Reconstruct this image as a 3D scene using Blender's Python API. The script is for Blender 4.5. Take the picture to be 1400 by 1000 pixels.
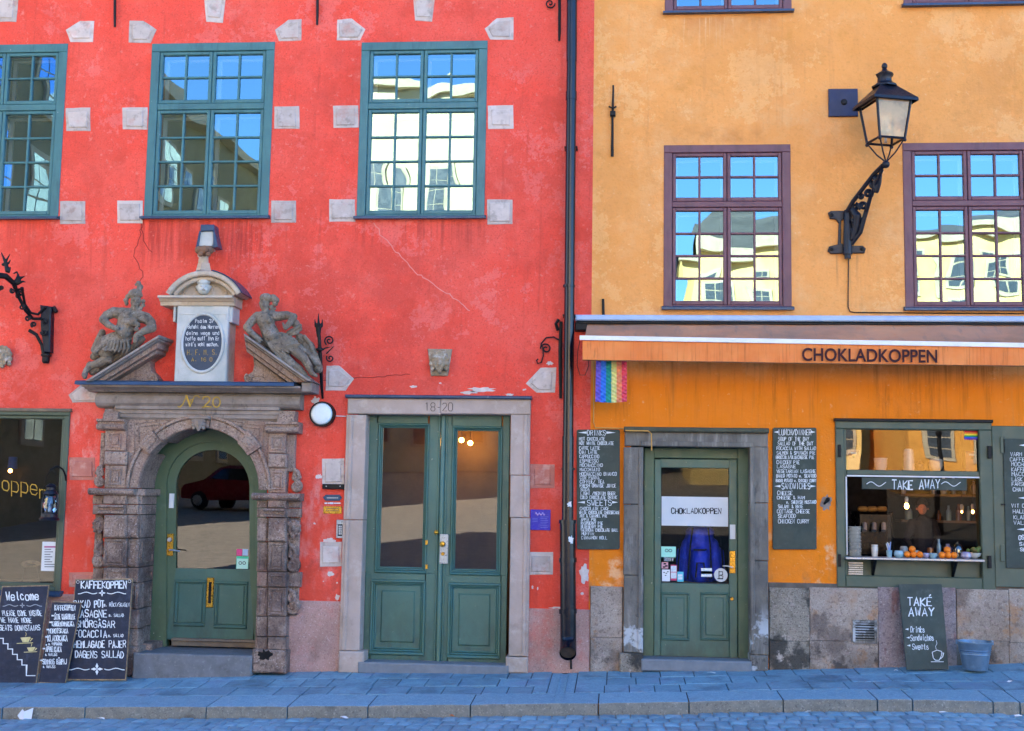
import bpy, bmesh, math, random
from mathutils import Vector, noise
from math import sin, cos, pi, radians
R = random.Random(7)
S = bpy.context.scene
for _o in list(bpy.data.objects): bpy.data.objects.remove(_o)

# ---------------------------------------------------------------- camera
FPX, YAW, PITCH, ROLL = 1700.0, radians(-4.98), radians(6.25), radians(0.935)
CAM = Vector((0, -13.0, 1.80))
def _axes():
    f = Vector((sin(YAW)*cos(PITCH), cos(YAW)*cos(PITCH), sin(PITCH)))
    r = Vector((cos(YAW), -sin(YAW), 0)); u = r.cross(f)
    return (cos(ROLL)*r + sin(ROLL)*u), (-sin(ROLL)*r + cos(ROLL)*u), f
CR, CU, CF = _axes()
cd = bpy.data.cameras.new('camera'); cam = bpy.data.objects.new('camera', cd)
S.collection.objects.link(cam); S.camera = cam
cd.sensor_width = 36; cd.lens = 36*FPX/1400; cd.clip_end = 3000; cd.clip_start = .05
from mathutils import Matrix
cam.matrix_world = Matrix(((CR.x, CU.x, -CF.x, CAM.x), (CR.y, CU.y, -CF.y, CAM.y), (CR.z, CU.z, -CF.z, CAM.z), (0, 0, 0, 1)))

# ---------------------------------------------------------------- sky, sun, exposure
SUN_EL = 26       # sun stands behind the houses, over to the left
wd = bpy.data.worlds.new('World'); S.world = wd; wd.use_nodes = True
nt = wd.node_tree; nt.nodes.clear()
sky = nt.nodes.new('ShaderNodeTexSky'); sky.sky_type = 'NISHITA'; sky.sun_disc = False
sky.sun_elevation = radians(SUN_EL); sky.altitude = 0; sky.air_density = 1.0; sky.dust_density = 0.1; sky.ozone_density = 8.0
bgn = nt.nodes.new('ShaderNodeBackground'); bgn.inputs[1].default_value = 0.09
out = nt.nodes.new('ShaderNodeOutputWorld'); nt.links.new(sky.outputs[0], bgn.inputs[0]); nt.links.new(bgn.outputs[0], out.inputs[0])
sl = bpy.data.lights.new('sun', 'SUN'); sl.energy = 5.0; sl.angle = radians(.53); sl.color = (1, .93, .82)
sun = bpy.data.objects.new('sun', sl); S.collection.objects.link(sun)
# direction TO the sun
_sd = Vector((-sin(radians(28))*cos(radians(SUN_EL)), cos(radians(28))*cos(radians(SUN_EL)), sin(radians(SUN_EL))))
sun.rotation_euler = _sd.to_track_quat('Z', 'Y').to_euler(); sun.location = (0, 0, 40)
sky.sun_rotation = math.atan2(_sd.x, _sd.y)
S.view_settings.view_transform = 'Standard'; S.view_settings.look = 'None'
S.view_settings.exposure = 3.2; S.view_settings.gamma = 1; S.view_settings.use_curve_mapping = False
S.render.engine = 'CYCLES'
S.cycles.max_bounces = 7; S.cycles.diffuse_bounces = 4; S.cycles.glossy_bounces = 4; S.cycles.transparent_max_bounces = 12
S.cycles.use_denoising = True; S.cycles.caustics_reflective = False; S.cycles.caustics_refractive = False
S.cycles.sample_clamp_indirect = 6

# ---------------------------------------------------------------- helpers
U = 1/127.5                        # metres per photo pixel on the facade
def ray(px, py): return CF*FPX + CR*(px-700) - CU*(py-500)
def w(px, py, d=0.0):               # point of the plane y = -d seen at a measured pixel
    v = ray(px, py); t = (-d - CAM.y)/v.y; return CAM + v*t
def proj(p):
    q = Vector(p)-CAM; z = q.dot(CF); return 700+FPX*q.dot(CR)/z, 500-FPX*q.dot(CU)/z
class Plane:
    def __init__(s, p, q, r):       # three world points
        s.o = Vector(p); s.n = (Vector(q)-s.o).cross(Vector(r)-s.o).normalized()
        if s.n.y > 0: s.n = -s.n
    def at(s, px, py, off=0.0):
        v = ray(px, py); t = (s.o + s.n*off - CAM).dot(s.n)/v.dot(s.n); return CAM + v*t
class Flat:                         # plane y=-d
    def __init__(s, d): s.d = d; s.n = Vector((0, -1, 0))
    def at(s, px, py, off=0.0): return w(px, py, s.d+off)
ORG = {}
def wrect(x0, y0, x1, y1, d):       # world x0,x1,z0(bottom),z1(top) of a pixel rectangle
    a, b, c, e = w(x0, y0, d), w(x1, y0, d), w(x1, y1, d), w(x0, y1, d)
    return (a.x+e.x)/2, (b.x+c.x)/2, (c.z+e.z)/2, (a.z+b.z)/2
def tag(o, label=None, cat=None, group=None, kind=None):
    if label: o['label'] = label
    if cat: o['category'] = cat
    if group: o['group'] = group
    if kind: o['kind'] = kind
    return o
def link(o, parent=None, loc=None):
    S.collection.objects.link(o)
    if loc is not None:
        ORG[o.name] = Vector(loc)
        if parent: o.parent = parent; o.location = Vector(loc)-ORG[parent.name]
        else: o.location = loc
    return o
def empty(name, loc, label=None, cat=None, group=None, kind=None, parent=None):
    o = bpy.data.objects.new(name, None); link(o, parent, Vector(loc)); o.empty_display_size = .1
    return tag(o, label, cat, group, kind)
def meshobj(name, me, parent=None, loc=(0, 0, 0)):
    return link(bpy.data.objects.new(name, me), parent, Vector(loc))
class MB:
    def __init__(s): s.v = []; s.f = []
    def add(s, vs, fs):
        n = len(s.v); s.v += [Vector(v) for v in vs]; s.f += [tuple(i+n for i in f) for f in fs]; return s
    def box(s, x0, x1, y0, y1, z0, z1, c=0.0):
        # y0 is the front (smaller y); c chamfers the front edges
        if c <= 0:
            return s.add([(x0,y0,z0),(x1,y0,z0),(x1,y0,z1),(x0,y0,z1),(x0,y1,z0),(x1,y1,z0),(x1,y1,z1),(x0,y1,z1)],
                  [(0,1,2,3),(1,5,6,2),(5,4,7,6),(4,0,3,7),(3,2,6,7),(4,5,1,0)])
        v = [(x0+c,y0,z0+c),(x1-c,y0,z0+c),(x1-c,y0,z1-c),(x0+c,y0,z1-c),
             (x0,y0+c,z0),(x1,y0+c,z0),(x1,y0+c,z1),(x0,y0+c,z1),(x0,y1,z0),(x1,y1,z0),(x1,y1,z1),(x0,y1,z1)]
        f = [(0,1,2,3),(4,5,1,0),(5,6,2,1),(6,7,3,2),(7,4,0,3),(8,9,5,4),(9,10,6,5),(10,11,7,6),(11,8,4,7),(11,10,9,8)]
        return s.add(v, f)
    def pbox(s, x0, y0, x1, y1, d0, d1, c=0.0):      # pixel rectangle, back depth d0, front depth d1
        a, b, e, g = wrect(x0, y0, x1, y1, d1); return s.box(a, b, -d1, -d0, e, g, c)
    def prism(s, pts, d0, d1, c=0.0):               # pixel polygon (any winding) extruded from d0 to d1
        return s.wprism([(w(x, y, d1).x, w(x, y, d1).z) for x, y in pts], d0, d1, c)
    def wprism(s, P, d0, d1, c=0.0):
        A = sum(P[i][0]*P[(i+1) % len(P)][1]-P[(i+1) % len(P)][0]*P[i][1] for i in range(len(P)))
        if A < 0: P = P[::-1]
        n = len(P); cx = sum(p[0] for p in P)/n; cz = sum(p[1] for p in P)/n
        if c > 0:
            def ins(i):
                a, b, e = Vector(P[i-1]), Vector(P[i]), Vector(P[(i+1) % n])
                u = (b-a).normalized(); v = (e-b).normalized(); n1 = Vector((-u.y, u.x)); n2 = Vector((-v.y, v.x))
                m = n1+n2; k = m.length_squared
                return b + m*(2*c/k) if k > .3 else b+n1*c
            F = [ins(i) for i in range(n)]
            vs = [(p[0], -d1, p[1]) for p in F]+[(p[0], -d1+c, p[1]) for p in P]+[(p[0], -d0, p[1]) for p in P]
            fs = [tuple(range(n))]
            for k in (0, n):
                for i in range(n): j = (i+1) % n; fs.append((k+n+i, k+n+j, k+j, k+i))
            fs.append(tuple(range(3*n-1, 2*n-1, -1)))
            return s.add(vs, fs)
        vs = [(p[0], -d1, p[1]) for p in P]+[(p[0], -d0, p[1]) for p in P]
        fs = [tuple(range(n)), tuple(range(2*n-1, n-1, -1))]
        for i in range(n): j = (i+1) % n; fs.append((n+i, n+j, j, i))
        return s.add(vs, fs)
    def tube(s, path, r, n=8, close=False):
        P = [Vector(p) for p in path]; m = len(P); rr = r if isinstance(r, (list, tuple)) else [r]*m
        base = len(s.v); prev = None
        for i in range(m):
            if close: t = (P[(i+1) % m]-P[i-1])
            else: t = P[min(i+1, m-1)]-P[max(i-1, 0)]
            if t.length < 1e-9: t = Vector((0, 0, 1))
            t.normalize()
            if prev is None:
                a = Vector((0, 1, 0)) if abs(t.y) < .9 else Vector((1, 0, 0)); u = (a-t*a.dot(t)).normalized()
            else:
                u = prev-t*prev.dot(t)
                if u.length < 1e-6: u = t.orthogonal()
                u.normalize()
            prev = u; v = t.cross(u)
            for k in range(n):
                a = 2*pi*k/n; s.v.append(P[i]+(u*cos(a)+v*sin(a))*rr[i])
        for i in range(m if close else m-1):
            for k in range(n):
                a = base+i*n+k; b = base+i*n+(k+1) % n; c = base+((i+1) % m)*n+(k+1) % n; e = base+((i+1) % m)*n+k
                s.f.append((a, b, c, e))
        if not close:
            s.f.append(tuple(base+k for k in range(n))[::-1]); s.f.append(tuple(base+(m-1)*n+k for k in range(n)))
        return s
    def ptube(s, pts, r, n=8, close=False):          # pts (px,py,d), r in px
        rr = [q*U for q in r] if isinstance(r, (list, tuple)) else r*U
        return s.tube([w(*p) for p in pts], rr, n, close)
    def lathe(s, c, prof, n=20, axis='z', sx=1, sy=1):   # prof (r,h)
        c = Vector(c); base = len(s.v)
        for r, h in prof:
            for k in range(n):
                a = 2*pi*k/n; x, y = r*cos(a)*sx, r*sin(a)*sy
                s.v.append(c+(Vector((x, y, h)) if axis == 'z' else Vector((x, -h, y)) ))
        for i in range(len(prof)-1):
            for k in range(n):
                a = base+i*n+k; b = base+i*n+(k+1) % n
                s.f.append((a, b, b+n, a+n))
        if prof[0][0] > 1e-6: s.f.append(tuple(base+k for k in range(n))[::-1])
        if prof[-1][0] > 1e-6: s.f.append(tuple(base+(len(prof)-1)*n+k for k in range(n)))
        return s
    def ball(s, c, r, n=10, m=7, sc=(1, 1, 1)):
        c = Vector(c); base = len(s.v)
        for i in range(m+1):
            t = pi*i/m
            for k in range(n):
                a = 2*pi*k/n; s.v.append(c+Vector((r*sin(t)*cos(a)*sc[0], r*sin(t)*sin(a)*sc[1], -r*cos(t)*sc[2])))
        for i in range(m):
            for k in range(n):
                a = base+i*n+k; b = base+i*n+(k+1) % n; s.f.append((a, b, b+n, a+n))
        return s
    def quad(s, a, b, c, d): return s.add([a, b, c, d], [(0, 1, 2, 3)])
    def ribbon(s, pts, wd, pl, off=.002):            # pixel polyline laid flat on plane pl, width wd px
        P = [Vector(p) for p in pts]; n = len(P)
        L, Q = [], []
        for i in range(n):
            t = P[min(i+1, n-1)]-P[max(i-1, 0)]
            if t.length < 1e-6: t = Vector((1, 0))
            t.normalize(); m = Vector((-t.y, t.x))*wd/2
            if i > 0 and i < n-1:
                t1 = (P[i]-P[i-1]); 
                if t1.length > 1e-6:
                    t1.normalize(); m = m/max(.5, abs(t1.dot(t)))
            e = t*wd*.3*(-1 if i == 0 else (1 if i == n-1 else 0))
            L.append(P[i]+m+e); Q.append(P[i]-m+e)
        vs = [pl.at(p.x, p.y, off) for p in L]+[pl.at(p.x, p.y, off) for p in Q]
        return s.add(vs, [(i, i+1, n+i+1, n+i) for i in range(n-1)])
    def build(s, name, mat, parent=None, smooth=False, **kw):
        me = bpy.data.meshes.new(name)
        if not s.v: return None
        lo = Vector([min(v[i] for v in s.v) for i in range(3)]); hi = Vector([max(v[i] for v in s.v) for i in range(3)])
        o = Vector(((lo.x+hi.x)/2, (lo.y+hi.y)/2, lo.z))
        me.from_pydata([v-o for v in s.v], [], s.f); me.materials.append(mat)
        bm = bmesh.new(); bm.from_mesh(me)
        if smooth: bmesh.ops.remove_doubles(bm, verts=bm.verts, dist=1e-6)
        bmesh.ops.recalc_face_normals(bm, faces=bm.faces)
        bm.to_mesh(me); bm.free()
        if smooth: me.shade_smooth()
        if smooth == 'auto': me.set_sharp_from_angle(angle=radians(40))
        ob = meshobj(name, me, parent, o); tag(ob, **kw); return ob
def sculpt(name, mat, blobs, parent=None, voxel=.009, smooth=2, keep=None, **kw):
    """one continuous carved surface: capsules/balls merged by a voxel remesh. blobs: list of (pts (px,py,d), radii px) or dict"""
    mb = keep or MB()
    for pts, r in blobs:
        if len(pts) == 1:
            p = pts[0]; sc = r[1] if isinstance(r, tuple) else (1, 1, 1); rr = r[0] if isinstance(r, tuple) else r
            mb.ball(w(*p), rr*U, 12, 8, sc)
        else:
            rr = r if isinstance(r, list) else [r]*len(pts)
            mb.ptube(pts, rr, 10)
            for p, q in zip(pts, rr): mb.ball(w(*p), q*U, 10, 6)
    ob = mb.build(name, mat, parent)
    m = ob.modifiers.new('r', 'REMESH'); m.mode = 'VOXEL'; m.voxel_size = voxel; m.use_smooth_shade = True
    if smooth: m2 = ob.modifiers.new('s', 'SMOOTH'); m2.iterations = smooth; m2.factor = .5
    dg = bpy.context.evaluated_depsgraph_get(); me = bpy.data.meshes.new_from_object(ob.evaluated_get(dg))
    ob.modifiers.clear(); old = ob.data; ob.data = me; bpy.data.meshes.remove(old); me.name = name; me.shade_smooth()
    tag(ob, **kw); return ob
def dup(o, loc=None, name=None):
    c = o.copy(); S.collection.objects.link(c)
    if loc is not None: c.location = loc
    return c
def spiral(cx, cy, r0, r1, turns, a0, n=26, sgn=1, d=.05):
    return [(cx+(r0+(r1-r0)*i/n)*cos(a0+sgn*turns*2*pi*i/n), cy+(r0+(r1-r0)*i/n)*sin(a0+sgn*turns*2*pi*i/n), d) for i in range(n+1)]

# ---------------------------------------------------------------- materials
def lin(c):
    if isinstance(c, str):
        c = [int(c[i:i+2], 16)/255 for i in (0, 2, 4)]; c = [x/12.92 if x <= .04045 else ((x+.055)/1.055)**2.4 for x in c]
    return (*c[:3], 1)
class N:
    def __init__(s, name):
        s.m = bpy.data.materials.new(name); s.m.use_nodes = True; s.t = s.m.node_tree; s.t.nodes.clear()
        s.o = s.n('OutputMaterial')
    def n(s, t, **kw):
        x = s.t.nodes.new('ShaderNode'+t)
        for k, v in kw.items(): setattr(x, k, v)
        return x
    def set(s, sock, v):
        if isinstance(v, bpy.types.NodeSocket): s.t.links.new(v, sock)
        elif isinstance(v, (tuple, list)) and len(v) == 3 and len(sock.default_value) == 4: sock.default_value = (*v, 1)
        else: sock.default_value = v
    def pos(s):
        if not hasattr(s, '_p'): s._p = s.n('NewGeometry').outputs['Position']
        return s._p
    def noise(s, scale, detail=5, rough=.6, vec=(1, 1, 1), off=0.0, dist=0.0):
        mp = s.n('Mapping'); s.set(mp.inputs[0], s.pos()); mp.inputs['Scale'].default_value = vec; mp.inputs['Location'].default_value = (off, off*1.7, off*.6)
        x = s.n('TexNoise'); x.inputs['Scale'].default_value = scale; x.inputs['Detail'].default_value = detail; x.inputs['Roughness'].default_value = rough
        x.inputs['Distortion'].default_value = dist
        s.set(x.inputs['Vector'], mp.outputs[0]); return x.outputs[0]
    def ramp(s, v, lo, hi, a=0.0, b=1.0):
        x = s.n('MapRange', interpolation_type='SMOOTHSTEP'); s.set(x.inputs[0], v)
        for i, q in enumerate((lo, hi, a, b)): x.inputs[i+1].default_value = q
        return x.outputs[0]
    def math(s, op, a, b=0.0):
        x = s.n('Math', operation=op); s.set(x.inputs[0], a); s.set(x.inputs[1], b); return x.outputs[0]
    def mix(s, f, a, b):
        x = s.n('Mix', data_type='RGBA'); s.set(x.inputs[0], f); s.set(x.inputs[6], a); s.set(x.inputs[7], b); return x.outputs[2]
    def axis(s, i):
        if not hasattr(s, '_sep'):
            s._sep = s.n('SeparateXYZ'); s.set(s._sep.inputs[0], s.pos())
        return s._sep.outputs[i]
def mat(name, c1, c2=None, scale=2.0, rough=.8, bump=.25, bscale=80, metal=0.0, layers=(), spec=.4, rvar=.1, coat=0.0, sheen=0, objvar=0.0, lf=0.0):
    k = N(name); c1 = lin(c1); c2 = lin(c2) if c2 else tuple(x*.82 for x in c1[:3])+(1,)
    col = k.mix(k.ramp(k.noise(scale, 6), .32, .68), c1, c2)
    hb = k.noise(bscale, 4, .65)
    if lf: hb = k.math('ADD', hb, k.math('MULTIPLY', k.noise(4.5, 3, .5), lf))
    for i, L in enumerate(layers):
        m = k.ramp(k.noise(L.get('s', 5), L.get('det', 6), L.get('r', .65), L.get('v', (1, 1, 1)), 3.1*i+1.3, L.get('dist', 0)), L['lo'], L['hi'], 0, L.get('amt', 1))
        if 'z' in L: m = k.math('MULTIPLY', m, k.ramp(k.axis(2), L['z'][0], L['z'][1]))
        if 'z2' in L: m = k.math('MULTIPLY', m, k.ramp(k.axis(2), L['z2'][0], L['z2'][1]))
        if 'x' in L: m = k.math('MULTIPLY', m, k.ramp(k.axis(0), L['x'][0], L['x'][1]))
        if 'x2' in L: m = k.math('MULTIPLY', m, k.ramp(k.axis(0), L['x2'][0], L['x2'][1]))
        col = k.mix(m, col, lin(L['c']))
        if L.get('b'): hb = k.math('ADD', hb, k.math('MULTIPLY', m, L['b']))
    if objvar:
        oi = k.n('ObjectInfo'); h = k.n('HueSaturation'); k.set(h.inputs['Color'], col)
        k.set(h.inputs['Value'], k.ramp(oi.outputs['Random'], 0, 1, 1-objvar, 1+objvar)); col = h.outputs[0]
    b = k.n('BsdfPrincipled'); k.set(b.inputs['Base Color'], col); b.inputs['Metallic'].default_value = metal
    k.set(b.inputs['Roughness'], k.ramp(k.noise(scale*5, 4), .3, .7, max(.02, rough-rvar), min(1, rough+rvar)))
    b.inputs['Specular IOR Level'].default_value = spec
    if coat: b.inputs['Coat Weight'].default_value = coat; b.inputs['Coat Roughness'].default_value = .1
    if bump:
        bn = k.n('Bump'); bn.inputs['Strength'].default_value = bump; bn.inputs['Distance'].default_value = .01; k.set(bn.inputs['Height'], hb); k.set(b.inputs['Normal'], bn.outputs[0])
    k.set(k.o.inputs[0], b.outputs[0]); return k.m
def glass(name, refl=.3, tint=(.75, .8, .8), bump=.35, bs=2.2, rough=0.0, ior=1.5, gt=(1, .98, .93)):
    k = N(name); tr = k.n('BsdfTransparent'); tr.inputs[0].default_value = (*tint, 1)
    g = k.n('BsdfGlossy'); g.inputs[0].default_value = (*gt, 1); g.inputs['Roughness'].default_value = rough
    if bump:
        bn = k.n('Bump'); bn.inputs['Strength'].default_value = bump; bn.inputs['Distance'].default_value = .012
        oi = k.n('ObjectInfo'); ad = k.n('Vector'+'Math', operation='ADD'); k.set(ad.inputs[0], k.pos()); 
        cb = k.n('CombineXYZ'); k.set(cb.inputs[1], k.math('MULTIPLY', oi.outputs['Random'], 30.0)); k.set(ad.inputs[1], cb.outputs[0])
        nz = k.n('TexNoise'); nz.inputs['Scale'].default_value = bs; nz.inputs['Detail'].default_value = 1.0; k.set(nz.inputs['Vector'], ad.outputs[0])
        k.set(bn.inputs['Height'], nz.outputs[0]); k.set(g.inputs['Normal'], bn.outputs[0])
    fr = k.n('Fresnel'); fr.inputs[0].default_value = ior
    f = k.math('MINIMUM', k.math('ADD', fr.outputs[0], refl), 1.0)
    mx = k.n('MixShader'); k.set(mx.inputs[0], f); k.set(mx.inputs[1], tr.outputs[0]); k.set(mx.inputs[2], g.outputs[0]); k.set(k.o.inputs[0], mx.outputs[0]); return k.m
def tanglass(name, c):
    k = N(name); d = k.n('BsdfDiffuse'); d.inputs[0].default_value = lin(c); t2 = k.n('BsdfTranslucent'); t2.inputs[0].default_value = lin(c)
    tr = k.n('BsdfTransparent'); tr.inputs[0].default_value = (1, .93, .8, 1); g = k.n('BsdfGlossy'); g.inputs['Roughness'].default_value = .08
    a = k.n('AddShader'); k.set(a.inputs[0], d.outputs[0]); k.set(a.inputs[1], t2.outputs[0]); m1 = k.n('MixShader'); k.set(m1.inputs[0], k.ramp(k.noise(6, 3), .3, .7, .35, .6)); k.set(m1.inputs[1], tr.outputs[0]); k.set(m1.inputs[2], a.outputs[0])
    f = k.n('Fresnel'); m2 = k.n('MixShader'); k.set(m2.inputs[0], f.outputs[0]); k.set(m2.inputs[1], m1.outputs[0]); k.set(m2.inputs[2], g.outputs[0]); k.set(k.o.inputs[0], m2.outputs[0]); return k.m
def rough_up(ob, a1=.004, s1=45, a2=.002, s2=120):
    me = ob.data; o = ob.location
    nn = [v.normal.copy() for v in me.vertices]; cs_ = [v.co.copy() for v in me.vertices]; out_ = []
    for c_, n_ in zip(cs_, nn):
        p = c_+o; q_ = c_ + n_*(a1*noise.noise(p*s1)-a1*.8*abs(noise.noise(p*s1*.6+Vector((7, 3, 1))))+a2*noise.noise(p*s2)); out_ += q_[:]
    me.vertices.foreach_set('co', out_); me.update(); return ob
def emit(name, c, st):
    k = N(name); e = k.n('Emission'); e.inputs[0].default_value = lin(c); e.inputs[1].default_value = st; k.set(k.o.inputs[0], e.outputs[0]); return k.m

# ---------------------------------------------------------------- hand-lettering stroke font (x 0-4, y 0-6)
G = {'A':'00 26 40|12 32','B':'00 06 36 45 44 33 03|33 42 41 30 00','C':'45 36 16 05 01 10 30 41','D':'00 06 26 44 42 20 00','E':'40 00 06 46|03 33',
'F':'00 06 46|03 33','G':'45 36 16 05 01 10 30 41 43 23','H':'00 06|40 46|03 43','I':'20 26','J':'46 41 30 10 01','K':'00 06|46 03 40','L':'06 00 40',
'M':'00 06 23 46 40','N':'00 06 40 46','O':'10 01 05 16 36 45 41 30 10','P':'00 06 36 45 44 33 03','Q':'10 01 05 16 36 45 41 30 10|22 40',
'R':'00 06 36 45 44 33 03|23 40','S':'45 36 16 05 04 13 33 42 41 30 10 01','T':'20 26|06 46','U':'06 01 10 30 41 46','V':'06 20 46','W':'06 10 24 30 46',
'X':'00 46|06 40','Y':'06 23 46|23 20','Z':'06 46 00 40','0':'10 01 05 16 36 45 41 30 10','1':'15 26 20','2':'05 16 36 45 44 00 40','8':'13 04 05 16 36 45 44 33 13 02 01 10 30 41 42 33',
'3':'05 16 36 45 44 33 23|33 42 41 30 10 01','7':'06 46 10','6':'45 36 16 05 01 10 30 41 42 33 13 02','/':'00 46','&':'40 05 16 25 01 10 20 42','.':'20 21','-':'13 33',"'":'25 27',
'Å':'00 25 40|12 32|17 27 18 17','Ä':'00 26 40|12 32|17 18|37 38','Ö':'10 01 05 16 36 45 41 30 10|17 18|37 38','É':'40 00 06 46|03 33|27 38',
'a':'34 14 03 01 10 30|34 30 40','b':'06 00 30 41 43 34 04','c':'33 24 14 03 01 10 30 31','d':'34 14 03 01 10 30|36 30','e':'02 42 43 34 14 03 01 10 30 41','f':'36 26 15 10|04 34',
'g':'34 14 03 01 10 30|34 3a 1a','h':'06 00|03 14 34 43 40','i':'20 24|25 26','k':'06 00|34 02 30','l':'26 21 30','m':'00 04|03 14 23 20|23 34 43 40','n':'00 04|03 14 34 43 40',
'o':'10 01 03 14 34 43 41 30 10','p':'0a 04 34 43 41 30 00','r':'00 04|02 14 34','s':'33 24 14 03 12 32 41 30 10 01','t':'26 21 30|04 34','u':'04 01 10 30|34 30 40',
'v':'04 20 44','w':'04 10 23 30 44','x':'00 44|04 40','y':'04 20 44|20 0a','z':'04 44 00 40','*':'22 32 33 23 22'}
def strokes(s, x0, x1, y, h, jit=.25, slant=0.0, adv=None):
    n = len(s); cw = (x1-x0)/max(n-.25, 1); out = []
    for i, ch in enumerate(s):
        if ch == ' ' or ch not in G: continue
        jy = R.uniform(-.05, .05)*h*jit*4; k = 1+R.uniform(-.05, .05)
        for st in G[ch].split('|'):
            pts = []
            for p in st.split():
                gx = int(p[0]); gy = -2 if p[1] == 'a' else int(p[1])
                X = x0+i*cw+gx/4*cw*.72; Y = y+jy-gy/6*h*k
                pts.append((X+slant*(y-Y)+R.uniform(-jit, jit)*.25, Y+R.uniform(-jit, jit)*.25))
            out.append(pts)
    return out
def lettering(s, x0, x1, y, h, wd, pl, m, parent, jit=.5, off=.002, slant=0.0, dy=0.0, name='lettering', **kw):
    mb = MB()
    for st in strokes(s, x0, x1, y, h, jit, slant):
        mb.ribbon([(px, py+dy*(px-x0)/(x1-x0)) for px, py in st], wd*R.uniform(.75, 1.2), pl, off)
    return mb.build(name, m, parent, kind='stuff' if False else None, **kw)
# ---------------------------------------------------------------- the materials of the place
def reg(x0, y0, x1, y1, sx=.06, up=.01, dn=.3):
    a, b, c, f = wrect(x0, y0, x1, y1, 0); return dict(x=(a-sx, a+sx), x2=(b+sx, b-sx), z=(c-dn*.3, c+dn), z2=(f+up, f-up))
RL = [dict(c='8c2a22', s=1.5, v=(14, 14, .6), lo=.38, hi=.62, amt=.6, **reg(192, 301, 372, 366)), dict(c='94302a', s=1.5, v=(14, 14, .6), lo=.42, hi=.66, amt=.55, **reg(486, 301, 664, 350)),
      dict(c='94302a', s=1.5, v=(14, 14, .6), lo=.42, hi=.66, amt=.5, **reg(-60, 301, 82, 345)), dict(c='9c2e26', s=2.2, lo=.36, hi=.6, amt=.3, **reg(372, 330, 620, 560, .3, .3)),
      dict(c='dca8a0', s=5, v=(1, 1, .5), lo=.5, hi=.66, amt=.6, **reg(405, 640, 475, 822, .08, .2)), dict(c='e4b0a4', s=6, v=(1, 1, .4), lo=.5, hi=.64, amt=.7, **reg(90, 570, 128, 800, .05, .1)), dict(c='7c4038', s=5, lo=.42, hi=.64, amt=.6, **reg(410, 760, 470, 826, .08, .1))]
YL = [dict(c='c07c50', s=1.8, v=(5, 5, .8), lo=.3, hi=.55, amt=.6, **reg(935, 24, 1062, 50, .08)), dict(c='f0c898', s=1.6, v=(22, 22, .5), lo=.55, hi=.66, amt=.7, **reg(925, 24, 1010, 70, .06)),
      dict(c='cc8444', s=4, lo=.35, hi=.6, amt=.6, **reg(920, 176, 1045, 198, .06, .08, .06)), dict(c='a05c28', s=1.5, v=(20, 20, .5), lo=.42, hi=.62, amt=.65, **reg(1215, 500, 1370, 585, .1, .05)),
      dict(c='b87c4c', s=1.5, v=(16, 16, .6), lo=.5, hi=.68, amt=.5, **reg(1128, 345, 1190, 400, .04)), dict(c='a87848', s=6, lo=.4, hi=.6, amt=.6, **reg(1052, 752, 1142, 803, .08, .05, .1)), dict(c='6c5840', s=9, lo=.5, hi=.62, amt=.6, **reg(806, 752, 852, 803, .05, .05, .1))]
m_red = mat('red_plaster', 'ec4e3c', 'e85c4c', .9, .9, .5, 45, layers=RL+[
    dict(c='d24634', s=.8, lo=.53, hi=.545, amt=.3, r=.75), dict(c='ec7c74', s=1.1, lo=.56, hi=.575, amt=.35, r=.8),
    dict(c='b83a2c', s=60, lo=.53, hi=.64, amt=.45), dict(c='f08878', s=66, lo=.55, hi=.7, amt=.4), dict(c='b84034', s=.7, lo=.52, hi=.68, amt=.3, r=.7),
    dict(c='c8412e', s=1.7, lo=.5, hi=.72, amt=.55, r=.7), dict(c='e07a6c', s=2.6, lo=.55, hi=.75, amt=.45, r=.75),
    dict(c='b43e30', s=1.2, v=(9, 9, .7), lo=.56, hi=.75, amt=.45), dict(c='d6442a', s=1.5, lo=.3, hi=.6, amt=.7, z=(3.4, 1.2)),
    dict(c='e48c7e', s=14, lo=.6, hi=.72, amt=.45), dict(c='a63c30', s=.8, lo=.5, hi=.72, amt=.4, z=(3.2, 4.1), z2=(5.1, 4.6)),
    dict(c='d9a59a', s=5.5, lo=.70, hi=.74, amt=.9, z=(2.9, 2.2), b=-.5), dict(c='e8dcd4', s=9, lo=.72, hi=.745, amt=.9, z=(3.3, 2.4), b=-.8)], lf=5)
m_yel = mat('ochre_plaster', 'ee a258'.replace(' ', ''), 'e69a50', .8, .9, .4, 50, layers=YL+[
    dict(c='d8924c', s=.9, lo=.54, hi=.555, amt=.3, r=.75), dict(c='f4bc7c', s=1.2, lo=.56, hi=.575, amt=.35, r=.8),
    dict(c='c88840', s=34, lo=.52, hi=.7, amt=.35), dict(c='d08c4c', s=.9, lo=.5, hi=.7, amt=.35, r=.7),
    dict(c='eab57c', s=1.6, lo=.48, hi=.75, amt=.6, r=.7), dict(c='d08a3c', s=2.3, lo=.55, hi=.78, amt=.5, r=.75),
    dict(c='ec800c', s=3, lo=.05, hi=.4, amt=.95, z=(3.3, 3.0), r=.5), dict(c='9c5418', s=1.6, v=(10, 10, .5), lo=.48, hi=.75, amt=.6, z=(2.4, 3.0), z2=(3.5, 3.3)),  # vivid orange below awning height: the awning's bounce light put into the wall colour
    dict(c='c08048', s=1.4, v=(9, 9, .6), lo=.55, hi=.78, amt=.35), dict(c='efc494', s=4.5, lo=.52, hi=.66, amt=.7, z=(1.75, 1.3)),
    dict(c='9c7048', s=3.2, lo=.5, hi=.68, amt=.6, z=(1.25, .95)), dict(c='ecc8a0', s=16, lo=.62, hi=.74, amt=.4)], lf=5)
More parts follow.
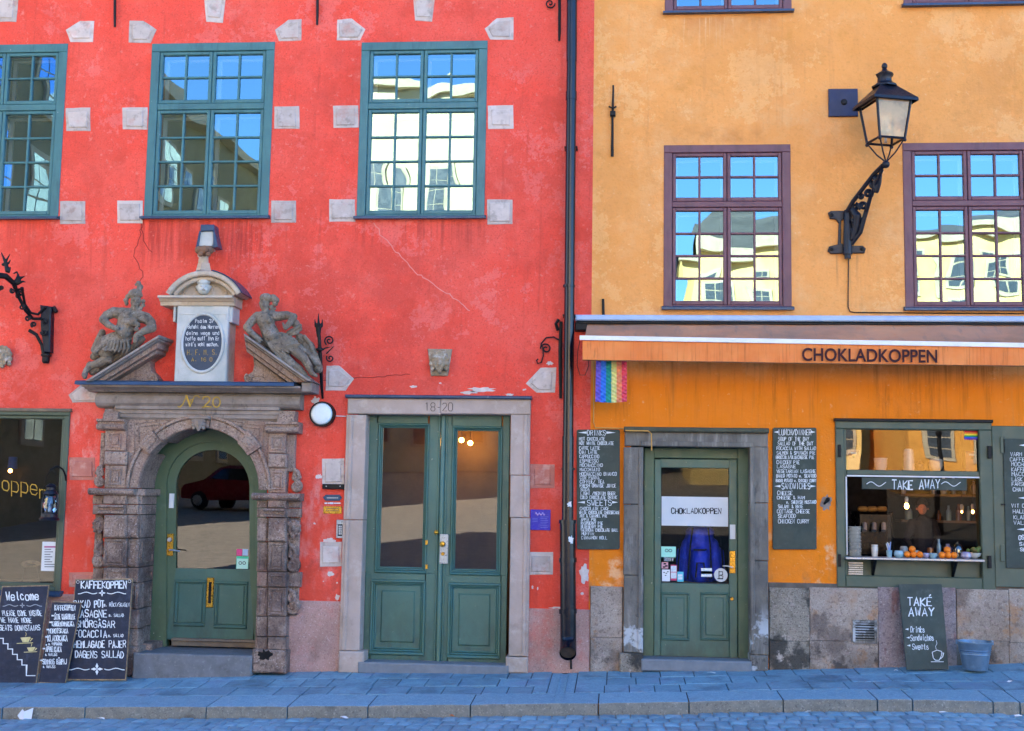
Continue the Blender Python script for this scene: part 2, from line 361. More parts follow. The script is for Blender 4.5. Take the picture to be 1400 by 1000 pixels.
m_plinth_r = mat('pink_render', 'b8948a', 'a88478', 2.5, .9, .7, 60, layers=[dict(c='64504a', s=62, lo=.55, hi=.64, amt=.55), dict(c='dccac2', s=70, lo=.56, hi=.66, amt=.5), dict(c='c09088', s=30, lo=.55, hi=.7, amt=.6), dict(c='c85848', s=2.0, lo=.5, hi=.68, amt=.5),
    dict(c='6c5a50', s=4, lo=.45, hi=.7, amt=.6, z=(.55, .1)), dict(c='7a6a60', s=9, lo=.6, hi=.72, amt=.5)])
m_py2 = mat('pinkish_sandstone', 'b0a090', '9c8c7e', 2.2, .92, .9, 45, layers=[dict(c='4a443c', s=62, lo=.55, hi=.64, amt=.6), dict(c='dcd4ca', s=70, lo=.56, hi=.66, amt=.5), dict(c='907c68', s=1.3, lo=.48, hi=.62, amt=.6), dict(c='b07c4c', s=3.4, lo=.56, hi=.66, amt=.6), dict(c='2c2824', s=4, lo=.5, hi=.6, amt=.8, z=(.6, .3)), dict(c='b89c92', s=22, lo=.55, hi=.7, amt=.6), dict(c='5c4c44', s=26, lo=.52, hi=.66, amt=.5), dict(c='54443c', s=2.4, lo=.52, hi=.64, amt=.6), dict(c='a88060', s=3, lo=.55, hi=.7, amt=.5), dict(c='3c342e', s=3, lo=.4, hi=.6, amt=.5, z=(.5, .25))])
m_py3 = mat('purple_grey_sandstone', 'a0908c', '8a7a78', 2.2, .92, .9, 45, layers=[dict(c='4a403c', s=62, lo=.55, hi=.64, amt=.6), dict(c='d0c6c0', s=70, lo=.56, hi=.66, amt=.5), dict(c='a8989c', s=22, lo=.55, hi=.7, amt=.6), dict(c='7c4038', s=3, v=(2, 2, .8), lo=.54, hi=.66, amt=.6), dict(c='4c4444', s=26, lo=.52, hi=.66, amt=.5)])
m_plinth_y = mat('weathered_sandstone', 'a09484', '7c7466', 2.2, .92, .9, 45, layers=[dict(c='34302a', s=62, lo=.53, hi=.62, amt=.65), dict(c='dcd4ca', s=70, lo=.58, hi=.68, amt=.5), dict(c='b09a90', s=22, lo=.55, hi=.7, amt=.6), dict(c='a88468', s=1.9, lo=.52, hi=.68, amt=.5),
    dict(c='2c2a26', s=2.6, lo=.5, hi=.6, amt=.85), dict(c='4c443c', s=28, lo=.52, hi=.66, amt=.5), dict(c='c8b8aa', s=5.5, lo=.62, hi=.7, amt=.7), dict(c='8c7448', s=2.7, lo=.58, hi=.72, amt=.4)], objvar=.12)
m_block = mat('limewashed_stone', 'c6b9b0', 'b6aaa2', 5, .85, .35, 70, layers=[dict(c='cfc6c4', s=9, lo=.5, hi=.7, amt=.6), dict(c='c08878', s=4, lo=.52, hi=.7, amt=.55), dict(c='8c8278', s=11, lo=.5, hi=.68, amt=.55)], objvar=.14)
m_block_red = mat('reddened_stone', 'c07a68', 'b06a5c', 6, .85, .35, 70, layers=[dict(c='cfa898', s=9, lo=.5, hi=.7, amt=.6)])
m_portal = mat('brown_sandstone', 'a69080', '8a7466', 3.5, .85, .7, 55, layers=[dict(c='6a564c', s=2.2, lo=.46, hi=.6, amt=.75, z=(2.3, 1.7)), dict(c='43332c', s=50, lo=.5, hi=.62, amt=.7), dict(c='4c3a34', s=6, v=(3, 3, 1), lo=.54, hi=.66, amt=.55), dict(c='d8ccc6', s=60, lo=.56, hi=.66, amt=.55), dict(c='806a60', s=1.6, lo=.5, hi=.64, amt=.5), dict(c='a08c84', s=7, lo=.5, hi=.72, amt=.6), dict(c='4c3c38', s=4.2, lo=.42, hi=.62, amt=.7, z=(2.0, .9)),
    dict(c='a87868', s=2.2, lo=.52, hi=.7, amt=.4), dict(c='c0b4ac', s=26, lo=.64, hi=.74, amt=.6), dict(c='3e3430', s=3, v=(6, 6, .8), lo=.56, hi=.74, amt=.5)])
m_portal_g = mat('grey_sandstone', '9c9088', '80746a', 3.5, .85, .5, 55, layers=[dict(c='a89c92', s=8, lo=.5, hi=.7, amt=.5), dict(c='4a423c', s=4, v=(4, 4, 1), lo=.56, hi=.72, amt=.6)])
m_aedic = mat('cream_stone', 'c4b096', 'a99c8c', 4, .8, .35, 60, layers=[dict(c='6e6050', s=6, lo=.58, hi=.74, amt=.6), dict(c='d8d0c4', s=9, lo=.5, hi=.7, amt=.5)])
m_panel = mat('pale_painted_stone', 'c4c6c2', 'aab0ac', 4, .7, .25, 60, layers=[dict(c='8c8478', s=5, v=(3, 3, .8), lo=.58, hi=.74, amt=.6)])
m_statue = mat('statue_stone', '8a7e6c', '6c6256', 7, .9, .9, 90, layers=[dict(c='38322c', s=26, lo=.52, hi=.64, amt=.6), dict(c='c4bcae', s=34, lo=.6, hi=.7, amt=.5), dict(c='a89e92', s=10, lo=.5, hi=.7, amt=.6), dict(c='4c4440', s=8, lo=.56, hi=.7, amt=.6), dict(c='a07c50', s=5, lo=.6, hi=.72, amt=.4)])
m_mask = mat('mask_stone', 'a09078', '887860', 9, .85, .6, 80, layers=[dict(c='c4bcb0', s=14, lo=.52, hi=.68, amt=.7), dict(c='4e4436', s=9, lo=.55, hi=.7, amt=.5)])
m_doorstone = mat('beige_sandstone', 'b8a498', 'a89688', 2.5, .85, .4, 60, layers=[dict(c='88786c', s=4, lo=.52, hi=.7, amt=.6, z=(1.2, .3)), dict(c='c6b8ae', s=6, lo=.5, hi=.7, amt=.5), dict(c='8a7460', s=16, lo=.62, hi=.74, amt=.4)])
m_greystone = mat('grey_limestone', '7c766c', '605c56', 2.4, .85, .6, 50, layers=[dict(c='a8a298', s=1.6, v=(7, 7, .8), lo=.5, hi=.7, amt=.6), dict(c='34322e', s=3, v=(4, 4, 1), lo=.55, hi=.72, amt=.6),
    dict(c='c2c6c8', s=4, lo=.52, hi=.6, amt=.8, z=(.85, .5)), dict(c='2c2a28', s=5, lo=.6, hi=.66, amt=.8, z=(1.0, .5)), dict(c='8c7c60', s=5, lo=.55, hi=.7, amt=.3)])
m_teal = mat('teal_paint', '427476', '3a686c', 3, .45, .15, 60, layers=[dict(c='2c5458', s=4, v=(3, 3, .6), lo=.5, hi=.7, amt=.6), dict(c='c8c8c0', s=26, lo=.7, hi=.73, amt=.8), dict(c='5a888a', s=18, lo=.6, hi=.75, amt=.3)], spec=.5)
m_plum = mat('plum_paint', '70464e', '644048', 3, .5, .15, 60, layers=[dict(c='4c3038', s=4, v=(3, 3, .6), lo=.5, hi=.7, amt=.5), dict(c='7c5460', s=16, lo=.6, hi=.75, amt=.3)], spec=.5)
_dl = [dict(c='43604e', s=1.8, lo=.45, hi=.7, amt=.5), dict(c='63786a', s=7, lo=.56, hi=.74, amt=.35), dict(c='d0ccb8', s=30, lo=.7, hi=.72, amt=.9), dict(c='3a4438', s=3, v=(2, 2, 1), lo=.4, hi=.65, amt=.6, z=(.75, .2)), dict(c='3c5048', s=40, lo=.55, hi=.7, amt=.4), dict(c='56655a', s=3, v=(8, 8, .7), lo=.55, hi=.75, amt=.4)]
m_dgreen = mat('door_green_paint', '486c60', '406256', 2, .42, .12, 50, layers=_dl, spec=.5)
m_dgreen2 = mat('olive_green_paint', '50664c', '485f46', 2, .48, .12, 50, layers=_dl, spec=.5)
m_shopgreen = mat('shop_green_paint', '4c5848', '465444', 2, .5, .1, 50, layers=[dict(c='5c6a58', s=6, lo=.55, hi=.75, amt=.4)], spec=.5)
m_sillm = mat('lead_grey_metal', '3c5068', '30445c', 5, .4, .1, 60, metal=.3, layers=[dict(c='7c8490', s=20, lo=.62, hi=.72, amt=.5)])
m_iron = mat('black_iron', '0c0c0f', '08080a', 8, .5, .3, 90, layers=[dict(c='3a2a20', s=14, lo=.64, hi=.74, amt=.4)], spec=.3)
m_bluiron = mat('blue_black_iron', '0e1424', '0a0e1a', 8, .4, .2, 80, metal=.0, layers=[dict(c='2c3c58', s=12, lo=.6, hi=.74, amt=.5)], spec=.4)
m_pipe = mat('navy_pipe_paint', '080c1c', '050814', 4, .22, 0, 50, layers=[dict(c='3a2e28', s=9, lo=.62, hi=.7, amt=.6, z=(1.6, .9))], spec=.45, rvar=.04)
m_white = mat('white_paint', 'd8d8d4', 'cccccc', 5, .5, .05)
m_brass = mat('brass', 'c89a3c', 'b08430', 9, .3, .1, 60, metal=.8)
m_steel = mat('brushed_steel', 'b8bcc0', 'a0a4a8', 9, .35, .1, 60, metal=.6)
m_chalk = mat('chalk_white', 'e8ecec', 'd0d6d8', 60, .9, 0)
m_board = mat('navy_chalkboard', '141c2e', '1a2236', 3, .6, .05, layers=[dict(c='4c5870', s=7, lo=.5, hi=.78, amt=.45, r=.75), dict(c='2c3850', s=5, v=(1, 1, 3), lo=.5, hi=.75, amt=.5)])
m_boardg = mat('green_grey_chalkboard', '38443c', '303a34', 3, .6, .05, layers=[dict(c='6c786c', s=7, lo=.52, hi=.8, amt=.45, r=.75), dict(c='4c564e', s=4, lo=.5, hi=.75, amt=.5)])
m_wood = mat('weathered_wood', '7c6c58', '64584c', 5, .7, .3, 60)
m_edge = mat('bare_wood_edge', 'a08868', '6c5a48', 20, .7, .2)
m_paper = mat('white_paper', 'dcdcdc', 'd0d4d4', 3, .7, .0)
m_gold = mat('gold_paint', 'b8983c', 'a08434', 20, .45, .1, metal=.3)
m_dark = mat('dark_interior', '14110f', '0e0c0b', 2, .9, 0)
m_room = mat('room_plaster', '2c2824', '24201c', 2, .9, 0)
m_plate = mat('medallion_slate', '2c3646', '3c4858', 6, .6, .1, layers=[dict(c='55606c', s=6, lo=.55, hi=.75, amt=.5)])
g_win = glass('old_window_glass', .23, (.5, .55, .58), .24, 1.6, gt=(.64, .94, 1))
g_door = glass('door_glass', .05, (.5, .52, .52), .18, .9)
g_shop = glass('shop_glass', .03, (.7, .74, .76), .10, .6)
g_lamp = tanglass('frosted_lamp_glass', 'c8a878')

# ---------------------------------------------------------------- levels of the ground (it falls to the left)
_bw = [w(x, y) for x, y in [(0, 920), (180, 922), (463, 917), (722, 919), (850, 917), (1050, 915), (1240, 912), (1400, 905)]]
_bw = [(-30, _bw[0].z-.45)]+[(p.x, p.z) for p in _bw]+[(30, .9)]
_bk = [w(x, y, 1.6) for x, y in [(0, 967), (282, 966), (500, 965), (700, 962.5), (900, 960), (1080, 956), (1248, 956), (1400, 960)]]
_bk = [(-30, _bk[0].z-.6)]+[(p.x, p.z) for p in _bk]+[(30, .5)]
def interp(T, x):
    for i in range(len(T)-1):
        if x <= T[i+1][0]:
            a, b = T[i], T[i+1]; t = (x-a[0])/(b[0]-a[0]); return a[1]+(b[1]-a[1])*t
    return T[-1][1]
def zpav(x, d): return interp(_bw, x)+(interp(_bk, x)-interp(_bw, x))*min(max(d, 0), 1.6)/1.6
def zroad(x, d):
    b = interp(_bk, x)-.105
    flat = -.12
    k = min(max((d-4)/6, 0), 1); z = b*(1-k)+flat*k
    return z + (max(0, d-8))*.072

# ---- ground sheet, pavement bed, road
m_bed = mat('dark_joint_sand', '30343a', '262a30', 8, .95, .5)
m_slab = mat('granite_slab', '769cab', '6a90a2', 6, .75, .35, 90, layers=[dict(c='8cb4c4', s=30, lo=.55, hi=.7, amt=.5), dict(c='7c88a4', s=2, lo=.5, hi=.7, amt=.5), dict(c='4c6674', s=2.2, lo=.48, hi=.64, amt=.65), dict(c='6c7078', s=7, lo=.56, hi=.68, amt=.5), dict(c='3c5c70', s=42, lo=.54, hi=.66, amt=.55), dict(c='c8dce4', s=55, lo=.68, hi=.72, amt=.6)], objvar=.1, spec=.5)
m_kface = mat('bounce_lit_granite', '8c887c', '7a776e', 12, .85, .5, 100, layers=[dict(c='b4b0a4', s=60, lo=.55, hi=.66, amt=.6), dict(c='4c4a44', s=48, lo=.56, hi=.66, amt=.6), dict(c='5a544c', s=2.4, lo=.54, hi=.68, amt=.6)])  # kerb front: same granite, neutral tone of the sideways light put into its colour
m_kerb = mat('granite_kerb', '7ca2b2', '7096a8', 20, .8, .4, 120, layers=[dict(c='a8ccd8', s=60, lo=.54, hi=.65, amt=.6), dict(c='50788c', s=52, lo=.55, hi=.66, amt=.5), dict(c='64808c', s=5, lo=.56, hi=.72, amt=.5)], objvar=.05)  # kerb top: blue skylight from overhead put into the colour
m_cob = mat('granite_sett', '749cac', '688fa0', 9, .65, .4, 70, layers=[dict(c='88b0c8', s=30, lo=.55, hi=.7, amt=.5), dict(c='446478', s=5, lo=.55, hi=.72, amt=.5)], objvar=.16, spec=.6)
m_square = mat('far_cobbled_square', 'a39a8e', '8c857c', 3, .85, .6, 12, layers=[dict(c='b8b0a4', s=9, lo=.5, hi=.7, amt=.5)])
def sheet(name, xs, ds, zf, m, off, **kw):
    mb = MB(); nx = len(xs)
    for d in ds:
        for x in xs: mb.v.append(Vector((x, -d, zf(x, d)+off)))
    for j in range(len(ds)-1):
        for i in range(nx-1): a = j*nx+i; mb.f.append((a, a+nx, a+nx+1, a+1))
    return mb.build(name, m, None, smooth=True, **kw)
XS = [-30+i for i in range(18)]+[-12+.4*i for i in range(60)]+[12+i for i in range(19)]
sheet('road', XS, [1.5, 2, 3, 4, 5, 6, 7, 8, 10, 14, 20, 40, 80], zroad, m_square, -.012, kind='structure')
sheet('far_ground', [-900, -300, -100, -30, 30, 100, 300, 900], [-900, -300, -60, -9, 1, 8, 40, 82, 300, 900], lambda x, d: -1.2+max(0, d-8)*.072 if d < 90 else 4, m_square, -.9, kind='structure')
pav = sheet('pavement', XS, [-.5, 0, .5, 1.1, 1.58], zpav, m_bed, -.012, kind='structure')
# paving slabs: three rows, each slab laid on its own
def slab_at(x0, x1, d0, d1, zf, m, name, parent, h=.06, c=.005, sk=0):
    g = .0042; mb = MB(); n = 0
    x0 += g; x1 -= g; d0 += g; d1 -= g; t = R.uniform(-.003, .004); tl = R.uniform(-.003, .003)
    top = [(x0+c, d1-c), (x1-c, d1-c), (x1-c, d0+c), (x0+c, d0+c)]; rim = [(x0, d1), (x1, d1), (x1, d0), (x0, d0)]
    Z = lambda x, d: zf(x, d)+t+tl*(x-x0)/(x1-x0)
    vs = [(x, -d, Z(x, d)) for x, d in top]+[(x, -d, Z(x, d)-c*.8) for x, d in rim]+[(x, -d, Z(x, d)-h) for x, d in rim]
    fs = [(0, 1, 2, 3)]
    for k in (0, 4):
        for i in range(4): j = (i+1) % 4; fs.append((k+4+i, k+4+j, k+j, k+i))
    mb.add(vs, fs); return mb.build(name, m, parent)
DRX = w(771, 925, .4).x
for r, (d0, d1) in enumerate([(.02, .38), (.38, .76), (.76, 1.13)]):
    x = -7.3+R.uniform(-.2, .2)
    while x < 5.0:
        wd_ = R.choice([.24, .28, .33, .38, .44]) if x < -1 or x > .3 else R.uniform(.22, .3)
        a, b = x, x+wd_
        if a < DRX and b > DRX-.16:
            if a < DRX-.19: b = DRX-.13
            else: x = DRX+.13; continue
        if a < 5: slab_at(a, b, d0+R.uniform(-.004, .004), d1, zpav, m_slab, 'paving_stone', pav)
        x = b
# drain channel below the downpipe
dr = MB()
for s_ in (-1, 1):
    xa, xb = (DRX-.125, DRX-.04) if s_ < 0 else (DRX+.04, DRX+.125)
    dr.add([(xa, -1.12, zpav(xa, 1.12)), (xb, -1.12, zpav(xb, 1.12)), (xb, -.1, zpav(xb, .1)), (xa, -.1, zpav(xa, .1)),
            (xa, -1.12, zpav(xa, 1.12)-.06), (xb, -1.12, zpav(xb, 1.12)-.06), (xb, -.1, zpav(xb, .1)-.06), (xa, -.1, zpav(xa, .1)-.06)],
           [(0, 1, 2, 3), (4, 5, 1, 0), (5, 6, 2, 1), (6, 7, 3, 2), (7, 4, 0, 3)])
ch = []
for i in range(9):
    a = pi*i/8; ch.append((DRX-.04*cos(a), .004-.013*sin(a)))
for i in range(8):
    (xa, za), (xb, zb) = ch[i], ch[i+1]
    dr.quad((xa, -1.5, zpav(xa, 1.5)+za+.004), (xb, -1.5, zpav(xb, 1.5)+zb+.004), (xb, -.1, zpav(xb, .1)+zb), (xa, -.1, zpav(xa, .1)+za))
dr.build('drain_channel', m_kerb, pav)
# kerbstones
kerb = empty('kerb', (0, -1.6, 0), kind='structure')
kx = [w(a, 965, 1.6).x for a in (-330, -210, -100, 3, 116, 282, 393, 503, 643, 818, 942, 1071, 1200, 1248, 1358, 1395, 1500, 1640)]
for a, b in zip(kx, kx[1:]):
    g, c = .006, .018; mb = MB(); q = R.uniform(-.006, .006); x0, x1 = a+g, b-g
    pf = [(1.14, 0), (1.58, 0), (1.595, -.003), (1.6, -.012), (1.6, -.2)]
    n = 6; xs = [x0+(x1-x0)*i/n for i in range(n+1)]
    for i, x in enumerate(xs):
        e = .006 if i in (0, n) else R.uniform(-.002, .002)
        for d, h in pf: mb.v.append(Vector((x, -d-q+(e if d > 1.5 else 0), zpav(x, min(d, 1.6))+h-(e if h > -.1 else 0))))
    for i in range(n):
        for j in range(4): k = i*5+j; mb.f.append((k, k+1, k+6, k+5))
    mb.f.append((0, 1, 2, 3, 4)); mb.f.append(tuple(n*5+k for k in (4, 3, 2, 1, 0)))
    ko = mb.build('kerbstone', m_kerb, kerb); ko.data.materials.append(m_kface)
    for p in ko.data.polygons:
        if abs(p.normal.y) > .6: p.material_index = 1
# setts of the road: nearest ones are objects sharing a few meshes, the rest joined
setts = []
for r in range(12):
    d = 1.63+r*.195; x = -7.6+R.uniform(0, .1)
    while x < 5.4:
        wd_ = R.uniform(.115, .155); setts.append((x, d, wd_, .19)); x += wd_+.006
def settmesh(seed):
    rr = random.Random(seed); bm = bmesh.new()
    bmesh.ops.create_grid(bm, x_segments=4, y_segments=4, size=.5)
    for v in bm.verts:
        e = max(abs(v.co.x), abs(v.co.y))*2; v.co.z = -.22*max(0, e-.6)**1.6+rr.uniform(-.05, .05)
        if e > .95: v.co.z -= .16; v.co.x *= rr.uniform(.96, 1); v.co.y *= rr.uniform(.95, 1)
    ed = [e for e in bm.edges if e.is_boundary]
    ex = bmesh.ops.extrude_edge_only(bm, edges=ed)
    for v in ex['geom']:
        if isinstance(v, bmesh.types.BMVert): v.co.z = -1.2
    me = bpy.data.meshes.new('cobblestone'); bm.to_mesh(me); bm.free(); me.materials.append(m_cob); me.shade_smooth(); return me
SM = [settmesh(i) for i in range(8)]
road = bpy.data.objects['road']; ORG['road'] = road.location.copy()
def inview(x, d):
    px, py = proj((x, -d, zroad(x, d))); return -10 < px < 1410 and py < 1004
cand = sorted([s for s in setts if inview(s[0]+.06, s[1]+.05)], key=lambda s: -s[1])[:296]
cs = set(map(id, cand)); rest = MB()
for s in setts:
    x, d, ww, dd = s; cx, cyy = x+ww/2, d+dd/2; z = zroad(cx, cyy)+.002+R.uniform(-.004, .006); me = R.choice(SM)
    if id(s) in cs:
        o = bpy.data.objects.new('cobblestone', me); S.collection.objects.link(o); o.parent = road
        o.location = Vector((cx, -cyy, z+.006))-ORG['road']; o.scale = (ww, dd-.008, .045); o.rotation_euler = (R.uniform(-.03, .03), R.uniform(-.03, .03), R.uniform(-.06, .06)+.0)
    else:
        n = len(rest.v); rest.v += [Vector((cx+v.co.x*ww, -cyy+v.co.y*(dd-.008), z+.006+v.co.z*.045)) for v in me.vertices]
        rest.f += [tuple(i+n for i in p.vertices) for p in me.polygons]
rest.build('cobblestones', m_cob, road, kind='stuff')

# ---------------------------------------------------------------- the two houses
XB = w(808.5, 450).x
def wall(holes, x0, x1, z0, z1, m, name, parent, th=.42):
    xs = sorted({x0, x1, *[h[0] for h in holes], *[h[1] for h in holes]}); zs = sorted({z0, z1, *[h[2] for h in holes], *[h[3] for h in holes]})
    mb = MB(); idx = {}
    def V(i, j):
        if (i, j) not in idx: idx[i, j] = len(mb.v); mb.v.append(Vector((xs[i], 0, zs[j])))
        return idx[i, j]
    for i in range(len(xs)-1):
        for j in range(len(zs)-1):
            cx, cz = (xs[i]+xs[i+1])/2, (zs[j]+zs[j+1])/2
            if any(h[0] < cx < h[1] and h[2] < cz < h[3] for h in holes): continue
            mb.f.append((V(i, j), V(i+1, j), V(i+1, j+1), V(i, j+1)))
    for a, b, c, e in holes:
        P = [(a, c), (b, c), (b, e), (a, e)]
        for k in range(4):
            p, q = P[k], P[(k+1) % 4]; mb.quad((p[0], 0, p[1]), (p[0], th, p[1]), (q[0], th, q[1]), (q[0], 0, q[1]))
    # inner skin so no light leaks
    for i in range(len(xs)-1):
        for j in range(len(zs)-1):
            cx, cz = (xs[i]+xs[i+1])/2, (zs[j]+zs[j+1])/2
            if any(h[0] < cx < h[1] and h[2] < cz < h[3] for h in holes): continue
            mb.quad((xs[i], th, zs[j]), (xs[i], th, zs[j+1]), (xs[i+1], th, zs[j+1]), (xs[i+1], th, zs[j]))
    return mb.build(name, m, parent)
def body(x0, x1, z1, parent, m, roofm):
    mb = MB(); D = 10
    mb.quad((x0, D, -1.5), (x1, D, -1.5), (x1, D, z1), (x0, D, z1)); mb.quad((x0, 0, -1.5), (x0, D, -1.5), (x0, D, z1), (x0, 0, z1)); mb.quad((x1, 0, -1.5), (x1, D, -1.5), (x1, D, z1), (x1, 0, z1))
    mb.quad((x0, 0, -.6), (x1, 0, -.6), (x1, D, -.6), (x0, D, -.6)); mb.quad((x0, .4, 3.55), (x1, .4, 3.55), (x1, D, 3.55), (x0, D, 3.55))
    mb.build('inner_walls', m, parent)
    r = MB(); r.add([(x0, -.35, z1-.05), (x1, -.35, z1-.05), (x1, D/2, z1+3.4), (x0, D/2, z1+3.4), (x1, D+.3, z1-.05), (x0, D+.3, z1-.05)], [(0, 1, 2, 3), (3, 2, 4, 5), (0, 3, 5), (1, 4, 2)])
    r.add([(x0, -.35, z1-.06), (x1, -.35, z1-.06), (x1, D+.3, z1-.06), (x0, D+.3, z1-.06)], [(0, 1, 2, 3)])
    r.build('roof', roofm, parent)
red = empty('red_house', (-6, 0, -.1), 'tall coral red plastered house with teal windows, pale stone blocks and a carved doorway', 'house')
yel = empty('ochre_house', (4, 0, .2), 'ochre yellow plastered house with plum windows above an orange awning', 'house')
m_roof = mat('roof_tile', '5c3428', '4a2c24', 3, .8, .4, 30)
e = .008
def hole(x0, y0, x1, y1, d=0): a, b, c, f = wrect(x0, y0, x1, y1, d); return (a+e, b-e, c+e, f-e)
def hq(xtl, xtr, xbl, xbr, yt, yb, d=.012):     # leaning pixel quad -> upright world rectangle
    a, b, c, f = w(xtl, yt, d), w(xtr, yt, d), w(xbr, yb, d), w(xbl, yb, d)
    return ((a.x+f.x)/2, (b.x+c.x)/2, (c.z+f.z)/2, (a.z+b.z)/2)
WR = [hq(-76, 92.4, -90, 79, 61, 297), hq(208.4, 376.1, 195.3, 366, 58.5, 296), hq(494.6, 666.7, 486.8, 662, 56.7, 296)]
WY = [hq(907.5, 1081, 907.5, 1082.3, 198, 420), hq(1234, 1412, 1238, 1416, 195, 421), hq(909, 1081, 909.5, 1082, -205, 15), hq(1234, 1412, 1233, 1411, -212, 5)]
SHOPW = hq(-170, 95, -190, 84, 561, 806)
TAKE = hq(1142.2, 1356, 1144.3, 1361, 576, 805, .02)
P_RD = wrect(484, 552, 712, 916, 0); P_YD = wrect(862, 598, 1040, 917, 0); P_PO = wrect(206, 585, 352, 915, 0)
sh = lambda h: (h[0]+e, h[1]-e, h[2]+e, h[3]-e)
DARCH = (w(176, 700).x, w(364, 700).x, w(280, 900).z-.6, w(280, 576).z)
wall([sh(WR[0]), sh(WR[1]), sh(WR[2]), sh(SHOPW), (P_RD[0], P_RD[1], -1, P_RD[3]), DARCH], -16, XB, -1.5, 13, m_red, 'wall', red)
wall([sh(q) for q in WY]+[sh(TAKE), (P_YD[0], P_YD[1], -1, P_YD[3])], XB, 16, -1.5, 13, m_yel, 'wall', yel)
body(-16, XB, 13, red, m_dark, m_roof); body(XB+.01, 16, 13, yel, m_dark, m_roof)

def window(rect, m, parent, seed, sill=True):
    r2 = random.Random(seed); x0, x1, z0, z1 = rect; W, H = x1-x0, z1-z0
    bl, bt = .088*W/1.31, .05*H/1.83; f = MB(); FR = -.012
    bb = .022*H/1.83
    # outer frame
    f.box(x0, x1, FR, .1, z1-bt*1.75, z1, .006); f.box(x0, x0+bl, FR+.001, .1, z0, z1-bt*1.75, .006); f.box(x1-bl, x1, FR+.001, .1, z0, z1-bt*1.75, .006); f.box(x0+bl, x1-bl, FR+.001, .1, z0, z0+bb, .004)
    zt0, zt1 = z0+H*.613, z0+H*.648
    f.box(x0+bl, x1-bl, FR+.004, .1, zt0, zt1, .006)
    root = f.build('window', m, parent)
    xm = (x0+x1)/2; iw = xm-(x0+bl)
    for (sz0, sz1, rows) in ((z0+bb, zt0, 4), (zt1, z1-bt*1.75, 2)):
        for (a, b) in ((x0+bl, xm), (xm, x1-bl)):
            s_ = MB(); st = .036; mu = .022; a += .003; b -= .003; c0, c1 = sz0+.003, sz1-.003
            y0, y1 = .0, .05
            s_.box(a, a+st, y0, y1, c0, c1, .006); s_.box(b-st, b, y0, y1, c0, c1, .006); s_.box(a+st, b-st, y0+.001, y1, c1-st, c1, .006); s_.box(a+st, b-st, y0+.001, y1, c0, c0+st*1.2, .006)
            ga, gb, gc, ge = a+st, b-st, c0+st*1.2, c1-st
            xx = (ga+gb)/2; s_.box(xx-mu/2, xx+mu/2, y0+.006, y1, gc, ge, .005)
            hs = (ge-gc)/rows
            for k in range(1, rows): s_.box(ga, gb, y0+.008, y1, gc+k*hs-mu/2, gc+k*hs+mu/2, .005)
            s_.build('sash', m, root)
            inn = MB(); iy = .15; q = .02
            inn.box(ga-q, ga+.022, iy, iy+.03, gc, ge); inn.box(gb-.02, gb+q, iy, iy+.03, gc, ge); inn.box(ga+.022, gb-.02, iy, iy+.03, ge-.03, ge); inn.box(ga+.022, gb-.02, iy, iy+.03, gc, gc+.03)
            inn.build('inner_sash', m_white, root)
            for cx0, cx1 in ((ga, xx-mu/2), (xx+mu/2, gb)):
                for k in range(rows):
                    za = gc+k*hs+(mu/2 if k else 0); zb = gc+(k+1)*hs-(mu/2 if k < rows-1 else 0)
                    p = MB(); t1, t2 = r2.uniform(-.0006, .0006), r2.uniform(-.0006, .0006); q = .004
                    p.quad((cx0-q, .03+t1+t2, za-q), (cx1+q, .03-t1+t2, za-q), (cx1+q, .03-t1-t2, zb+q), (cx0-q, .03+t1-t2, zb+q)); p.build('pane', g_win, root)
    if sill:
        k = MB(); k.add([(x0-.02, -.075, z0-.012), (x1+.02, -.075, z0-.012), (x1+.02, .0, z0+.012), (x0-.02, .0, z0+.012), (x0-.02, -.075, z0-.035), (x1+.02, -.075, z0-.035), (x1+.02, .0, z0-.03), (x0-.02, .0, z0-.03)],
              [(0, 1, 2, 3), (4, 5, 1, 0), (5, 6, 2, 1), (4, 0, 3, 7), (7, 6, 5, 4)]); k.build('sill', m_sillm, root)
    return root
for i, q in enumerate(WR): window(q, m_teal, red, 20+i)
for i, q in enumerate(WY): window(q, m_plum, yel, 40+i)

# pale stone blocks let into the red wall
def stone(pts, m=m_block, inner=True):
    pts = [(x+R.uniform(-.5, .5), y+R.uniform(-.5, .5)) for x, y in pts]; E_ = []
    for (xa_, ya_), (xb_, yb_) in zip(pts, pts[1:]+pts[:1]):
        for t in (0, .3, .66): j = .0 if t == 0 else .35; E_.append((xa_+(xb_-xa_)*t+R.uniform(-j, j), ya_+(yb_-ya_)*t+R.uniform(-j, j)))
    P = [(w(x, y, .02).x, w(x, y, .02).z) for x, y in E_]
    b = MB().wprism(P, -.05, .005, .003); o = b.build('wall_stone', m, red)
    if inner:
        cx = sum(p[0] for p in P)/len(P); cz = sum(p[1] for p in P)/len(P)
        ka, kb = R.uniform(.68, .82), R.uniform(.66, .8); Q = [(cx+(x-cx)*ka+R.uniform(-.004, .004), cz+(z-cz)*kb-.004+R.uniform(-.004, .004)) for x, z in P[::3]]; MB().wprism(Q, .002, .016, .008).build('raised_face', m, o)
sq = lambda a, b, c, d: [(a, b), (c, b), (c, d), (a, d)]
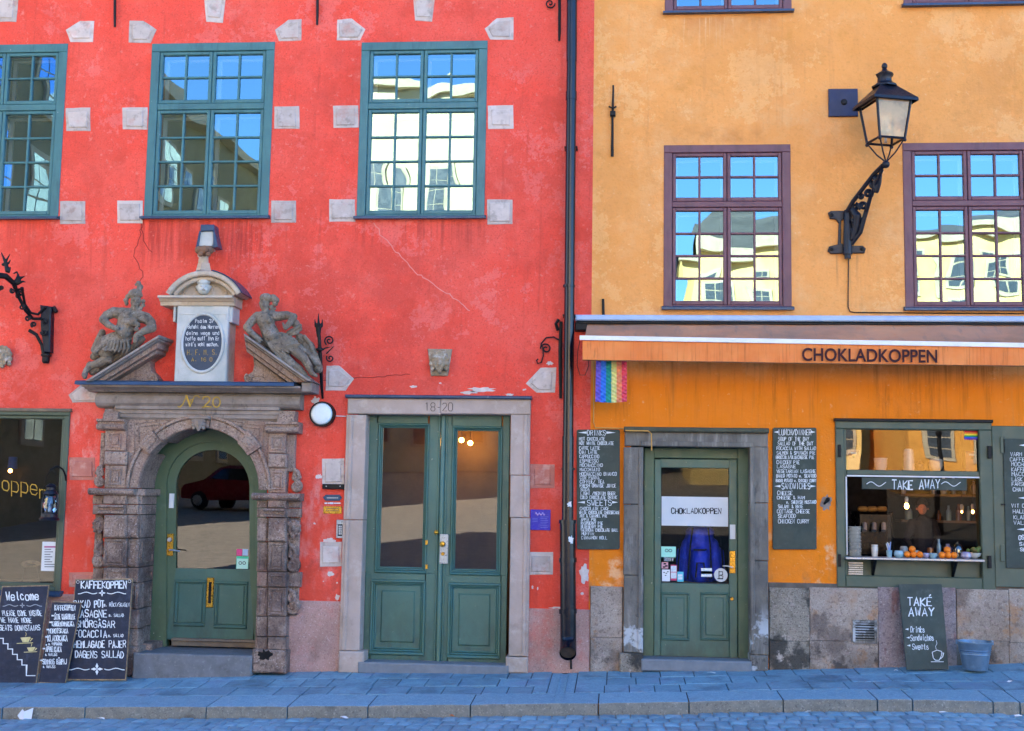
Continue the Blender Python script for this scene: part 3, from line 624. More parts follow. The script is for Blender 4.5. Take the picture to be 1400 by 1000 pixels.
for p in [[(89.3,40.3),(108.5,28),(127.8,28),(126.5,57.4),(95.5,57.4)], [(176,28),(195,28),(213,40),(204.7,58),(175,57.4)], [(375,40),(394,26.5),(412,26),(411,55),(381,56)],
          [(460.5,26),(480.6,25),(498.6,39.7),(491.5,55),(460,55)], [(662,38.8),(679,24),(702,23),(701.4,53.6),(669.8,53.6)], [(445.5,499.6),(463,500),(483,518.4),(472,534),(444.6,534)],
          [(719,524),(739,503.4),(760,502.5),(759,536.7),(733,537)], [(-15,-25),(26,-25),(21.5,30),(-12,29)], [(277,-25),(310,-25),(303.5,30.6),(281.5,29.6)], [(563,-25),(597,-25),(590,29),(567,27.6)],
          sq(89,147,123,179), sq(166.5,146.6,200.6,176.7), sq(80.6,274.4,115.3,306), sq(159.7,274.4,194,305.4), sq(374.3,145,408.6,176), sq(370.5,273.5,404,304.6), sq(454.9,144,489.3,174.3),
          sq(449.6,272.2,485,303.3), sq(666.9,143.6,701.7,175.8), sq(665.7,272.9,700.8,306.4), sq(440,627,470.5,663), sq(437,741,466.5,775), sq(722.5,755,756,786)]: stone(p)
stone([(93,540),(110,526),(137,525),(138,550),(98,551)]); stone(sq(94,626,128.7,656.5), m_block_red); stone(sq(725,635,758,668), m_block_red); stone(sq(93,783,132,803), m_block_red)
# small cracks and peeled spots are thin layers of the plaster
m_crack = mat('crack_filler', 'e08a80', 'd87a70', 9, .9, 0); m_crackd = mat('crack_shadow_line', '8c2c24', '7c2820', 9, .9, 0); m_peel = mat('bare_lime_plaster', 'ddcfc8', 'c8b8b0', 12, .9, .3)
def crack(pts, wd_, m, parent, j=1.6, seed=1):
    rr = random.Random(seed); P = []
    for (a, b), (c, d) in zip(pts, pts[1:]):
        n = max(2, int(math.hypot(c-a, d-b)/5))
        for i in range(n): P.append((a+(c-a)*i/n+rr.uniform(-j, j), b+(d-b)*i/n+rr.uniform(-j, j)))
    P.append(pts[-1]); MB().ribbon(P, wd_, Flat(0), .0025).build('crack', m, parent)
crack([(512, 305), (524, 325), (548, 352), (575, 378), (610, 400), (642, 425)], 1.3, m_crack, red, 2, 3)
crack([(193, 303), (196, 330), (208, 345)], .9, m_crackd, red, 1.5, 4); crack([(196, 300), (188, 335), (182, 352), (196, 372), (190, 388)], .8, m_crackd, red, 1.5, 5)
crack([(420, 530), (440, 520), (520, 515), (560, 512)], .8, m_crackd, red, 1.2, 6)
def blotch(cx, cy, rx, ry, parent, m=m_peel, seed=0, d=0, nm='peeled_patch'):
    rr = random.Random(seed); n = 18; P = []
    for i in range(n):
        a = 2*pi*i/n; k = rr.uniform(.55, 1.15); P.append((w(cx+rx*k*cos(a), cy+ry*k*sin(a), d).x, w(cx+rx*k*cos(a), cy+ry*k*sin(a), d).z))
    c_ = w(cx, cy, d); mb = MB(); mb.add([(c_.x, -d-.003, c_.z)]+[(x, -d-.003, z) for x, z in P], [(0, i+1, (i+1) % n+1) for i in range(n)]); mb.build(nm, m, parent)
for i, (a, b, c, f) in enumerate([(565, 529, 5, 2), (658, 533, 20, 4), (640, 537, 12, 2.5), (697, 540, 6, 2), (717, 533, 3, 1.5), (451, 739, 9, 4), (452, 785, 5, 4), (461, 817, 4, 5), (461, 797, 1.5, 1.5),
      (752, 497, 6, 3), (748, 513, 2, 1), (431, 548, 6, 6), (436, 652, 5, 4), (430, 716, 2, 1.5), (728, 803, 1.5, 3), (763, 831, 12, 1.6), (735, 805, 1.2, 2.5), (798, 745+40, 7, 14), (796, 812, 3, 2), (442, 795, 1, 1), (602, 524, 2, 1)]): blotch(a, b, c, f, red, seed=i)
for i, (a, b, c, f) in enumerate([(590, 118, 0, 0)]): pass
# plinths
def blockwall(xs, ys, parent, m, nm, d1=.035, jit=1.5, rough=True):
    for i in range(len(xs)-1):
        for j in range(len(ys)-1):
            a, b = xs[i], xs[i+1]; c, f = ys[j], ys[j+1]
            MB().pbox(a+.25, c+.2, b-.25, f-.2, -.1, d1+R.uniform(-.003, .003), .004).build(nm, m if m is not m_plinth_y else {1107: m_py2, 1201: m_py3, 1240: m_py3, 1308: m_py2, 1380: m_py2, 807: m_py2}.get(a, m), parent)
m_mort = mat('dark_mortar', '6c6258', '5a5248', 9, .95, .4)
for x0_, x1_ in ((806.5, 852), (1051, 1620)): MB().pbox(x0_, 802.5, x1_, 936, -.1, .018).build('mortar_backing', m_mort, yel)
MB().pbox(390, 822, 474, 935, -.1, .03, .012).build('plinth', m_plinth_r, red); MB().pbox(716, 833, 806, 935, -.1, .03, .012).build('plinth', m_plinth_r, red)
MB().pbox(-200, 810, 140, 945, -.1, .03, .012).build('plinth', m_plinth_r, red)
blockwall([807, 851], [802, 872, 935], yel, m_plinth_y, 'plinth_stone'); blockwall([1052, 1107, 1201], [804, 877, 935], yel, m_plinth_y, 'plinth_stone')
blockwall([1201, 1240, 1308], [803, 935], yel, m_plinth_y, 'plinth_stone'); blockwall([1308, 1380], [806, 876, 935], yel, m_plinth_y, 'plinth_stone'); blockwall([1380, 1460, 1600], [806, 880, 935], yel, m_plinth_y, 'plinth_stone')
# ventilation grille
vg = MB(); a, b, c, f = wrect(1166, 848, 1199, 880, .05)
vg.box(a, b, -.055, -.02, f-.025, f); vg.box(a, b, -.055, -.02, c, c+.025); vg.box(a, a+.025, -.055, -.02, c+.025, f-.025); vg.box(b-.025, b, -.055, -.02, c+.025, f-.025)
vr = vg.build('ventilation_grille', m_greystone, yel)
for i in range(7):
    z = c+.037+(f-c-.06)*i/6.6; s_ = MB(); s_.add([(a+.025, -.06, z-.004), (b-.025, -.06, z-.004), (b-.025, -.05, z+.006), (a+.025, -.05, z+.006), (a+.025, -.06, z-.007), (b-.025, -.06, z-.007)], [(0, 1, 2, 3), (4, 5, 1, 0)]); s_.build('slat', m_greystone, vr)
MB().box(a+.02, b-.02, -.045, -.042, c+.02, f-.02).build('backing', m_dark, vr)
# ---------------------------------------------------------------- the far side of the square (seen mirrored in the panes)
m_palace = mat('pale_palace_render', 'd4c4a0', 'c4b490', .5, .9, .1, 20); m_olive = mat('olive_render', '8c8266', '7c7258', .5, .9, .1, 20)
m_cream = mat('cream_render', 'ecd08c', 'e0c078', .5, .9, .1, 20); m_orange = mat('orange_render', 'dca04c', 'd09040', .5, .9, .1, 20)
m_zinc = mat('zinc_roof', '6c6a64', '5c5a54', .6, .5, .1, 10, metal=.2); m_trim = mat('pale_trim', 'b8ac94', 'a89c84', 2, .8, .1)
m_fwin = mat('far_window_glass', '4c545c', '3c444c', 1, .3, 0, spec=.4)
m_swin = mat('sky_mirroring_glass', '8cb4e0', '7ca8dc', 1, .05, 0, metal=.9, rvar=.02)
def farhouse(name, x0, x1, L, z1, m, label, cols, rows, roof=3, facing='Y', depth=9, z0=-1, grp='far_house', oval=None, rm=None, wh=(1.0, 1.9)):
    """facing 'Y': front at y=-L looking to +Y; facing 'X': front at x=x1 running y from -L to -L-depth looking to +X"""
    root = empty(name, ((x0+x1)/2, -L-depth/2, 0), label, 'house')
    gz = (zroad(0, L+(depth/2 if facing == 'X' else 0)))+.3; mb = MB(); mb.box(x0, x1, -L-depth, -L, z0, z1); mb.build('wall', m, root)
    r = MB()
    if facing == 'Y': r.add([(x0-.3, -L+.4, z1), (x1+.3, -L+.4, z1), (x1-1, -L-depth/2, z1+roof), (x0+1, -L-depth/2, z1+roof), (x1+.3, -L-depth-.4, z1), (x0-.3, -L-depth-.4, z1)], [(0, 1, 2, 3), (3, 2, 4, 5), (0, 3, 5), (1, 4, 2)])
    else: r.add([(x1+.4, -L+.3, z1), (x1+.4, -L-depth-.3, z1), ((x0+x1)/2, -L-depth+1, z1+roof), ((x0+x1)/2, -L-1, z1+roof), (x0-.4, -L-depth-.3, z1), (x0-.4, -L+.3, z1)], [(0, 1, 2, 3), (3, 2, 4, 5), (0, 3, 5), (1, 4, 2)])
    r.build('roof', rm or m_zinc, root)
    def put(mbx, a0, a1, h0, h1, pr0, pr1):
        if facing == 'Y': mbx.box(a0, a1, -L+pr0, -L+pr1, h0, h1)
        else: mbx.box(x1+pr0, x1+pr1, -L-a1, -L-a0, h0, h1)
    a0, a1 = (x0, x1) if facing == 'Y' else (0, depth)
    t = MB(); put(t, a0-.2, a1+.2, z1-.6, z1-.02, .002, .5); put(t, a0, a1, gz+5.2, gz+5.5, .002, .15); t.build('cornice', m_trim, root)
    st = (z1-gz-1.2-1.2)/rows
    for j in range(rows):
        for i in range(cols):
            c = a0+(i+.5)*(a1-a0)/cols; h = gz+1.4+j*st
            f = MB(); W, H = wh; H = min(H, st*.62)
            put(f, c-W/2-.16, c+W/2+.16, h-.16, h+H+.16, .003, .09); fo = f.build('window', m_trim, root)
            g = MB()
            for p in (0, 1):
                for q in (0, 1, 2): put(g, c-W/2+p*W/2+.03, c-W/2+(p+1)*W/2-.03, h+q*H/3+.03, h+(q+1)*H/3-.03, .08, .11)
            g.build('pane', m_swin if facing == 'X' else m_fwin, fo)
    if oval:
        for c, h in oval:
            o = MB(); o.lathe((c, -L+.12, h), [(0, 0), (.75, 0), (.8, .05), (.8, .14), (0, .14)], 18, axis='y', sy=1.15)
            oo = o.build('oval_window', m_trim, root); MB().lathe((c, -L+.14, h), [(0, .0), (.55, .0), (.55, .01), (0, .01)], 18, axis='y', sy=1.15).build('pane', m_fwin, oo)
    return root
farhouse('shaded_house', -34, -17.5, 14, 17.5, m_olive, 'olive rendered house in shade along the left side of the square, behind the camera', 11, 4, 3, 'X', 38, wh=(1.2, 2.1))
farhouse('palace', -15, 1.5, 56, 25.5, m_palace, 'pale stone palace with oval windows across the square, mirrored in the third teal window', 6, 3, 1.2, oval=[(-12.5, 16), (-9.5, 16), (-6.5, 16), (-3.5, 16)], wh=(1.3, 3))
farhouse('yellow_house', 3.5, 11.5, 48, 14.6, m_cream, 'cream yellow house with grey roof mirrored in the plum window', 4, 4, 2.6)
farhouse('orange_house', 12.5, 24, 42, 9.5, m_orange, 'low orange house across the square mirrored in the takeaway window', 5, 2, 1.0)
farhouse('cream_house', 12, 30, 62, 18.5, m_cream, 'tall cream house behind the low orange one across the square', 8, 5, 1.6)
# street lamp standing across the square
sp = MB(); sx, sy_ = 9.2, -24; z = zroad(sx, 24)
sp.lathe((sx, sy_, z), [(.16, 0), (.16, .5), (.08, .6), (.06, 2.9), (.1, 3), (.05, 3.1)], 10)
slp = empty('street_lamp', (sx, sy_, z), 'black post lamp standing on the square, mirrored in the takeaway window', 'lamp'); sp.build('post', m_iron, slp)
MB().lathe((sx, sy_, z), [(.14, 3.1), (.26, 3.6), (.0, 3.61)], 6).build('lantern_glass', m_white, slp); MB().lathe((sx, sy_, z), [(.34, 3.6), (.12, 3.85), (.05, 3.95), (0, 4.05)], 6).build('cap', m_iron, slp)
# a red hatchback parked on the square
def car(cx, cy, z, rz):
    from mathutils import Matrix
    M_ = Matrix.Translation((cx, cy, z)) @ Matrix.Rotation(rz, 4, 'Z')
    root = empty('parked_car', (cx, cy, z), 'red hatchback parked on the square, mirrored in the arched door', 'car')
    mp = mat('red_car_paint', '8c1420', '7c1018', 3, .25, 0, coat=.6); mr = mat('tyre_rubber', '141414', '101010', 5, .8, .1); mg = mat('car_window', '0c1014', '0a0c10', 1, .08, 0, spec=.8)
    # side profile (x forward, z), swept across the width with tumblehome
    prof = [(-2.0, .35), (-2.05, .75), (-1.95, .95), (-1.6, 1.38), (-1.3, 1.45), (.2, 1.45), (.6, 1.36), (1.15, .98), (1.9, .86), (2.05, .7), (2.05, .35)]
    mb = MB(); rows = [(-.82, .93), (-.86, 1), (0, 1.01), (.86, 1), (.82, .93)]; n = len(prof)
    for yy, k in rows:
        for x, zz in prof:
            q = 1 if zz < 1 else 1-.16*(zz-1)/.45
            mb.v.append(M_ @ Vector((x*(k if abs(x) > 1.8 else 1), yy*q, zz)))
    for r in range(len(rows)-1):
        for i in range(n): j = (i+1) % n; mb.f.append((r*n+i, r*n+j, (r+1)*n+j, (r+1)*n+i))
    mb.f.append(tuple(range(n))); mb.f.append(tuple((len(rows)-1)*n+i for i in range(n))[::-1]); mb.build('body', mp, root)
    gl = MB()
    for s_ in (-1, 1):
        gl.add([M_ @ Vector(p) for p in [(-1.5, s_*.85, 1.0), (.95, s_*.85, 1.0), (.35, s_*.80, 1.34), (-1.3, s_*.80, 1.36)]], [(0, 1, 2, 3)])
    gl.add([M_ @ Vector(p) for p in [(-1.93, -.7, 1.0), (-1.93, .7, 1.0), (-1.64, .62, 1.36), (-1.64, -.62, 1.36)]], [(0, 1, 2, 3)])
    gl.add([M_ @ Vector(p) for p in [(1.15, -.7, 1.02), (1.15, .7, 1.02), (.64, .62, 1.37), (.64, -.62, 1.37)]], [(0, 1, 2, 3)])
    gl.build('windows', mg, root)
    for x in (-1.3, 1.35):
        for s_ in (-1, 1):
            t = MB(); P = [(0, 0), (.2, 0), (.3, .03), (.32, .08), (.32, .16), (.3, .2), (0, .2)]
            base = len(t.v); n2 = 18
            for r_, h in P:
                for k in range(n2): a = 2*pi*k/n2; t.v.append(M_ @ Vector((x+r_*cos(a), s_*(.9-h), .32+r_*sin(a))))
            for i in range(len(P)-1):
                for k in range(n2): a = i*n2+k; b = i*n2+(k+1) % n2; t.f.append((a, b, b+n2, a+n2))
            wo = t.build('wheel', mr, root)
            h = MB(); 
            for k in range(n2): a = 2*pi*k/n2; h.v.append(M_ @ Vector((x+.19*cos(a), s_*.915, .32+.19*sin(a))))
            h.f.append(tuple(range(n2))); h.build('rim', m_steel, wo)
    for s_ in (-1, 1):
        MB().add([M_ @ Vector(p) for p in [(-2.06, s_*.5, .72), (-2.06, s_*.78, .72), (-1.99, s_*.78, .9), (-1.99, s_*.5, .9)]], [(0, 1, 2, 3)]).build('tail_light', mat('tail_light_red', 'a01010', 'c02020', 5, .3, 0), root)
car(-13.0, -29, zroad(-12, 29), radians(-162))
# ---------------------------------------------------------------- the carved doorway with the arched door
por = empty('stone_portal', (w(278, 920).x, -.1, w(278, 920).z), 'carved brown sandstone doorway with broken pediment round the arched green door, numbered 20', 'portal')
def pb(name, x0, y0, x1, y1, d0, d1, m=m_portal, c=.008, parent=por, **kw): return MB().pbox(x0, y0, x1, y1, d0, d1, c).build(name, m, parent, **kw)
def profile(name, x0, x1, prof, m=m_portal, parent=por, y_slope=0.0, d0=-.02):
    """horizontal moulding: prof = [(y px, depth m)] from top to bottom, between x0 and x1 (px at the wall), ends returned"""
    mb = MB(); L, Rr = [], []
    xa = w(x0, prof[0][0], .1).x; xb = w(x1, prof[0][0], .1).x
    pts = [((w((x0+x1)/2, y, d)).z, d) for y, d in prof]
    dmin = min(d for _, d in pts)
    for z, d in pts: L.append((xa-(d-dmin)*.0, -d, z)); Rr.append((xb, -d, z))
    n = len(L); P0 = [(xa, -d0, pts[0][0])]+L+[(xa, -d0, pts[-1][0])]; P1 = [(xb, -d0, pts[0][0])]+Rr+[(xb, -d0, pts[-1][0])]
    k = len(P0); vs = P0+P1; fs = [(i, i+1, k+i+1, k+i) for i in range(k-1)]+[tuple(range(k)), tuple(range(2*k-1, k-1, -1))]
    return mb.add(vs, fs).build(name, m, parent)
def framed(name, x0, y0, x1, y1, d0, d1, parent=por, m=m_portal, inset=3.2, boss=True):
    """rusticated block with a sunk border and a raised centre"""
    o = pb(name, x0, y0, x1, y1, d0, d1, m, .01, parent)
    if boss:
        i = inset
        g = MB(); a, b, c, f = wrect(x0+i, y0+i, x1-i, y1-i, d1); t = .014
        g.box(a, b, -d1-.014, -d1+.004, f-t, f, .005); g.box(a, b, -d1-.014, -d1+.004, c, c+t, .005); g.box(a, a+t, -d1-.0135, -d1+.004, c+t, f-t, .005); g.box(b-t, b, -d1-.0135, -d1+.004, c+t, f-t, .005)
        g.build('panel_moulding', m, o)
        if x1-x0 > 18 and y1-y0 > 24: pb('raised_panel', x0+i+3.2, y0+i+3.5, x1-i-3.2, y1-i-3.5, d1-.004, d1+.012, m, .008, o)
    return o
# piers below the impost: front column block, narrow inner block, and the return in the reveal
F1, F2 = .16, .11
LY = [677, 690, 704, 736, 776, 797, 833, 860, 884]
RY = [684, 695, 708, 741, 782, 803, 843, 871, 889]
for side, Y in (('l', LY), ('r', RY)):
    xa, xb, xc = (140, 172, 188) if side == 'l' else (366, 390, 390)
    if side == 'l': cols = [(141, 172.3, F1), (172.8, 188.6, F2)]
    else: cols = [(351, 365.5, F2), (366, 390.5, F1)]
    for j in range(8):
        tall = Y[j+1]-Y[j] > 25
        for (p, q, dd) in cols:
            if j in (3, 5) : framed('portal_block', p, Y[j]+.6, q, Y[j+1]-.4, -.05, dd, inset=2.6)
            elif j == 4 and dd == F1: framed('portal_block', p, Y[j]+.6, q, Y[j+1]-.4, -.05, dd+.02, inset=4)
            elif j == 1 and dd == F1:
                profile('capital_moulding', p-2.5, q+1.5, [(Y[j]+.5, dd+.045), (Y[j]+3.5, dd+.05), (Y[j]+4.5, dd+.02), (Y[j]+8, dd+.012), (Y[j]+9, dd+.03), (Y[j]+12, dd+.03), (Y[j+1]-.4, dd)])
            elif j == 2: pb('portal_block', p, Y[j]+.6, q, Y[j+1]-.4, -.05, dd+.035, c=.016)
            else: pb('portal_block', p, Y[j]+.6, q, Y[j+1]-.4, -.05, dd+.01)
    # outer ornament strip backing
    ox = (126.5, 141) if side == 'l' else (390.5, 411)
    for j in (0, 1, 4, 5) if side == 'l' else (0, 1, 4): pb('portal_block', ox[0], Y[j]+.6, ox[1], Y[j+1]-.4, -.05, .07)
    pb('backing', ox[0]+2, Y[2], ox[1]-2, Y[4], -.05, .03)
if True: pb('backing', 392, RY[5], 408, RY[6], -.05, .03)
# reveals inside the arch: blocks of the jambs, seen obliquely
XJL = w(188.6, 780, F2).x; XJR = w(351, 780, F2).x
DD = .34       # how far back the wooden door frame stands
for side, Y in (('l', LY), ('r', RY)):
    for j in range(8):
        za = w(188 if side == 'l' else 351, Y[j+1]-.4, F2).z; zb = w(188 if side == 'l' else 351, Y[j]+.6, F2).z
        mb = MB(); X = XJL if side == 'l' else XJR; s_ = 1 if side == 'l' else -1
        xs_ = sorted((X-s_*.3, X-s_*.004)); mb.box(xs_[0], xs_[1], -F2+.03, DD, za, zb, 0); o = mb.build('jamb_block', m_portal, por)
        if j in (3, 4, 5):
            g = MB(); t = .015; y0, y1 = -F2+.07, DD-.05; z0_, z1_ = za+.04, zb-.04; xx = sorted((X-s_*.006, X+s_*.008))
            g.box(xx[0], xx[1], y0, y1, z1_-t, z1_); g.box(xx[0], xx[1], y0, y1, z0_, z0_+t); g.box(xx[0], xx[1], y0, y0+t, z0_+t, z1_-t); g.box(xx[0], xx[1], y1-t, y1, z0_+t, z1_-t); g.build('panel_moulding', m_portal, o)
# bases
pb('base_block', 344, 889, 390.5, 921, -.05, F1+.05, c=.02); pb('base_block', 136, 884, 188.6, 925, -.05, F1+.04, c=.02)
blotch(362, 896, 11, 8, por, m_dark, 77, F1+.05, nm='black_stain')
pb('base_block', 188.6, 880, 207, 905, -.4, -.02)
# impost rolls
for x0, x1, y0, y1 in ((126, 188.5, 668, 677.5), (348, 413, 674.5, 684.5)):
    profile('impost', x0, x1, [(y0, .17), (y0+1, .195), (y0+3.5, .215), (y0+6.5, .21), (y0+9, .18), (y1, .15)])
mb = MB(); zc0, zc1 = w(188.5, 677.5, .1).z, w(188.5, 668.5, .1).z
mb.box(XJL-.1, XJL+.035, -F2, DD, zc0, zc1, 0); mb.build('impost', m_portal, por)
mb = MB(); mb.box(XJR-.035, XJR+.1, -F2, DD, zc0-.03, zc1-.03, 0); mb.build('impost', m_portal, por)
# arch ring
AC = w(270.6, 669, .12); RI, RO = 82.2*U*1.01, 99.5*U*1.01
def arcpart(name, a0, a1, r0, r1, d0, d1, m=m_portal, n=12, parent=por, c=AC, ch=.008):
    P = [(c.x+r1*cos(a0+(a1-a0)*i/n), c.z+r1*sin(a0+(a1-a0)*i/n)) for i in range(n+1)]+[(c.x+r0*cos(a1-(a1-a0)*i/n), c.z+r0*sin(a1-(a1-a0)*i/n)) for i in range(n+1)]
    mb = MB(); k = n+1
    O = P[:k]; I = P[k:][::-1]
    for i in range(n):
        f = lambda q, d: (q[0], -d, q[1])
        # bevelled band: outer edge, face, inner edge
        def sh_(q, s_): 
            v = Vector((q[0]-c.x, q[1]-c.z)); v = v*(1+s_/v.length); return (c.x+v.x, c.z+v.y)
        o0, o1, i0, i1 = O[i], O[i+1], I[i], I[i+1]; a_, b_ = sh_(o0, -ch), sh_(o1, -ch); e_, g_ = sh_(i0, ch), sh_(i1, ch)
        mb.add([f(o0, d0), f(o1, d0), f(o1, d1-ch), f(o0, d1-ch), f(a_, d1), f(b_, d1), f(e_, d1), f(g_, d1), f(i0, d1-ch), f(i1, d1-ch), f(i0, d0), f(i1, d0)],
               [(0, 1, 2, 3), (3, 2, 5, 4), (4, 5, 7, 6), (6, 7, 9, 8), (8, 9, 11, 10)])
    for q0, q1 in ((O[0], I[0]), (O[-1], I[-1])): mb.add([(q0[0], -d0, q0[1]), (q0[0], -d1+ch, q0[1]), (q1[0], -d1+ch, q1[1]), (q1[0], -d0, q1[1])], [(0, 1, 2, 3)])
    return mb.build(name, m, parent, smooth='auto')
brk = [0, 34, 50, 82, 98, 130, 146, 180]
for a, b in zip(brk, brk[1:]):
    A, B = radians(a+.25), radians(b-.25)
    if b-a < 18 and a != 82:
        o = arcpart('arch_block', A, B, RI-.01, RO+.02, -.05, F2+.045)
        for q in (0, 1): arcpart('square_moulding', A+.04+q*.05, B-.04-q*.05, RI+.03+q*.03, RO-.02-q*.03, F2+.04, F2+.062-q*.0+.006*q, n=4, parent=o, ch=.012)
    elif a == 82: arcpart('arch_block', A, B, RI, RO, -.05, F2+.02)
    else:
        o = arcpart('arch_stone', A, B, RI, RO-.035, -.05, F2+.005); arcpart('arch_moulding', A, B, RO-.034, RO, -.05, F2+.03, parent=o)
        arcpart('soffit', A, B, RI-.005, RI+.03, -DD, F2-.015, parent=o, m=m_portal)
# spandrel panel filling between arch and architrave
zt, zb_ = w(270, 574, .08).z, AC.z
sp = MB(); n = 24; xl, xr = w(172.5, 600, .08).x, w(369, 600, .08).x
for i in range(n):
    a0, a1 = pi*i/n, pi*(i+1)/n
    def outer(a):
        dx, dz = cos(a), sin(a); t = 1e9
        if dx > 1e-6: t = min(t, (xr-AC.x)/dx)
        if dx < -1e-6: t = min(t, (xl-AC.x)/dx)
        if dz > 1e-6: t = min(t, (zt-AC.z)/dz)
        return (AC.x+t*dx, AC.z+t*dz)
    p, q = outer(a0), outer(a1); r0_ = RO-.03
    sp.quad((p[0], -.085, p[1]), (q[0], -.085, q[1]), (AC.x+r0_*cos(a1), -.085, AC.z+r0_*sin(a1)), (AC.x+r0_*cos(a0), -.085, AC.z+r0_*sin(a0)))
for cx_ in (xl, xr):   # corners
    s_ = 1 if cx_ == xr else -1; a = math.atan2(zt-AC.z, cx_-AC.x)
    i0 = int(a/pi*n); p, q = outer(pi*i0/n), outer(pi*(i0+1)/n); sp.add([(cx_, -.085, zt), (p[0], -.085, p[1]), (q[0], -.085, q[1])], [(0, 1, 2)])
sp.build('spandrel', m_portal, por)
for s_ in (-1, 1):      # engraved triangular frames
    def Q(px, py): return w(px, py, .09)
    c0 = 270.6
    tri = [(184, 572+8), (236, 573), (205, 592), (184, 622)] if s_ < 0 else [(360, 583), (312, 574.5), (341, 596), (360, 625)]
    for k in (0, 1):
        cx = sum(p[0] for p in tri)/4; cy = sum(p[1] for p in tri)/4; P = [(cx+(x-cx)*(1-.34*k), cy+(y-cy)*(1-.34*k), .088) for x, y in tri]
        MB().ptube(P, 1.0, 6, close=True).build('panel_moulding', m_portal, por)
# upper pilasters with panels
for x0, x1, Y in ((143, 172, (588, 617, 636, 668)), (367, 390.5, (592, 620, 640, 674.5))):
    cx = (x0+x1)/2
    for j in range(3):
        if j == 1: pb('portal_block', x0-1, Y[1]+.4, x1+1, Y[2]-.4, -.05, .15, c=.014)
        else:
            o = pb('pilaster_panel', x0, Y[j]+.4, x1, Y[j+1]-.4, -.05, .12)
            a, b, c, f = wrect(cx-8, Y[j]+5, cx+8, Y[j+1]-4.5, .12); g = MB(); t = .016
            g.box(a, b, -.135, -.11, f-t, f, .006); g.box(a, b, -.135, -.11, c, c+t, .006); g.box(a, a+t, -.1345, -.11, c+t, f-t, .006); g.box(b-t, b, -.1345, -.11, c+t, f-t, .006); g.build('panel_moulding', m_portal, o)
            pb('raised_panel', cx-4.2, Y[j]+9, cx+4.2, Y[j+1]-8.5, .11, .132, c=.008, parent=o)
pb('portal_block', 391, 594, 403, 645, -.05, .06); pb('portal_block', 136.5, 592, 143, 640, -.05, .05)
# capitals of the pilasters, stepped architrave, frieze roll, cornice
profile('capital', 137, 174.5, [(573, .2), (576, .2), (577, .17), (580, .165), (581, .19), (583, .2), (586, .19), (588.5, .14)]); profile('capital', 366.5, 411, [(577, .2), (580, .2), (581, .17), (584, .165), (585, .19), (587, .2), (590, .19), (592.5, .14)])
profile('capital', 146, 166, [(559, .14), (562, .15), (566, .18), (573, .2)]); profile('capital', 384, 405, [(562, .14), (566, .15), (570, .18), (577, .2)])
profile('architrave', 161, 384.5, [(556, .17), (560, .185), (561, .15), (566, .145), (567, .13), (572, .12), (573, .10), (575, .09)], m_portal_g)
for x0, x1 in ((160.5, 167), (378, 384.5)): pb('architrave_return', x0, 573, x1, 581, -.02, .15, m_portal_g)
profile('frieze', 136, 413, [(537, .12), (539, .16), (542, .195), (547, .21), (552, .2), (556, .17), (559, .12)], m_portal_g)
profile('cornice', 126, 419, [(527, .36), (530, .36), (531, .30), (533.5, .27), (534, .22), (536.5, .2), (537.5, .14)], m_portal_g)
profile('flashing', 119, 412, [(521.5, .38), (523, .40), (527, .41), (527.2, .38)], m_sillm)
pb('cornice_end', 412, 523, 426, 536, -.02, .34, m_portal_g)
# gold numerals carved in the frieze
fl = Flat(.212)
def gold(pts, wd_): MB().ribbon(pts, wd_, fl, .004).build('numeral', m_gold, por)
gold([(243, 556), (246, 557), (250, 553), (255, 542)], 1.3); gold([(255, 541), (257, 547), (260, 556)], 2.4); gold([(260, 556), (263, 548), (266, 542), (270, 541), (273, 544)], 1.2)
gold(spiral(263.5, 548.5, 1.9, 2.0, 1, 0, 12), .9) if False else gold([(262+1.8*cos(a*.6), 548.5+2*sin(a*.6)) for a in range(12)], .9)
gold([(277, 546), (279, 543), (284, 542.5), (287, 545), (286, 549), (278, 557), (276, 557), (283, 556), (289, 557)], 1.7); gold([(296+5*cos(a*.42+.2), 550+7*sin(a*.42+.2)) for a in range(16)], 1.7)
# raking cornices of the broken pediment
def raking(name, top, bot, d0, d1, m, off=0): return MB().prism(top+bot[::-1], d0, d1, .006).build(name, m, por)
for s_ in (0, 1):
    if s_ == 0: T0, T1, B0, B1 = (116, 521), (217, 458), (150, 522), (214, 483)
    else: T0, T1, B0, B1 = (425, 521), (333, 456), (395, 524), (337, 481)
    def L(t): return (T0[0]+(B0[0]-T0[0])*t, T0[1]+(B0[1]-T0[1])*t), (T1[0]+(B1[0]-T1[0])*t, T1[1]+(B1[1]-T1[1])*t)
    for t0, t1, dd, mm, nm in ((0, .16, .44, m_portal_g, 'raking_moulding'), (.17, .3, .40, m_portal_g, 'raking_moulding'), (.31, .72, .33, m_portal, 'raking_cornice'), (.73, 1, .27, m_portal, 'raking_moulding')):
        a, b = L(t0); c, f = L(t1); raking(nm, [a, b], [c, f], -.02, dd, mm)
    # tympanum piece with concave scroll
    if s_ == 0: P = [(152, 522), (206, 488), (205, 500), (207, 508), (212, 512), (216, 518), (214, 523)]
    else: P = [(393, 524), (346, 488), (347, 500), (345, 508), (339, 512), (333, 517), (335, 524)]
    MB().prism(P, -.02, .14, .01).build('tympanum', m_portal, por)
    cx = 208 if s_ == 0 else 340; MB().ptube(spiral(cx, 517, 6, 1, 1.3, -1.2 if s_ == 0 else -1.9, 22, 1 if s_ == 0 else -1, .15), 1.3, 6).build('volute', m_portal, por)
    pts = [(178, 520), (190, 512), (200, 512), (206, 520)] if s_ == 0 else [(368, 522), (357, 514), (348, 514), (342, 521)]
    MB().ptube([(x, y, .145) for x, y in pts], 1.0, 6, close=True).build('panel_moulding', m_portal, por)
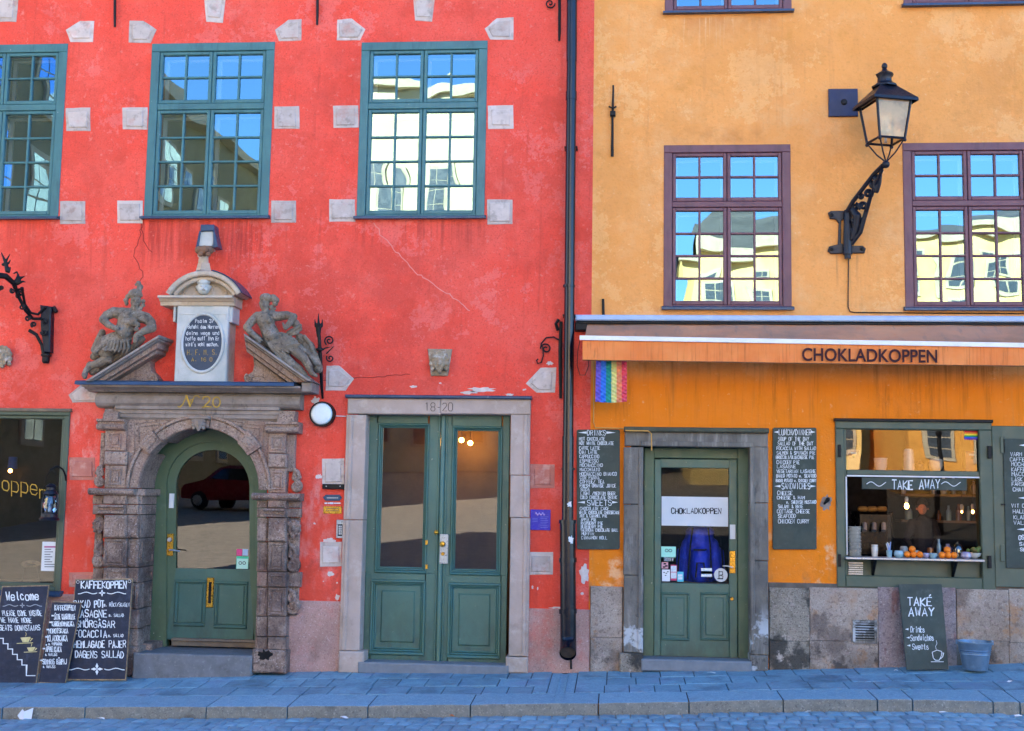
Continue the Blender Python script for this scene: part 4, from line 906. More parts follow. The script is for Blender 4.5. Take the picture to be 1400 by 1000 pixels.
# aedicule with oval medallion
m_ = m_panel
pb('aedicule_panel', 240, 418, 311, 524, -.02, .26, m_, .01); pb('aedicule_ear', 236.5, 419, 240, 440, -.02, .24, m_, .008); pb('aedicule_ear', 311, 419, 318, 441, -.02, .24, m_, .008)
pb('aedicule_side', 311, 441, 313, 524, -.02, .2, m_aedic, .004)
MB().ptube([(245, 430, .262), (309, 430, .262), (309, 438, .262)], .8, 6).build('panel_moulding', m_, por)
profile('aedicule_cornice', 228, 328, [(404, .36), (407, .37), (408, .33), (412, .3), (413, .28), (418, .27)], m_aedic)
cen = w(277, 469, .27)
def oval(rx, ry, r, m, name, parent, d=.27):
    c = w(277, 469, d); mb = MB(); mb.tube([(c.x+rx*U*cos(a*pi/20), c.y, c.z+ry*U*sin(a*pi/20)) for a in range(40)], r*U, 8, close=True); return mb.build(name, m, parent, smooth=True)
oval(28.6, 39.6, 2.3, m_, 'medallion_rim', por, .262)
mb = MB(); c = w(277, 469, .266); mb.add([(c.x+27.5*U*cos(a*pi/20), c.y, c.z+38.5*U*sin(a*pi/20)) for a in range(40)], [tuple(range(40))]); md = mb.build('medallion', m_plate, por)
fl = Flat(.268)
for s_, x0, x1, y, h in (('Psalm 37', 267, 292, 441.5, 5), ('Befehl dem Herren', 257, 299, 449.5, 5), ('deine wege und', 255, 300, 458, 5), ('hoffe auff Ihn Er', 254, 300, 465.5, 5), ("wird's wohl machen.", 254, 299, 473.5, 5), ('H. F. M. S.', 256, 297, 485.5, 7), ('A. 1650', 262, 290, 494, 5)):
    lettering(s_, x0, x1, y, h, .62, fl, m_gold if y > 480 else m_chalk, md, jit=.3, name='inscription')
# segmental hood
HC = w(278, 425, .3); ro = 56*U; 
c0 = w(278.5, 431, .3); ro = 60*U*1.0; a0 = math.acos(min(.999, 52/60.)) 
arcpart('hood', a0, pi-a0, ro-.055, ro, -.02, .36, m_aedic, 20, por, c0, .012); arcpart('hood_moulding', a0+.06, pi-a0-.06, ro-.1, ro-.056, -.02, .31, m_aedic, 20, por, c0, .01)
arcpart('hood_flashing', a0-.03, radians(80), ro+.002, ro+.014, -.02, .36, m_sillm, 12, por, c0, .004)
P = [(c0.x+(ro-.09)*cos(a0+(pi-2*a0)*i/16), c0.z+(ro-.09)*sin(a0+(pi-2*a0)*i/16)) for i in range(17)]
MB().wprism(P, -.02, .22).build('hood_tympanum', m_aedic, por)
sculpt('cherub_head', m_panel, [([(278.5, 394, .26)], (9, (1, .8, 1.08))), ([(278.5, 386, .29)], (7, (1.1, .7, .6))), ([(270.5, 393, .24)], 3), ([(286.5, 393, .24)], 3), ([(278.5, 394, .335)], (1.6, (1, 1, 1.6))), ([(275, 391, .322)], 1.2), ([(282, 391, .322)], 1.2),
    ([(275.5, 396, .315)], (2.4, (1, .6, 1))), ([(281.5, 396, .315)], (2.4, (1, .6, 1))), ([(276.5, 399.5, .325), (280.5, 399.5, .325)], .7), ([(272, 386, .27)], 3), ([(285, 386, .27)], 3), ([(278.5, 384, .27)], 3)], por, .005, 1)
for s_ in (-1, 1):
    X = lambda v: 278.5+s_*v
    MB().ptube([(X(11), 398, .225), (X(14), 391, .225), (X(20), 392, .225), (X(26), 399, .225)]+[(X(29)+3*cos(a*.7)*-s_, 400-3*sin(a*.7)+1, .225) for a in range(7)], 1.0, 6).build('scroll_relief', m_aedic, por)
# finial
fin = MB(); 
for (y0, y1, a, b, d0, d1) in ((360, 371, 8, 10.5, .08, .34), (352, 360, 6.5, 7, .12, .3), (345, 352, 9, 8, .1, .33)):
    A = w(278.5, y1, .2); B = w(278.5, y0, .2); fin.lathe((A.x, -.21, A.z), [(b*U, 0), (b*U, .006), (a*U, B.z-A.z)], 4 if y0 != 352 else 12)
fin.build('finial_base', m_aedic, por)
sculpt('finial_capital', mat('brown_carved_stone', '8a6850', '6c5040', 8, .85, .4), [([(272, 342, .24), (287, 342, .24)], [6, 6]), ([(280, 345, .26)], 6), ([(274, 348, .33)], 3.5), ([(285, 348, .33)], 3.5), ([(279.5, 341, .31)], (6, (1, .6, .9)))], por, .007)
f2 = MB(); f2.prism([(275, 309), (291, 309), (293, 330), (289, 341), (273, 341), (270, 332)], .12, .25, .012); f2.build('obelisk', m_panel, por)
f3 = MB(); f3.prism([(274, 307), (292, 307), (293, 316), (273.5, 317)], .11, .27, .01); f3.prism([(291, 316), (293, 316), (298, 338), (291, 339)], .12, .27, .006); f3.prism([(272, 316), (274, 316), (271, 338), (267.5, 338)], .12, .27, .006); f3.build('lead_cap', m_sillm, por)
# carved keystone mask, side scrolls and grotesque heads
def mask(px, py, k, d, m, parent, name='carved_mask', voxel=.007, side=0, **kw):
    X = lambda a, b, c=0: (px+a*k, py+b*k, d+c*k*U)
    B = [([X(0, 0)], (8*k, (1, .55, 1.15))), ([X(0, 1, 5)], (2.2*k, (.9, 1, 1.6))), ([X(-4, -1.5, 3)], (2*k, (1, .6, .8))), ([X(4, -1.5, 3)], (2*k, (1, .6, .8))), ([X(-6, -4, 3), X(-1, -3, 4)], [1.3*k, 1.1*k]), ([X(6, -4, 3), X(1, -3, 4)], [1.3*k, 1.1*k]),
         ([X(-4, 3, 3)], (2.6*k, (1, .7, 1))), ([X(4, 3, 3)], (2.6*k, (1, .7, 1))), ([X(-3.5, 5.3, 4), X(3.5, 5.3, 4)], 1.0*k), ([X(-3, 8, 3.6), X(3, 8, 3.6)], 1.1*k), ([X(0, 10, 2)], 2.6*k)]
    for i in range(7): a = pi*(i+.5)/7; B.append(([X(-8*cos(a), -8*sin(a)-1, 1)], 2.3*k))
    for s_ in (-1, 1): B += [([X(s_*8, -2, 0)], 2.4*k), ([X(s_*8, 3, 0)], 2.6*k), ([X(s_*7, 8, 0)], 2.4*k)]
    return sculpt(name, m, B, parent, voxel, 1, **kw)
mask(271.5, 578, .95, F2+.05, m_portal_g, por, 'keystone_mask', .006)
pb('keystone', 258, 569, 286, 573, -.02, F2+.09, m_portal_g, .006)
def scroll(cx, cy, h, s_, d, name='scroll'):
    mb = []
    mb.append(([(x, y, d) for x, y, _ in spiral(cx, cy+h*.28, h*.22, h*.05, 1.4, -pi/2 if s_ < 0 else -pi/2, 26, s_)], h*.085))
    mb.append(([(cx-s_*0, cy+h*.06, d), (cx+s_*h*.12, cy-h*.1, d), (cx+s_*h*.06, cy-h*.3, d), (cx-s_*h*.08, cy-h*.42, d)], [h*.09, h*.1, h*.1, h*.07]))
    mb.append(([(cx-s_*h*.1, cy-h*.05, d-.01), (cx-s_*h*.06, cy-h*.3, d-.01)], [h*.09, h*.07]))
    return sculpt(name, m_portal, mb, por, .007, 1)
scroll(137, 650, 32, -1, .07); scroll(136, 757, 38, -1, .08); scroll(400.5, 762, 40, 1, .08); scroll(405, 656, 34, 1, .07); scroll(399, 822, 36, 1, .08)
mask(136.5, 718, 1.0, .1, m_portal, por, 'grotesque_head'); mask(400.5, 722, 1.1, .1, m_portal, por, 'grotesque_head'); mask(404, 826, .7, .12, m_portal, por, 'grotesque_head')

# stone step
sf = .24; stp = empty('stone_step', (w(262, 922, .2).x, -sf, w(262, 922, .2).z), 'worn grey stone doorstep below the arched green door', 'step')
xa, xb = w(181, 905, sf).x, w(344, 905, sf).x; zt_ = w(262, 895, sf).z
MB().box(xa, xb, -sf, .5, zt_-.35, zt_, .015).build('step_stone', mat('worn_step_granite', '74767a', '66686a', 9, .7, .35, 90, layers=[dict(c='989a98', s=30, lo=.55, hi=.7, amt=.5), dict(c='4c4a46', s=4, lo=.55, hi=.7, amt=.5)]), stp)

# arched door
def arch_poly(cx, cy, r, yb, n=18, xr=None): # pixel outline: arch over straight sides
    return [(cx+r*cos(a*pi/n), cy-r*sin(a*pi/n)) for a in range(n+1)]+[(cx-r, yb), (cx+r, yb)]
dz = -.34
def archframe(name, outer, inner, d0, d1, m, parent):
    mb = MB(); n = len(outer); O = [w(x, y, d1) for x, y in outer]; I = [w(x, y, d1) for x, y in inner]
    for i in range(n-1):
        if i == n-2: break
        for a, b, c, f in ((O[i], O[i+1], I[i+1], I[i]),):
            mb.quad((a.x, -d1, a.z), (b.x, -d1, b.z), (c.x, -d1, c.z), (f.x, -d1, f.z))
            mb.quad((c.x, -d1, c.z), (f.x, -d1, f.z), (f.x, -d0, f.z), (c.x, -d0, c.z)); mb.quad((a.x, -d1, a.z), (b.x, -d1, b.z), (b.x, -d0, b.z), (a.x, -d0, a.z))
    i = n-1; a, b, c, f = O[i], O[0], I[0], I[i]
    mb.quad((a.x, -d1, a.z), (b.x, -d1, b.z), (c.x, -d1, c.z), (f.x, -d1, f.z)); mb.quad((c.x, -d1, c.z), (f.x, -d1, f.z), (f.x, -d0, f.z), (c.x, -d0, c.z))
    return mb.build(name, m, parent, smooth='auto')
adoor = archframe('arched_door', arch_poly(280, 666, 88, 893), arch_poly(287.5, 664, 60, 893), dz-.1, dz, m_dgreen2, por)
# leaf: arched plate with arched window, lower rail and panels
def leafpart(name, outer, inner, d0, d1, m, parent): return archframe(name, outer, inner, d0, d1, m, parent)
leaf = archframe('door_leaf', arch_poly(287, 664, 60.3, 874), arch_poly(290.8, 665.5, 50.3, 778), dz-.08, dz-.025, m_dgreen2, adoor)
# lower part of the leaf
MB().pbox(227, 778, 347.5, 876, dz-.08, dz-.026).build('lower_rail', m_dgreen, adoor)
for x0, x1, y0, y1 in ((237.5, 280.5, 793, 857), (292.5, 337.5, 795, 860)):
    a, b, c, f = wrect(x0, y0, x1, y1, dz); g = MB(); t = .035; Y = -(dz-.025)
    g.box(a, b, Y-.02, Y+.002, f-t, f, .012); g.box(a, b, Y-.02, Y+.002, c, c+t, .012); g.box(a, a+t, Y-.019, Y+.002, c+t, f-t, .012); g.box(b-t, b, Y-.019, Y+.002, c+t, f-t, .012); g.build('door_panel', m_dgreen, adoor)
    MB().box(a+t+.005, b-t-.005, Y-.008, Y+.002, c+t+.005, f-t-.005, .008).build('door_panel', m_dgreen, adoor)
mb = MB(); P = [w(x, y, dz-.05) for x, y in arch_poly(290.8, 665.5, 51, 779)]; mb.add([(p.x, .39, p.z) for p in P], [tuple(range(len(P)))]); mb.build('pane', g_door, adoor)
MB().pbox(282, 790, 291.5, 831, dz-.03, dz-.008, .006).build('letter_slot', m_brass, adoor); MB().pbox(285, 796, 288.7, 825, dz-.01, dz-.005, 0).build('letter_slot_flap', m_dark, adoor)
MB().pbox(228, 730, 236.5, 760, dz-.03, dz-.008, .003).build('handle_plate', m_brass, adoor); MB().ptube([(232, 753, dz), (232, 752, dz+.05), (238, 752.5, dz+.05), (246, 754, dz+.045)], [1.2, 1.1, 1, .9], 8).build('handle', m_steel, adoor)
MB().lathe(w(232, 738, dz), [(0, .02), (.022, .02), (.026, 0), (0, 0)], 14, axis='y').build('lock_cylinder', m_steel, adoor)
MB().pbox(231, 675, 237.5, 695, dz-.03, dz-.01, .003).build('name_plate', m_paper, adoor)
profile('threshold', 216, 349, [(874, dz+.04), (877, dz+.05), (878, dz+.03), (884, dz+.03)], m_wood, adoor, d0=dz-.1)
def sticker(x0, y0, x1, y1, d, col, parent, name='sticker', **kw):
    o = MB().pbox(x0, y0, x1, y1, d-.002, d, 0).build(name, mat('sticker_ink', col, col, 5, .6, 0), parent, **kw); return o
sd = dz-.046
sticker(323.5, 751, 331, 760, sd, 'd84c8c', adoor); sticker(331.5, 751, 339, 760, sd, 'a8c8e8', adoor)
o = sticker(323, 761, 339.5, 778, sd, '3cc8a0', adoor); sticker(323.5, 764, 339, 778, sd+.002, 'b8ece0', adoor)
for cx in (328.5, 333.8): MB().ribbon([(cx+2*cos(a*.7), 770+2*sin(a*.7)) for a in range(10)], .8, Flat(sd+.002), .002).build('printed_owl_eye', m_dark, adoor)
# ---------------------------------------------------------------- reclining statues on the pediment
def stat(name, B, **kw): return rough_up(sculpt(name, m_statue, B, None, .0048, 0, **kw), .002, 42, .0016, 110)
D = .28
L1 = lambda X, Y, d=D: (110+X/6.667, 380+Y/6.667, d)
B = [([L1(505, 215)], (8.5, (.85, .9, 1.15))), ([L1(500, 150, D)], (9.5, (1.05, 1, .8))), ([L1(430, 175), L1(480, 140), L1(550, 160)], [3.5, 5, 3]), ([L1(415, 205)], 3.6), ([L1(420, 235)], 3), ([L1(572, 215)], 3.2), ([L1(570, 250)], 3),
     ([L1(530, 120), L1(545, 85), L1(530, 50), L1(508, 62)], [4, 4.2, 3.6, 2.2]), ([L1(505, 215, D+.07)], (1.8, (1, 1, 1.8))), ([L1(487, 200, D+.06), L1(500, 198, D+.065)], 1.1), ([L1(513, 198, D+.065), L1(527, 200, D+.06)], 1.1),
     ([L1(500, 250, D+.05)], 3.6), ([L1(485, 235, D+.055), L1(522, 238, D+.055)], 1.2), ([L1(490, 275, D+.04), L1(520, 290, D+.03)], 3), ([L1(545, 280)], 3.4),
     ([L1(495, 260), L1(485, 320)], [5, 6]), ([L1(330, 320), L1(460, 340), L1(590, 365)], [8, 10, 8]), ([L1(440, 370), L1(420, 430), L1(400, 510)], [14, 13, 12.5]), ([L1(400, 400, D+.06), L1(480, 405, D+.06)], [6, 6]),
     ([L1(400, 510, D+.07)], 9), ([L1(320, 560, D+.04), L1(400, 575, D+.1), L1(460, 560, D+.04)], 2.2),
     ([L1(305, 315), L1(240, 345, D+.02), L1(205, 380, D+.04)], [7.5, 6.5, 5.6]), ([L1(205, 380, D+.04), L1(255, 430, D+.08), L1(310, 458, D+.12)], [5.6, 4.6, 3.6]), ([L1(310, 458, D+.12), L1(335, 470, D+.13)], [3.6, 2.4]), ([L1(325, 440, D+.13), L1(345, 450, D+.13)], 1.4), ([L1(322, 478, D+.12), L1(342, 492, D+.12)], 1.4),
     ([L1(600, 370), L1(640, 410), L1(655, 460, D+.05)], [8, 7, 6]), ([L1(655, 460, D+.05), L1(580, 485, D+.1), L1(510, 530, D+.12)], [6, 5, 3.8]), ([L1(505, 540, D+.12), L1(490, 580, D+.12)], [3.6, 2]), ([L1(515, 550, D+.12), L1(512, 585, D+.12)], [2, 1.4]),
     ([L1(510, 470, D+.08)], 3.5), ([L1(520, 430, D+.05)], 4),
     ([L1(380, 570), L1(300, 620), L1(230, 670)], [13, 12, 10]), ([L1(330, 560), L1(230, 590), L1(150, 670)], [11, 10, 7]),
     ([L1(240, 690), L1(250, 740), L1(170, 780), L1(90, 800)], [9, 7.5, 6.5, 4.5]), ([L1(95, 800), L1(55, 840), L1(38, 885)], [4.5, 4, 4.2]), ([L1(38, 885, D), L1(40, 905, D+.08)], [4, 3]),
     ([L1(160, 690, D-.06), L1(120, 720, D-.06)], [7, 5]), ([L1(90, 800, D-.05), L1(150, 830, D-.05), L1(110, 860, D-.05)], [6, 6, 5]), ([L1(200, 500, D-.1), L1(160, 580, D-.1), L1(120, 660, D-.08)], [5, 5, 4]), ([L1(560, 560, D-.05), L1(480, 640, D-.05), L1(330, 730, D-.07), L1(150, 850, D-.08)], [5, 5, 5, 4])]
for i in range(7):      # pleats of the skirt
    a = i/6; B.append(([L1(430-170*a, 575+10*a, D+.1), L1(440-215*a, 640+20*a, D+.11), L1(420-210*a, 690-10*a*4, D+.1)], [1.6, 2.2, 1.6]))
for i in range(4): B.append(([L1(300-30*i, 560+20*i, D+.08), L1(200-20*i, 620+18*i, D+.08)], 1.8))
st1 = stat('statue', B, label='stone statue of a reclining bearded warrior in plumed helmet on left pediment slope', cat='statue', group='statues on the broken pediment')
L2 = lambda X, Y, d=D: (320+X/6.667, 390+Y/6.667, d)
B = [([L2(278, 168)], (8.3, (.85, .9, 1.2))), ([L2(292, 118)], (8.8, (1.05, 1, .75))), ([L2(355, 120), L2(385, 140)], [5.5, 4.5]), ([L2(375, 170)], 4), ([L2(340, 200), L2(350, 235)], [3, 2.2]), ([L2(372, 215)], 2.2), ([L2(240, 165, D+.03)], (2.0, (1.1, .8, 1.6))), ([L2(252, 190, D+.035), L2(262, 192, D+.05)], 1.1), ([L2(255, 150, D+.055), L2(275, 150, D+.06)], 1.0), ([L2(262, 207, D+.02)], 3),
     ([L2(285, 200), L2(290, 250)], [4.8, 5]), ([L2(220, 290), L2(300, 280), L2(400, 285)], [7, 8.5, 6.5]), ([L2(290, 320), L2(300, 380)], [13, 10.5]), ([L2(265, 330, D+.07)], 4), ([L2(320, 325, D+.07)], 4), ([L2(310, 390), L2(340, 460)], [11, 12]), ([L2(345, 465, D+.07)], 8),
     ([L2(280, 420, D+.05), L2(330, 410, D+.1), L2(390, 420, D+.05)], 1.4), ([L2(290, 510, D+.06), L2(350, 525, D+.1), L2(415, 480, D+.06)], 1.4),
     ([L2(215, 285), L2(160, 330, D+.03), L2(115, 385, D+.05)], [6.5, 5.8, 5]), ([L2(115, 385, D+.05), L2(160, 440, D+.08), L2(215, 485, D+.1)], [5, 4.3, 3.4]), ([L2(215, 485, D+.1), L2(232, 520, D+.11)], [3, 1.8]), ([L2(225, 480, D+.1), L2(255, 505, D+.11)], [2.4, 1.3]), ([L2(205, 492, D+.1), L2(212, 525, D+.1)], [2, 1.2]),
     ([L2(400, 285), L2(480, 275), L2(545, 290, D+.02)], [6.5, 6, 5]), ([L2(545, 290, D+.02), L2(510, 345, D+.06), L2(470, 390, D+.08)], [5, 4.4, 3.2]), ([L2(465, 390, D+.09), L2(445, 350, D+.09)], [2.6, 1.6]),
     ([L2(560, 350, D-.03), L2(590, 395, D-.03)], [6, 5]), ([L2(480, 460, D+.03), L2(600, 370, D+.02)], [1.2, 3.0]), ([L2(500, 440), L2(560, 420, D-.02)], [4, 6]),
     ([L2(360, 500), L2(420, 560), L2(450, 640)], [13, 12, 10]), ([L2(430, 500), L2(520, 540), L2(570, 580)], [11, 10, 8]),
     ([L2(540, 580, D+.05), L2(640, 670, D+.1)], [7.5, 6]), ([L2(640, 670, D+.1), L2(680, 740, D+.08), L2(705, 800, D+.06)], [5.6, 5.2, 3.6]), ([L2(705, 800, D+.06), L2(745, 825, D+.12)], [3.4, 2.6]),
     ([L2(440, 640, D+.05), L2(520, 710, D+.1)], [7.5, 6]), ([L2(520, 710, D+.1), L2(600, 770, D+.06), L2(650, 830, D+.04)], [5.6, 5.2, 3.6]), ([L2(650, 830, D+.04), L2(690, 860, D+.1)], [3.4, 2.6]),
     ([L2(600, 480, D-.08), L2(680, 560, D-.08), L2(720, 650, D-.07), L2(765, 760, D-.06)], [6, 8, 8, 7]), ([L2(640, 470, D-.02), L2(700, 540, D-.02), L2(730, 640, D-.02), L2(775, 720, D-.02)], [3, 3, 3, 3]), ([L2(600, 560, D-.02), L2(690, 640, D), L2(740, 720, D)], [3, 3, 3]),
     ([L2(160, 440, D-.08), L2(300, 560, D-.07), L2(450, 680, D-.07), L2(640, 820, D-.06)], [5, 6, 6, 5])]
for i in range(8):
    a = i/7; B.append(([L2(300+130*a, 520-30*a, D+.1), L2(350+170*a, 590-45*a, D+.11), L2(420+180*a, 670-130*a, D+.1)], [1.3, 2.0, 1.5]))
st2 = stat('statue', B, label='stone statue of a reclining woman with tied-up hair on right pediment slope', cat='statue', group='statues on the broken pediment')
# carved masks on the red wall
m1 = mask(600.5, 494, 1.35, .05, m_mask, None, 'grotesque_mask', .007, label='grimacing stone mask set in the red wall above the double door', cat='mask', group='stone masks in the wall')
m2 = mask(3, 487, 1.35, .05, m_mask, None, 'grotesque_mask', .007, label='small stone mask cut by the left edge of the photo, below the iron bracket', cat='mask', group='stone masks in the wall')
o = MB().prism([(584.5, 477), (618, 477.5), (612, 514), (589, 514)], -.05, .03, .008).build('back_slab', m_mask, m1); ORG[m1.name] = m1.location.copy(); o.location = o.location-m1.location if o.parent is None else o.location

# ---------------------------------------------------------------- double door 18-20
ds = empty('door_surround', (w(598, 918).x, -.05, .04), None, parent=red)
def sb(name, x0, y0, x1, y1, d0, d1, c=.01, m=m_doorstone, parent=None): return MB().pbox(x0, y0, x1, y1, d0, d1, c).build(name, m, parent or ds)
sb('lintel', 475, 545, 602, 566.5, -.2, .06); sb('lintel', 602.4, 545, 725.5, 566.5, -.2, .06); sb('cap_moulding', 471.5, 540.5, 727, 545, -.05, .10, m=m_sillm)
for x0, x1, s_ in ((474, 501, 0), (698, 724.5, 1)):
    ys = [567, 711, 890] if s_ == 0 else [567, 650, 708, 898]
    xo = lambda y: -11*(y-567)/325*(1-s_*.85)
    for a, b in zip(ys, ys[1:]):
        k = xo((a+b)/2); sb('jamb_stone', x0+k, a+.4, x1+k*.9, b-.3, -.22, .06, .006); 
        if s_ == 0: sb('jamb_moulding', x0+k+3, a+.4, x0+k+9, b-.3, .05, .075, .01)
        else: sb('jamb_moulding', x1+k-9, a+.4, x1+k-3, b-.3, .05, .075, .01)
sb('base_stone', 462.5, 891, 497, 921, -.22, .10, .015); sb('base_stone', 691, 899, 721.5, 921, -.22, .09, .015)
num = MB()
for s_, x0, x1 in (('18-20', 581, 619),):
    for st in strokes(s_, x0, x1, 562, 11, .3): num.ribbon(st, .9, Flat(.06), .002)
num.build('carved_number', mat('dark_engraving', '4c4038', '5c5048', 9, .9, 0), ds)
sb('threshold', 489, 908, 695, 924, -.3, .12, .012, mat('threshold_granite', '7c8084', '70757a', 9, .7, .3, 90))
dd = -.13
dbl = empty('double_door', (w(600, 912, dd).x, -dd, w(600, 912, dd).z), None, parent=red)
# left and right leaves as frames with glass and a raised panel
def dleaf(x0t, x1t, x0b, x1b, yt, yb, gl, gp, pl, flip):
    # outer stile/rail plate built from boxes around the glass and panel openings
    Y0 = -dd
    X = lambda t, b, y: t+(b-t)*(y-568)/342
    mb = MB()
    g = gl; p = pl
    q = lambda a, b, c, f, y1=dd, ch=.004: mb.pbox(a, b, c, f, dd-.06, y1, ch)
    xt = (x0t+x0b)/2; 
    q(X(x0t, x0b, 670), yt, g[0], g[3]); q(g[2], yt, X(x1t, x1b, 670), g[3]); q(g[0], yt, g[2], g[1])
    q(X(x0t, x0b, 840), g[3], p[0], yb); q(p[2], g[3], X(x1t, x1b, 840), yb); q(p[0], g[3], p[2], p[1]); q(p[0], p[3], p[2], yb)
    lf = mb.build('door_leaf', m_dgreen, dbl)
    a, b, c, f = wrect(*g, dd); n = 3
    def mould(a, b, c, f, nm, steps):
        y = Y0
        for (wd_, h) in steps:
            m = MB(); m.box(a, b, y-h, y+.03, f-wd_, f, .008); m.box(a, b, y-h, y+.03, c, c+wd_*1.3, .012); m.box(a, a+wd_, y-h+.001, y+.03, c+wd_*1.3, f-wd_, .008); m.box(b-wd_, b, y-h+.001, y+.03, c+wd_*1.3, f-wd_, .008)
            m.build(nm, m_teal2, dbl); a += wd_; b -= wd_; c += wd_*1.3; f -= wd_
        return a, b, c, f
    a, b, c, f = mould(a, b, c, f, 'glazing_moulding', ((.02, .022), (.016, .008), (.014, -.008)))
    z_ = Y0+.025; MB().quad((a-.02, z_, c-.02), (b+.02, z_, c-.02), (b+.02, z_, f+.02), (a-.02, z_, f+.02)).build('pane', g_door, dbl)
    a, b, c, f = wrect(*p, dd); a, b, c, f = mould(a, b, c, f, 'panel_moulding', ((.025, .022), (.018, .010), (.018, -.004)))
    MB().box(a-.002, b+.002, Y0+.012, Y0+.05, c-.002, f+.002).build('panel_field', m_dgreen, dbl); MB().box(a+.05, b-.05, Y0-.002, Y0+.02, c+.05, f-.05, .014).build('raised_panel', m_dgreen, dbl)
m_teal2 = mat('worn_green_moulding', '3f6c68', '486858', 2, .4, .1, 50, layers=[dict(c='7c9c98', s=22, lo=.64, hi=.74, amt=.5)], spec=.6)
dleaf(503, 600, 496.5, 598, 568.5, 909, None or (515, 579, 585, 784), None, (506, 793, 581, 896), 0)
dleaf(604, 697.5, 602, 691, 568.5, 913.5, (617, 583, 686, 787), None, (612, 797.5, 684.5, 901), 1)
o = MB(); o.pbox(599.5, 568, 605.5, 911, dd-.05, dd+.03, .01); o.build('centre_strip', m_teal2, dbl); o = MB(); o.pbox(596, 568, 599, 911, dd-.05, dd+.015, .006); o.pbox(606, 568, 609, 911, dd-.05, dd+.015, .006); o.build('centre_strip', m_dgreen, dbl)
MB().pbox(490, 905, 700, 917, -.5, dd-.02).build('door_sill_shadow_gap', m_dark, dbl)
MB().pbox(601, 730.5, 612.5, 771, dd, dd+.035, .003).build('lock_plate', m_steel, dbl)
MB().lathe(w(605.5, 744, dd+.035), [(0, .06), (.022, .055), (.03, .04), (.02, .02), (.012, 0), (0, 0)], 14, axis='y').build('door_knob', m_brass, dbl)
MB().lathe(w(605.5, 757.5, dd+.035), [(0, .012), (.018, .012), (.02, 0), (0, 0)], 14, axis='y').build('keyhole', m_brass, dbl)
MB().ball(w(596.5, 728, dd+.04), .025).build('worn_brass_knob', m_brass, dbl)
for yy in (742, 775): MB().pbox(581.5, yy-3, 584.5, yy+3, dd+.01, dd+.024).build('hinge', m_brass, dbl)
# hanging lamps inside the double door
for px, py in ((631, 602), (643, 606)):
    t = empty('hanging_lamp', w(px, py, -1.6), 'small %s glowing hanging lamp inside the right leaf of the double door' % ('left' if px < 640 else 'right'), 'lamp', 'lamps inside the double door')
    MB().ball(w(px, py, -1.6), .028).build('bulb', emit('warm_bulb_glow', 'ffb050', 40), t); MB().ptube([(px, py-3, -1.6), (px, 560, -1.6)], .4, 5).build('cord', m_iron, t)
hall = MB(); a, b, c, f = wrect(480, 560, 720, 915, -2.2); hall.box(a, b, 1.95, 2.05, c-.3, f+.5); hall.build('hall_wall', mat('hall_stone', '8c7048', '6c5438', 2, .9, .2), red)

# ---------------------------------------------------------------- ochre house: stone door frame and green door
ys_ = empty('door_surround', (w(950, 915).x, -.05, .13), None, parent=yel)
def yb(name, x0, y0, x1, y1, d0, d1, c=.01, m=m_greystone, parent=None): return MB().pbox(x0, y0, x1, y1, d0, d1, c).build(name, m, parent or ys_)
yb('cap_moulding', 853, 584.5, 1051.5, 591, -.05, .12, .01, mat('mossy_cap_stone', '565848', '484a3c', 6, .8, .5)); yb('lintel', 854, 591, 1050, 611, -.25, .07, .012)
yb('lintel_moulding', 876, 604, 1031, 611, .06, .09, .008)
for x0, x1, ys in ((852.5, 879.5, [611.5, 690, 787, 893]), (1026, 1050.5, [611.5, 688, 767, 896])):
    for a, b in zip(ys, ys[1:]): yb('jamb_stone', x0, a+.3, x1, b-.3, -.25, .07, .008)
    yb('jamb_moulding', (x1-7 if x0 < 900 else x0), 611.5, (x1-1 if x0 < 900 else x0+6), 890, .06, .085, .008)
yb('base_stone', 847, 893.5, 879, 921, -.25, .10, .014, m_plinth_y); yb('base_stone', 1026, 896.5, 1050.5, 919, -.25, .09, .014)
yb('doorstep', 876, 903, 1028, 920, -.5, .11, .015, bpy.data.materials['threshold_granite'])
d2 = -.16; yd = empty('shop_door', (w(950, 903, d2).x, -d2, w(950, 903, d2).z), None, parent=yel)
q = MB(); q.pbox(880, 613, 894, 904, d2-.1, d2, .006); q.pbox(1009, 613, 1024, 904, d2-.1, d2, .006); q.pbox(894, 613, 1009, 627, d2-.1, d2-.001, .006); q.build('door_frame', m_dgreen2, yd)
d3 = d2-.04; g = (903.5, 640, 997, 798)
q = MB(); q.pbox(894.5, 628, g[0], 902, d3-.06, d3, .004); q.pbox(g[2], 628, 1008, 902, d3-.06, d3, .004); q.pbox(g[0], 628, g[2], g[1], d3-.06, d3-.001, .004); q.pbox(g[0], g[3], g[2], 902, d3-.06, d3-.001, .004); q.build('door_leaf', m_dgreen, yd)
for x0, x1 in ((903.5, 942.5), (957.5, 996)):
    a, b, c, f = wrect(x0, 810, x1, 876, d3); Y = -d3; t = .025; m = MB(); m.box(a, b, Y-.016, Y+.01, f-t, f, .01); m.box(a, b, Y-.016, Y+.01, c, c+t, .01); m.box(a, a+t, Y-.015, Y+.01, c+t, f-t, .01); m.box(b-t, b, Y-.015, Y+.01, c+t, f-t, .01); m.build('panel_moulding', m_dgreen, yd)
    MB().box(a+.05, b-.05, Y-.008, Y+.01, c+.05, f-.05, .01).build('raised_panel', m_dgreen, yd)
q = MB(); a, b, c, f = wrect(*g, d3); q.quad((a-.01, -d3+.03, c-.01), (b+.01, -d3+.03, c-.01), (b+.01, -d3+.03, f+.01), (a-.01, -d3+.03, f+.01)); q.build('pane', glass('shop_door_glass', .0, (.9, .92, .93), .06, .8, ior=1.3), yd)
MB().pbox(896, 899, 1008, 904, d2-.05, d2+.03, .006).build('threshold', m_wood, yd)
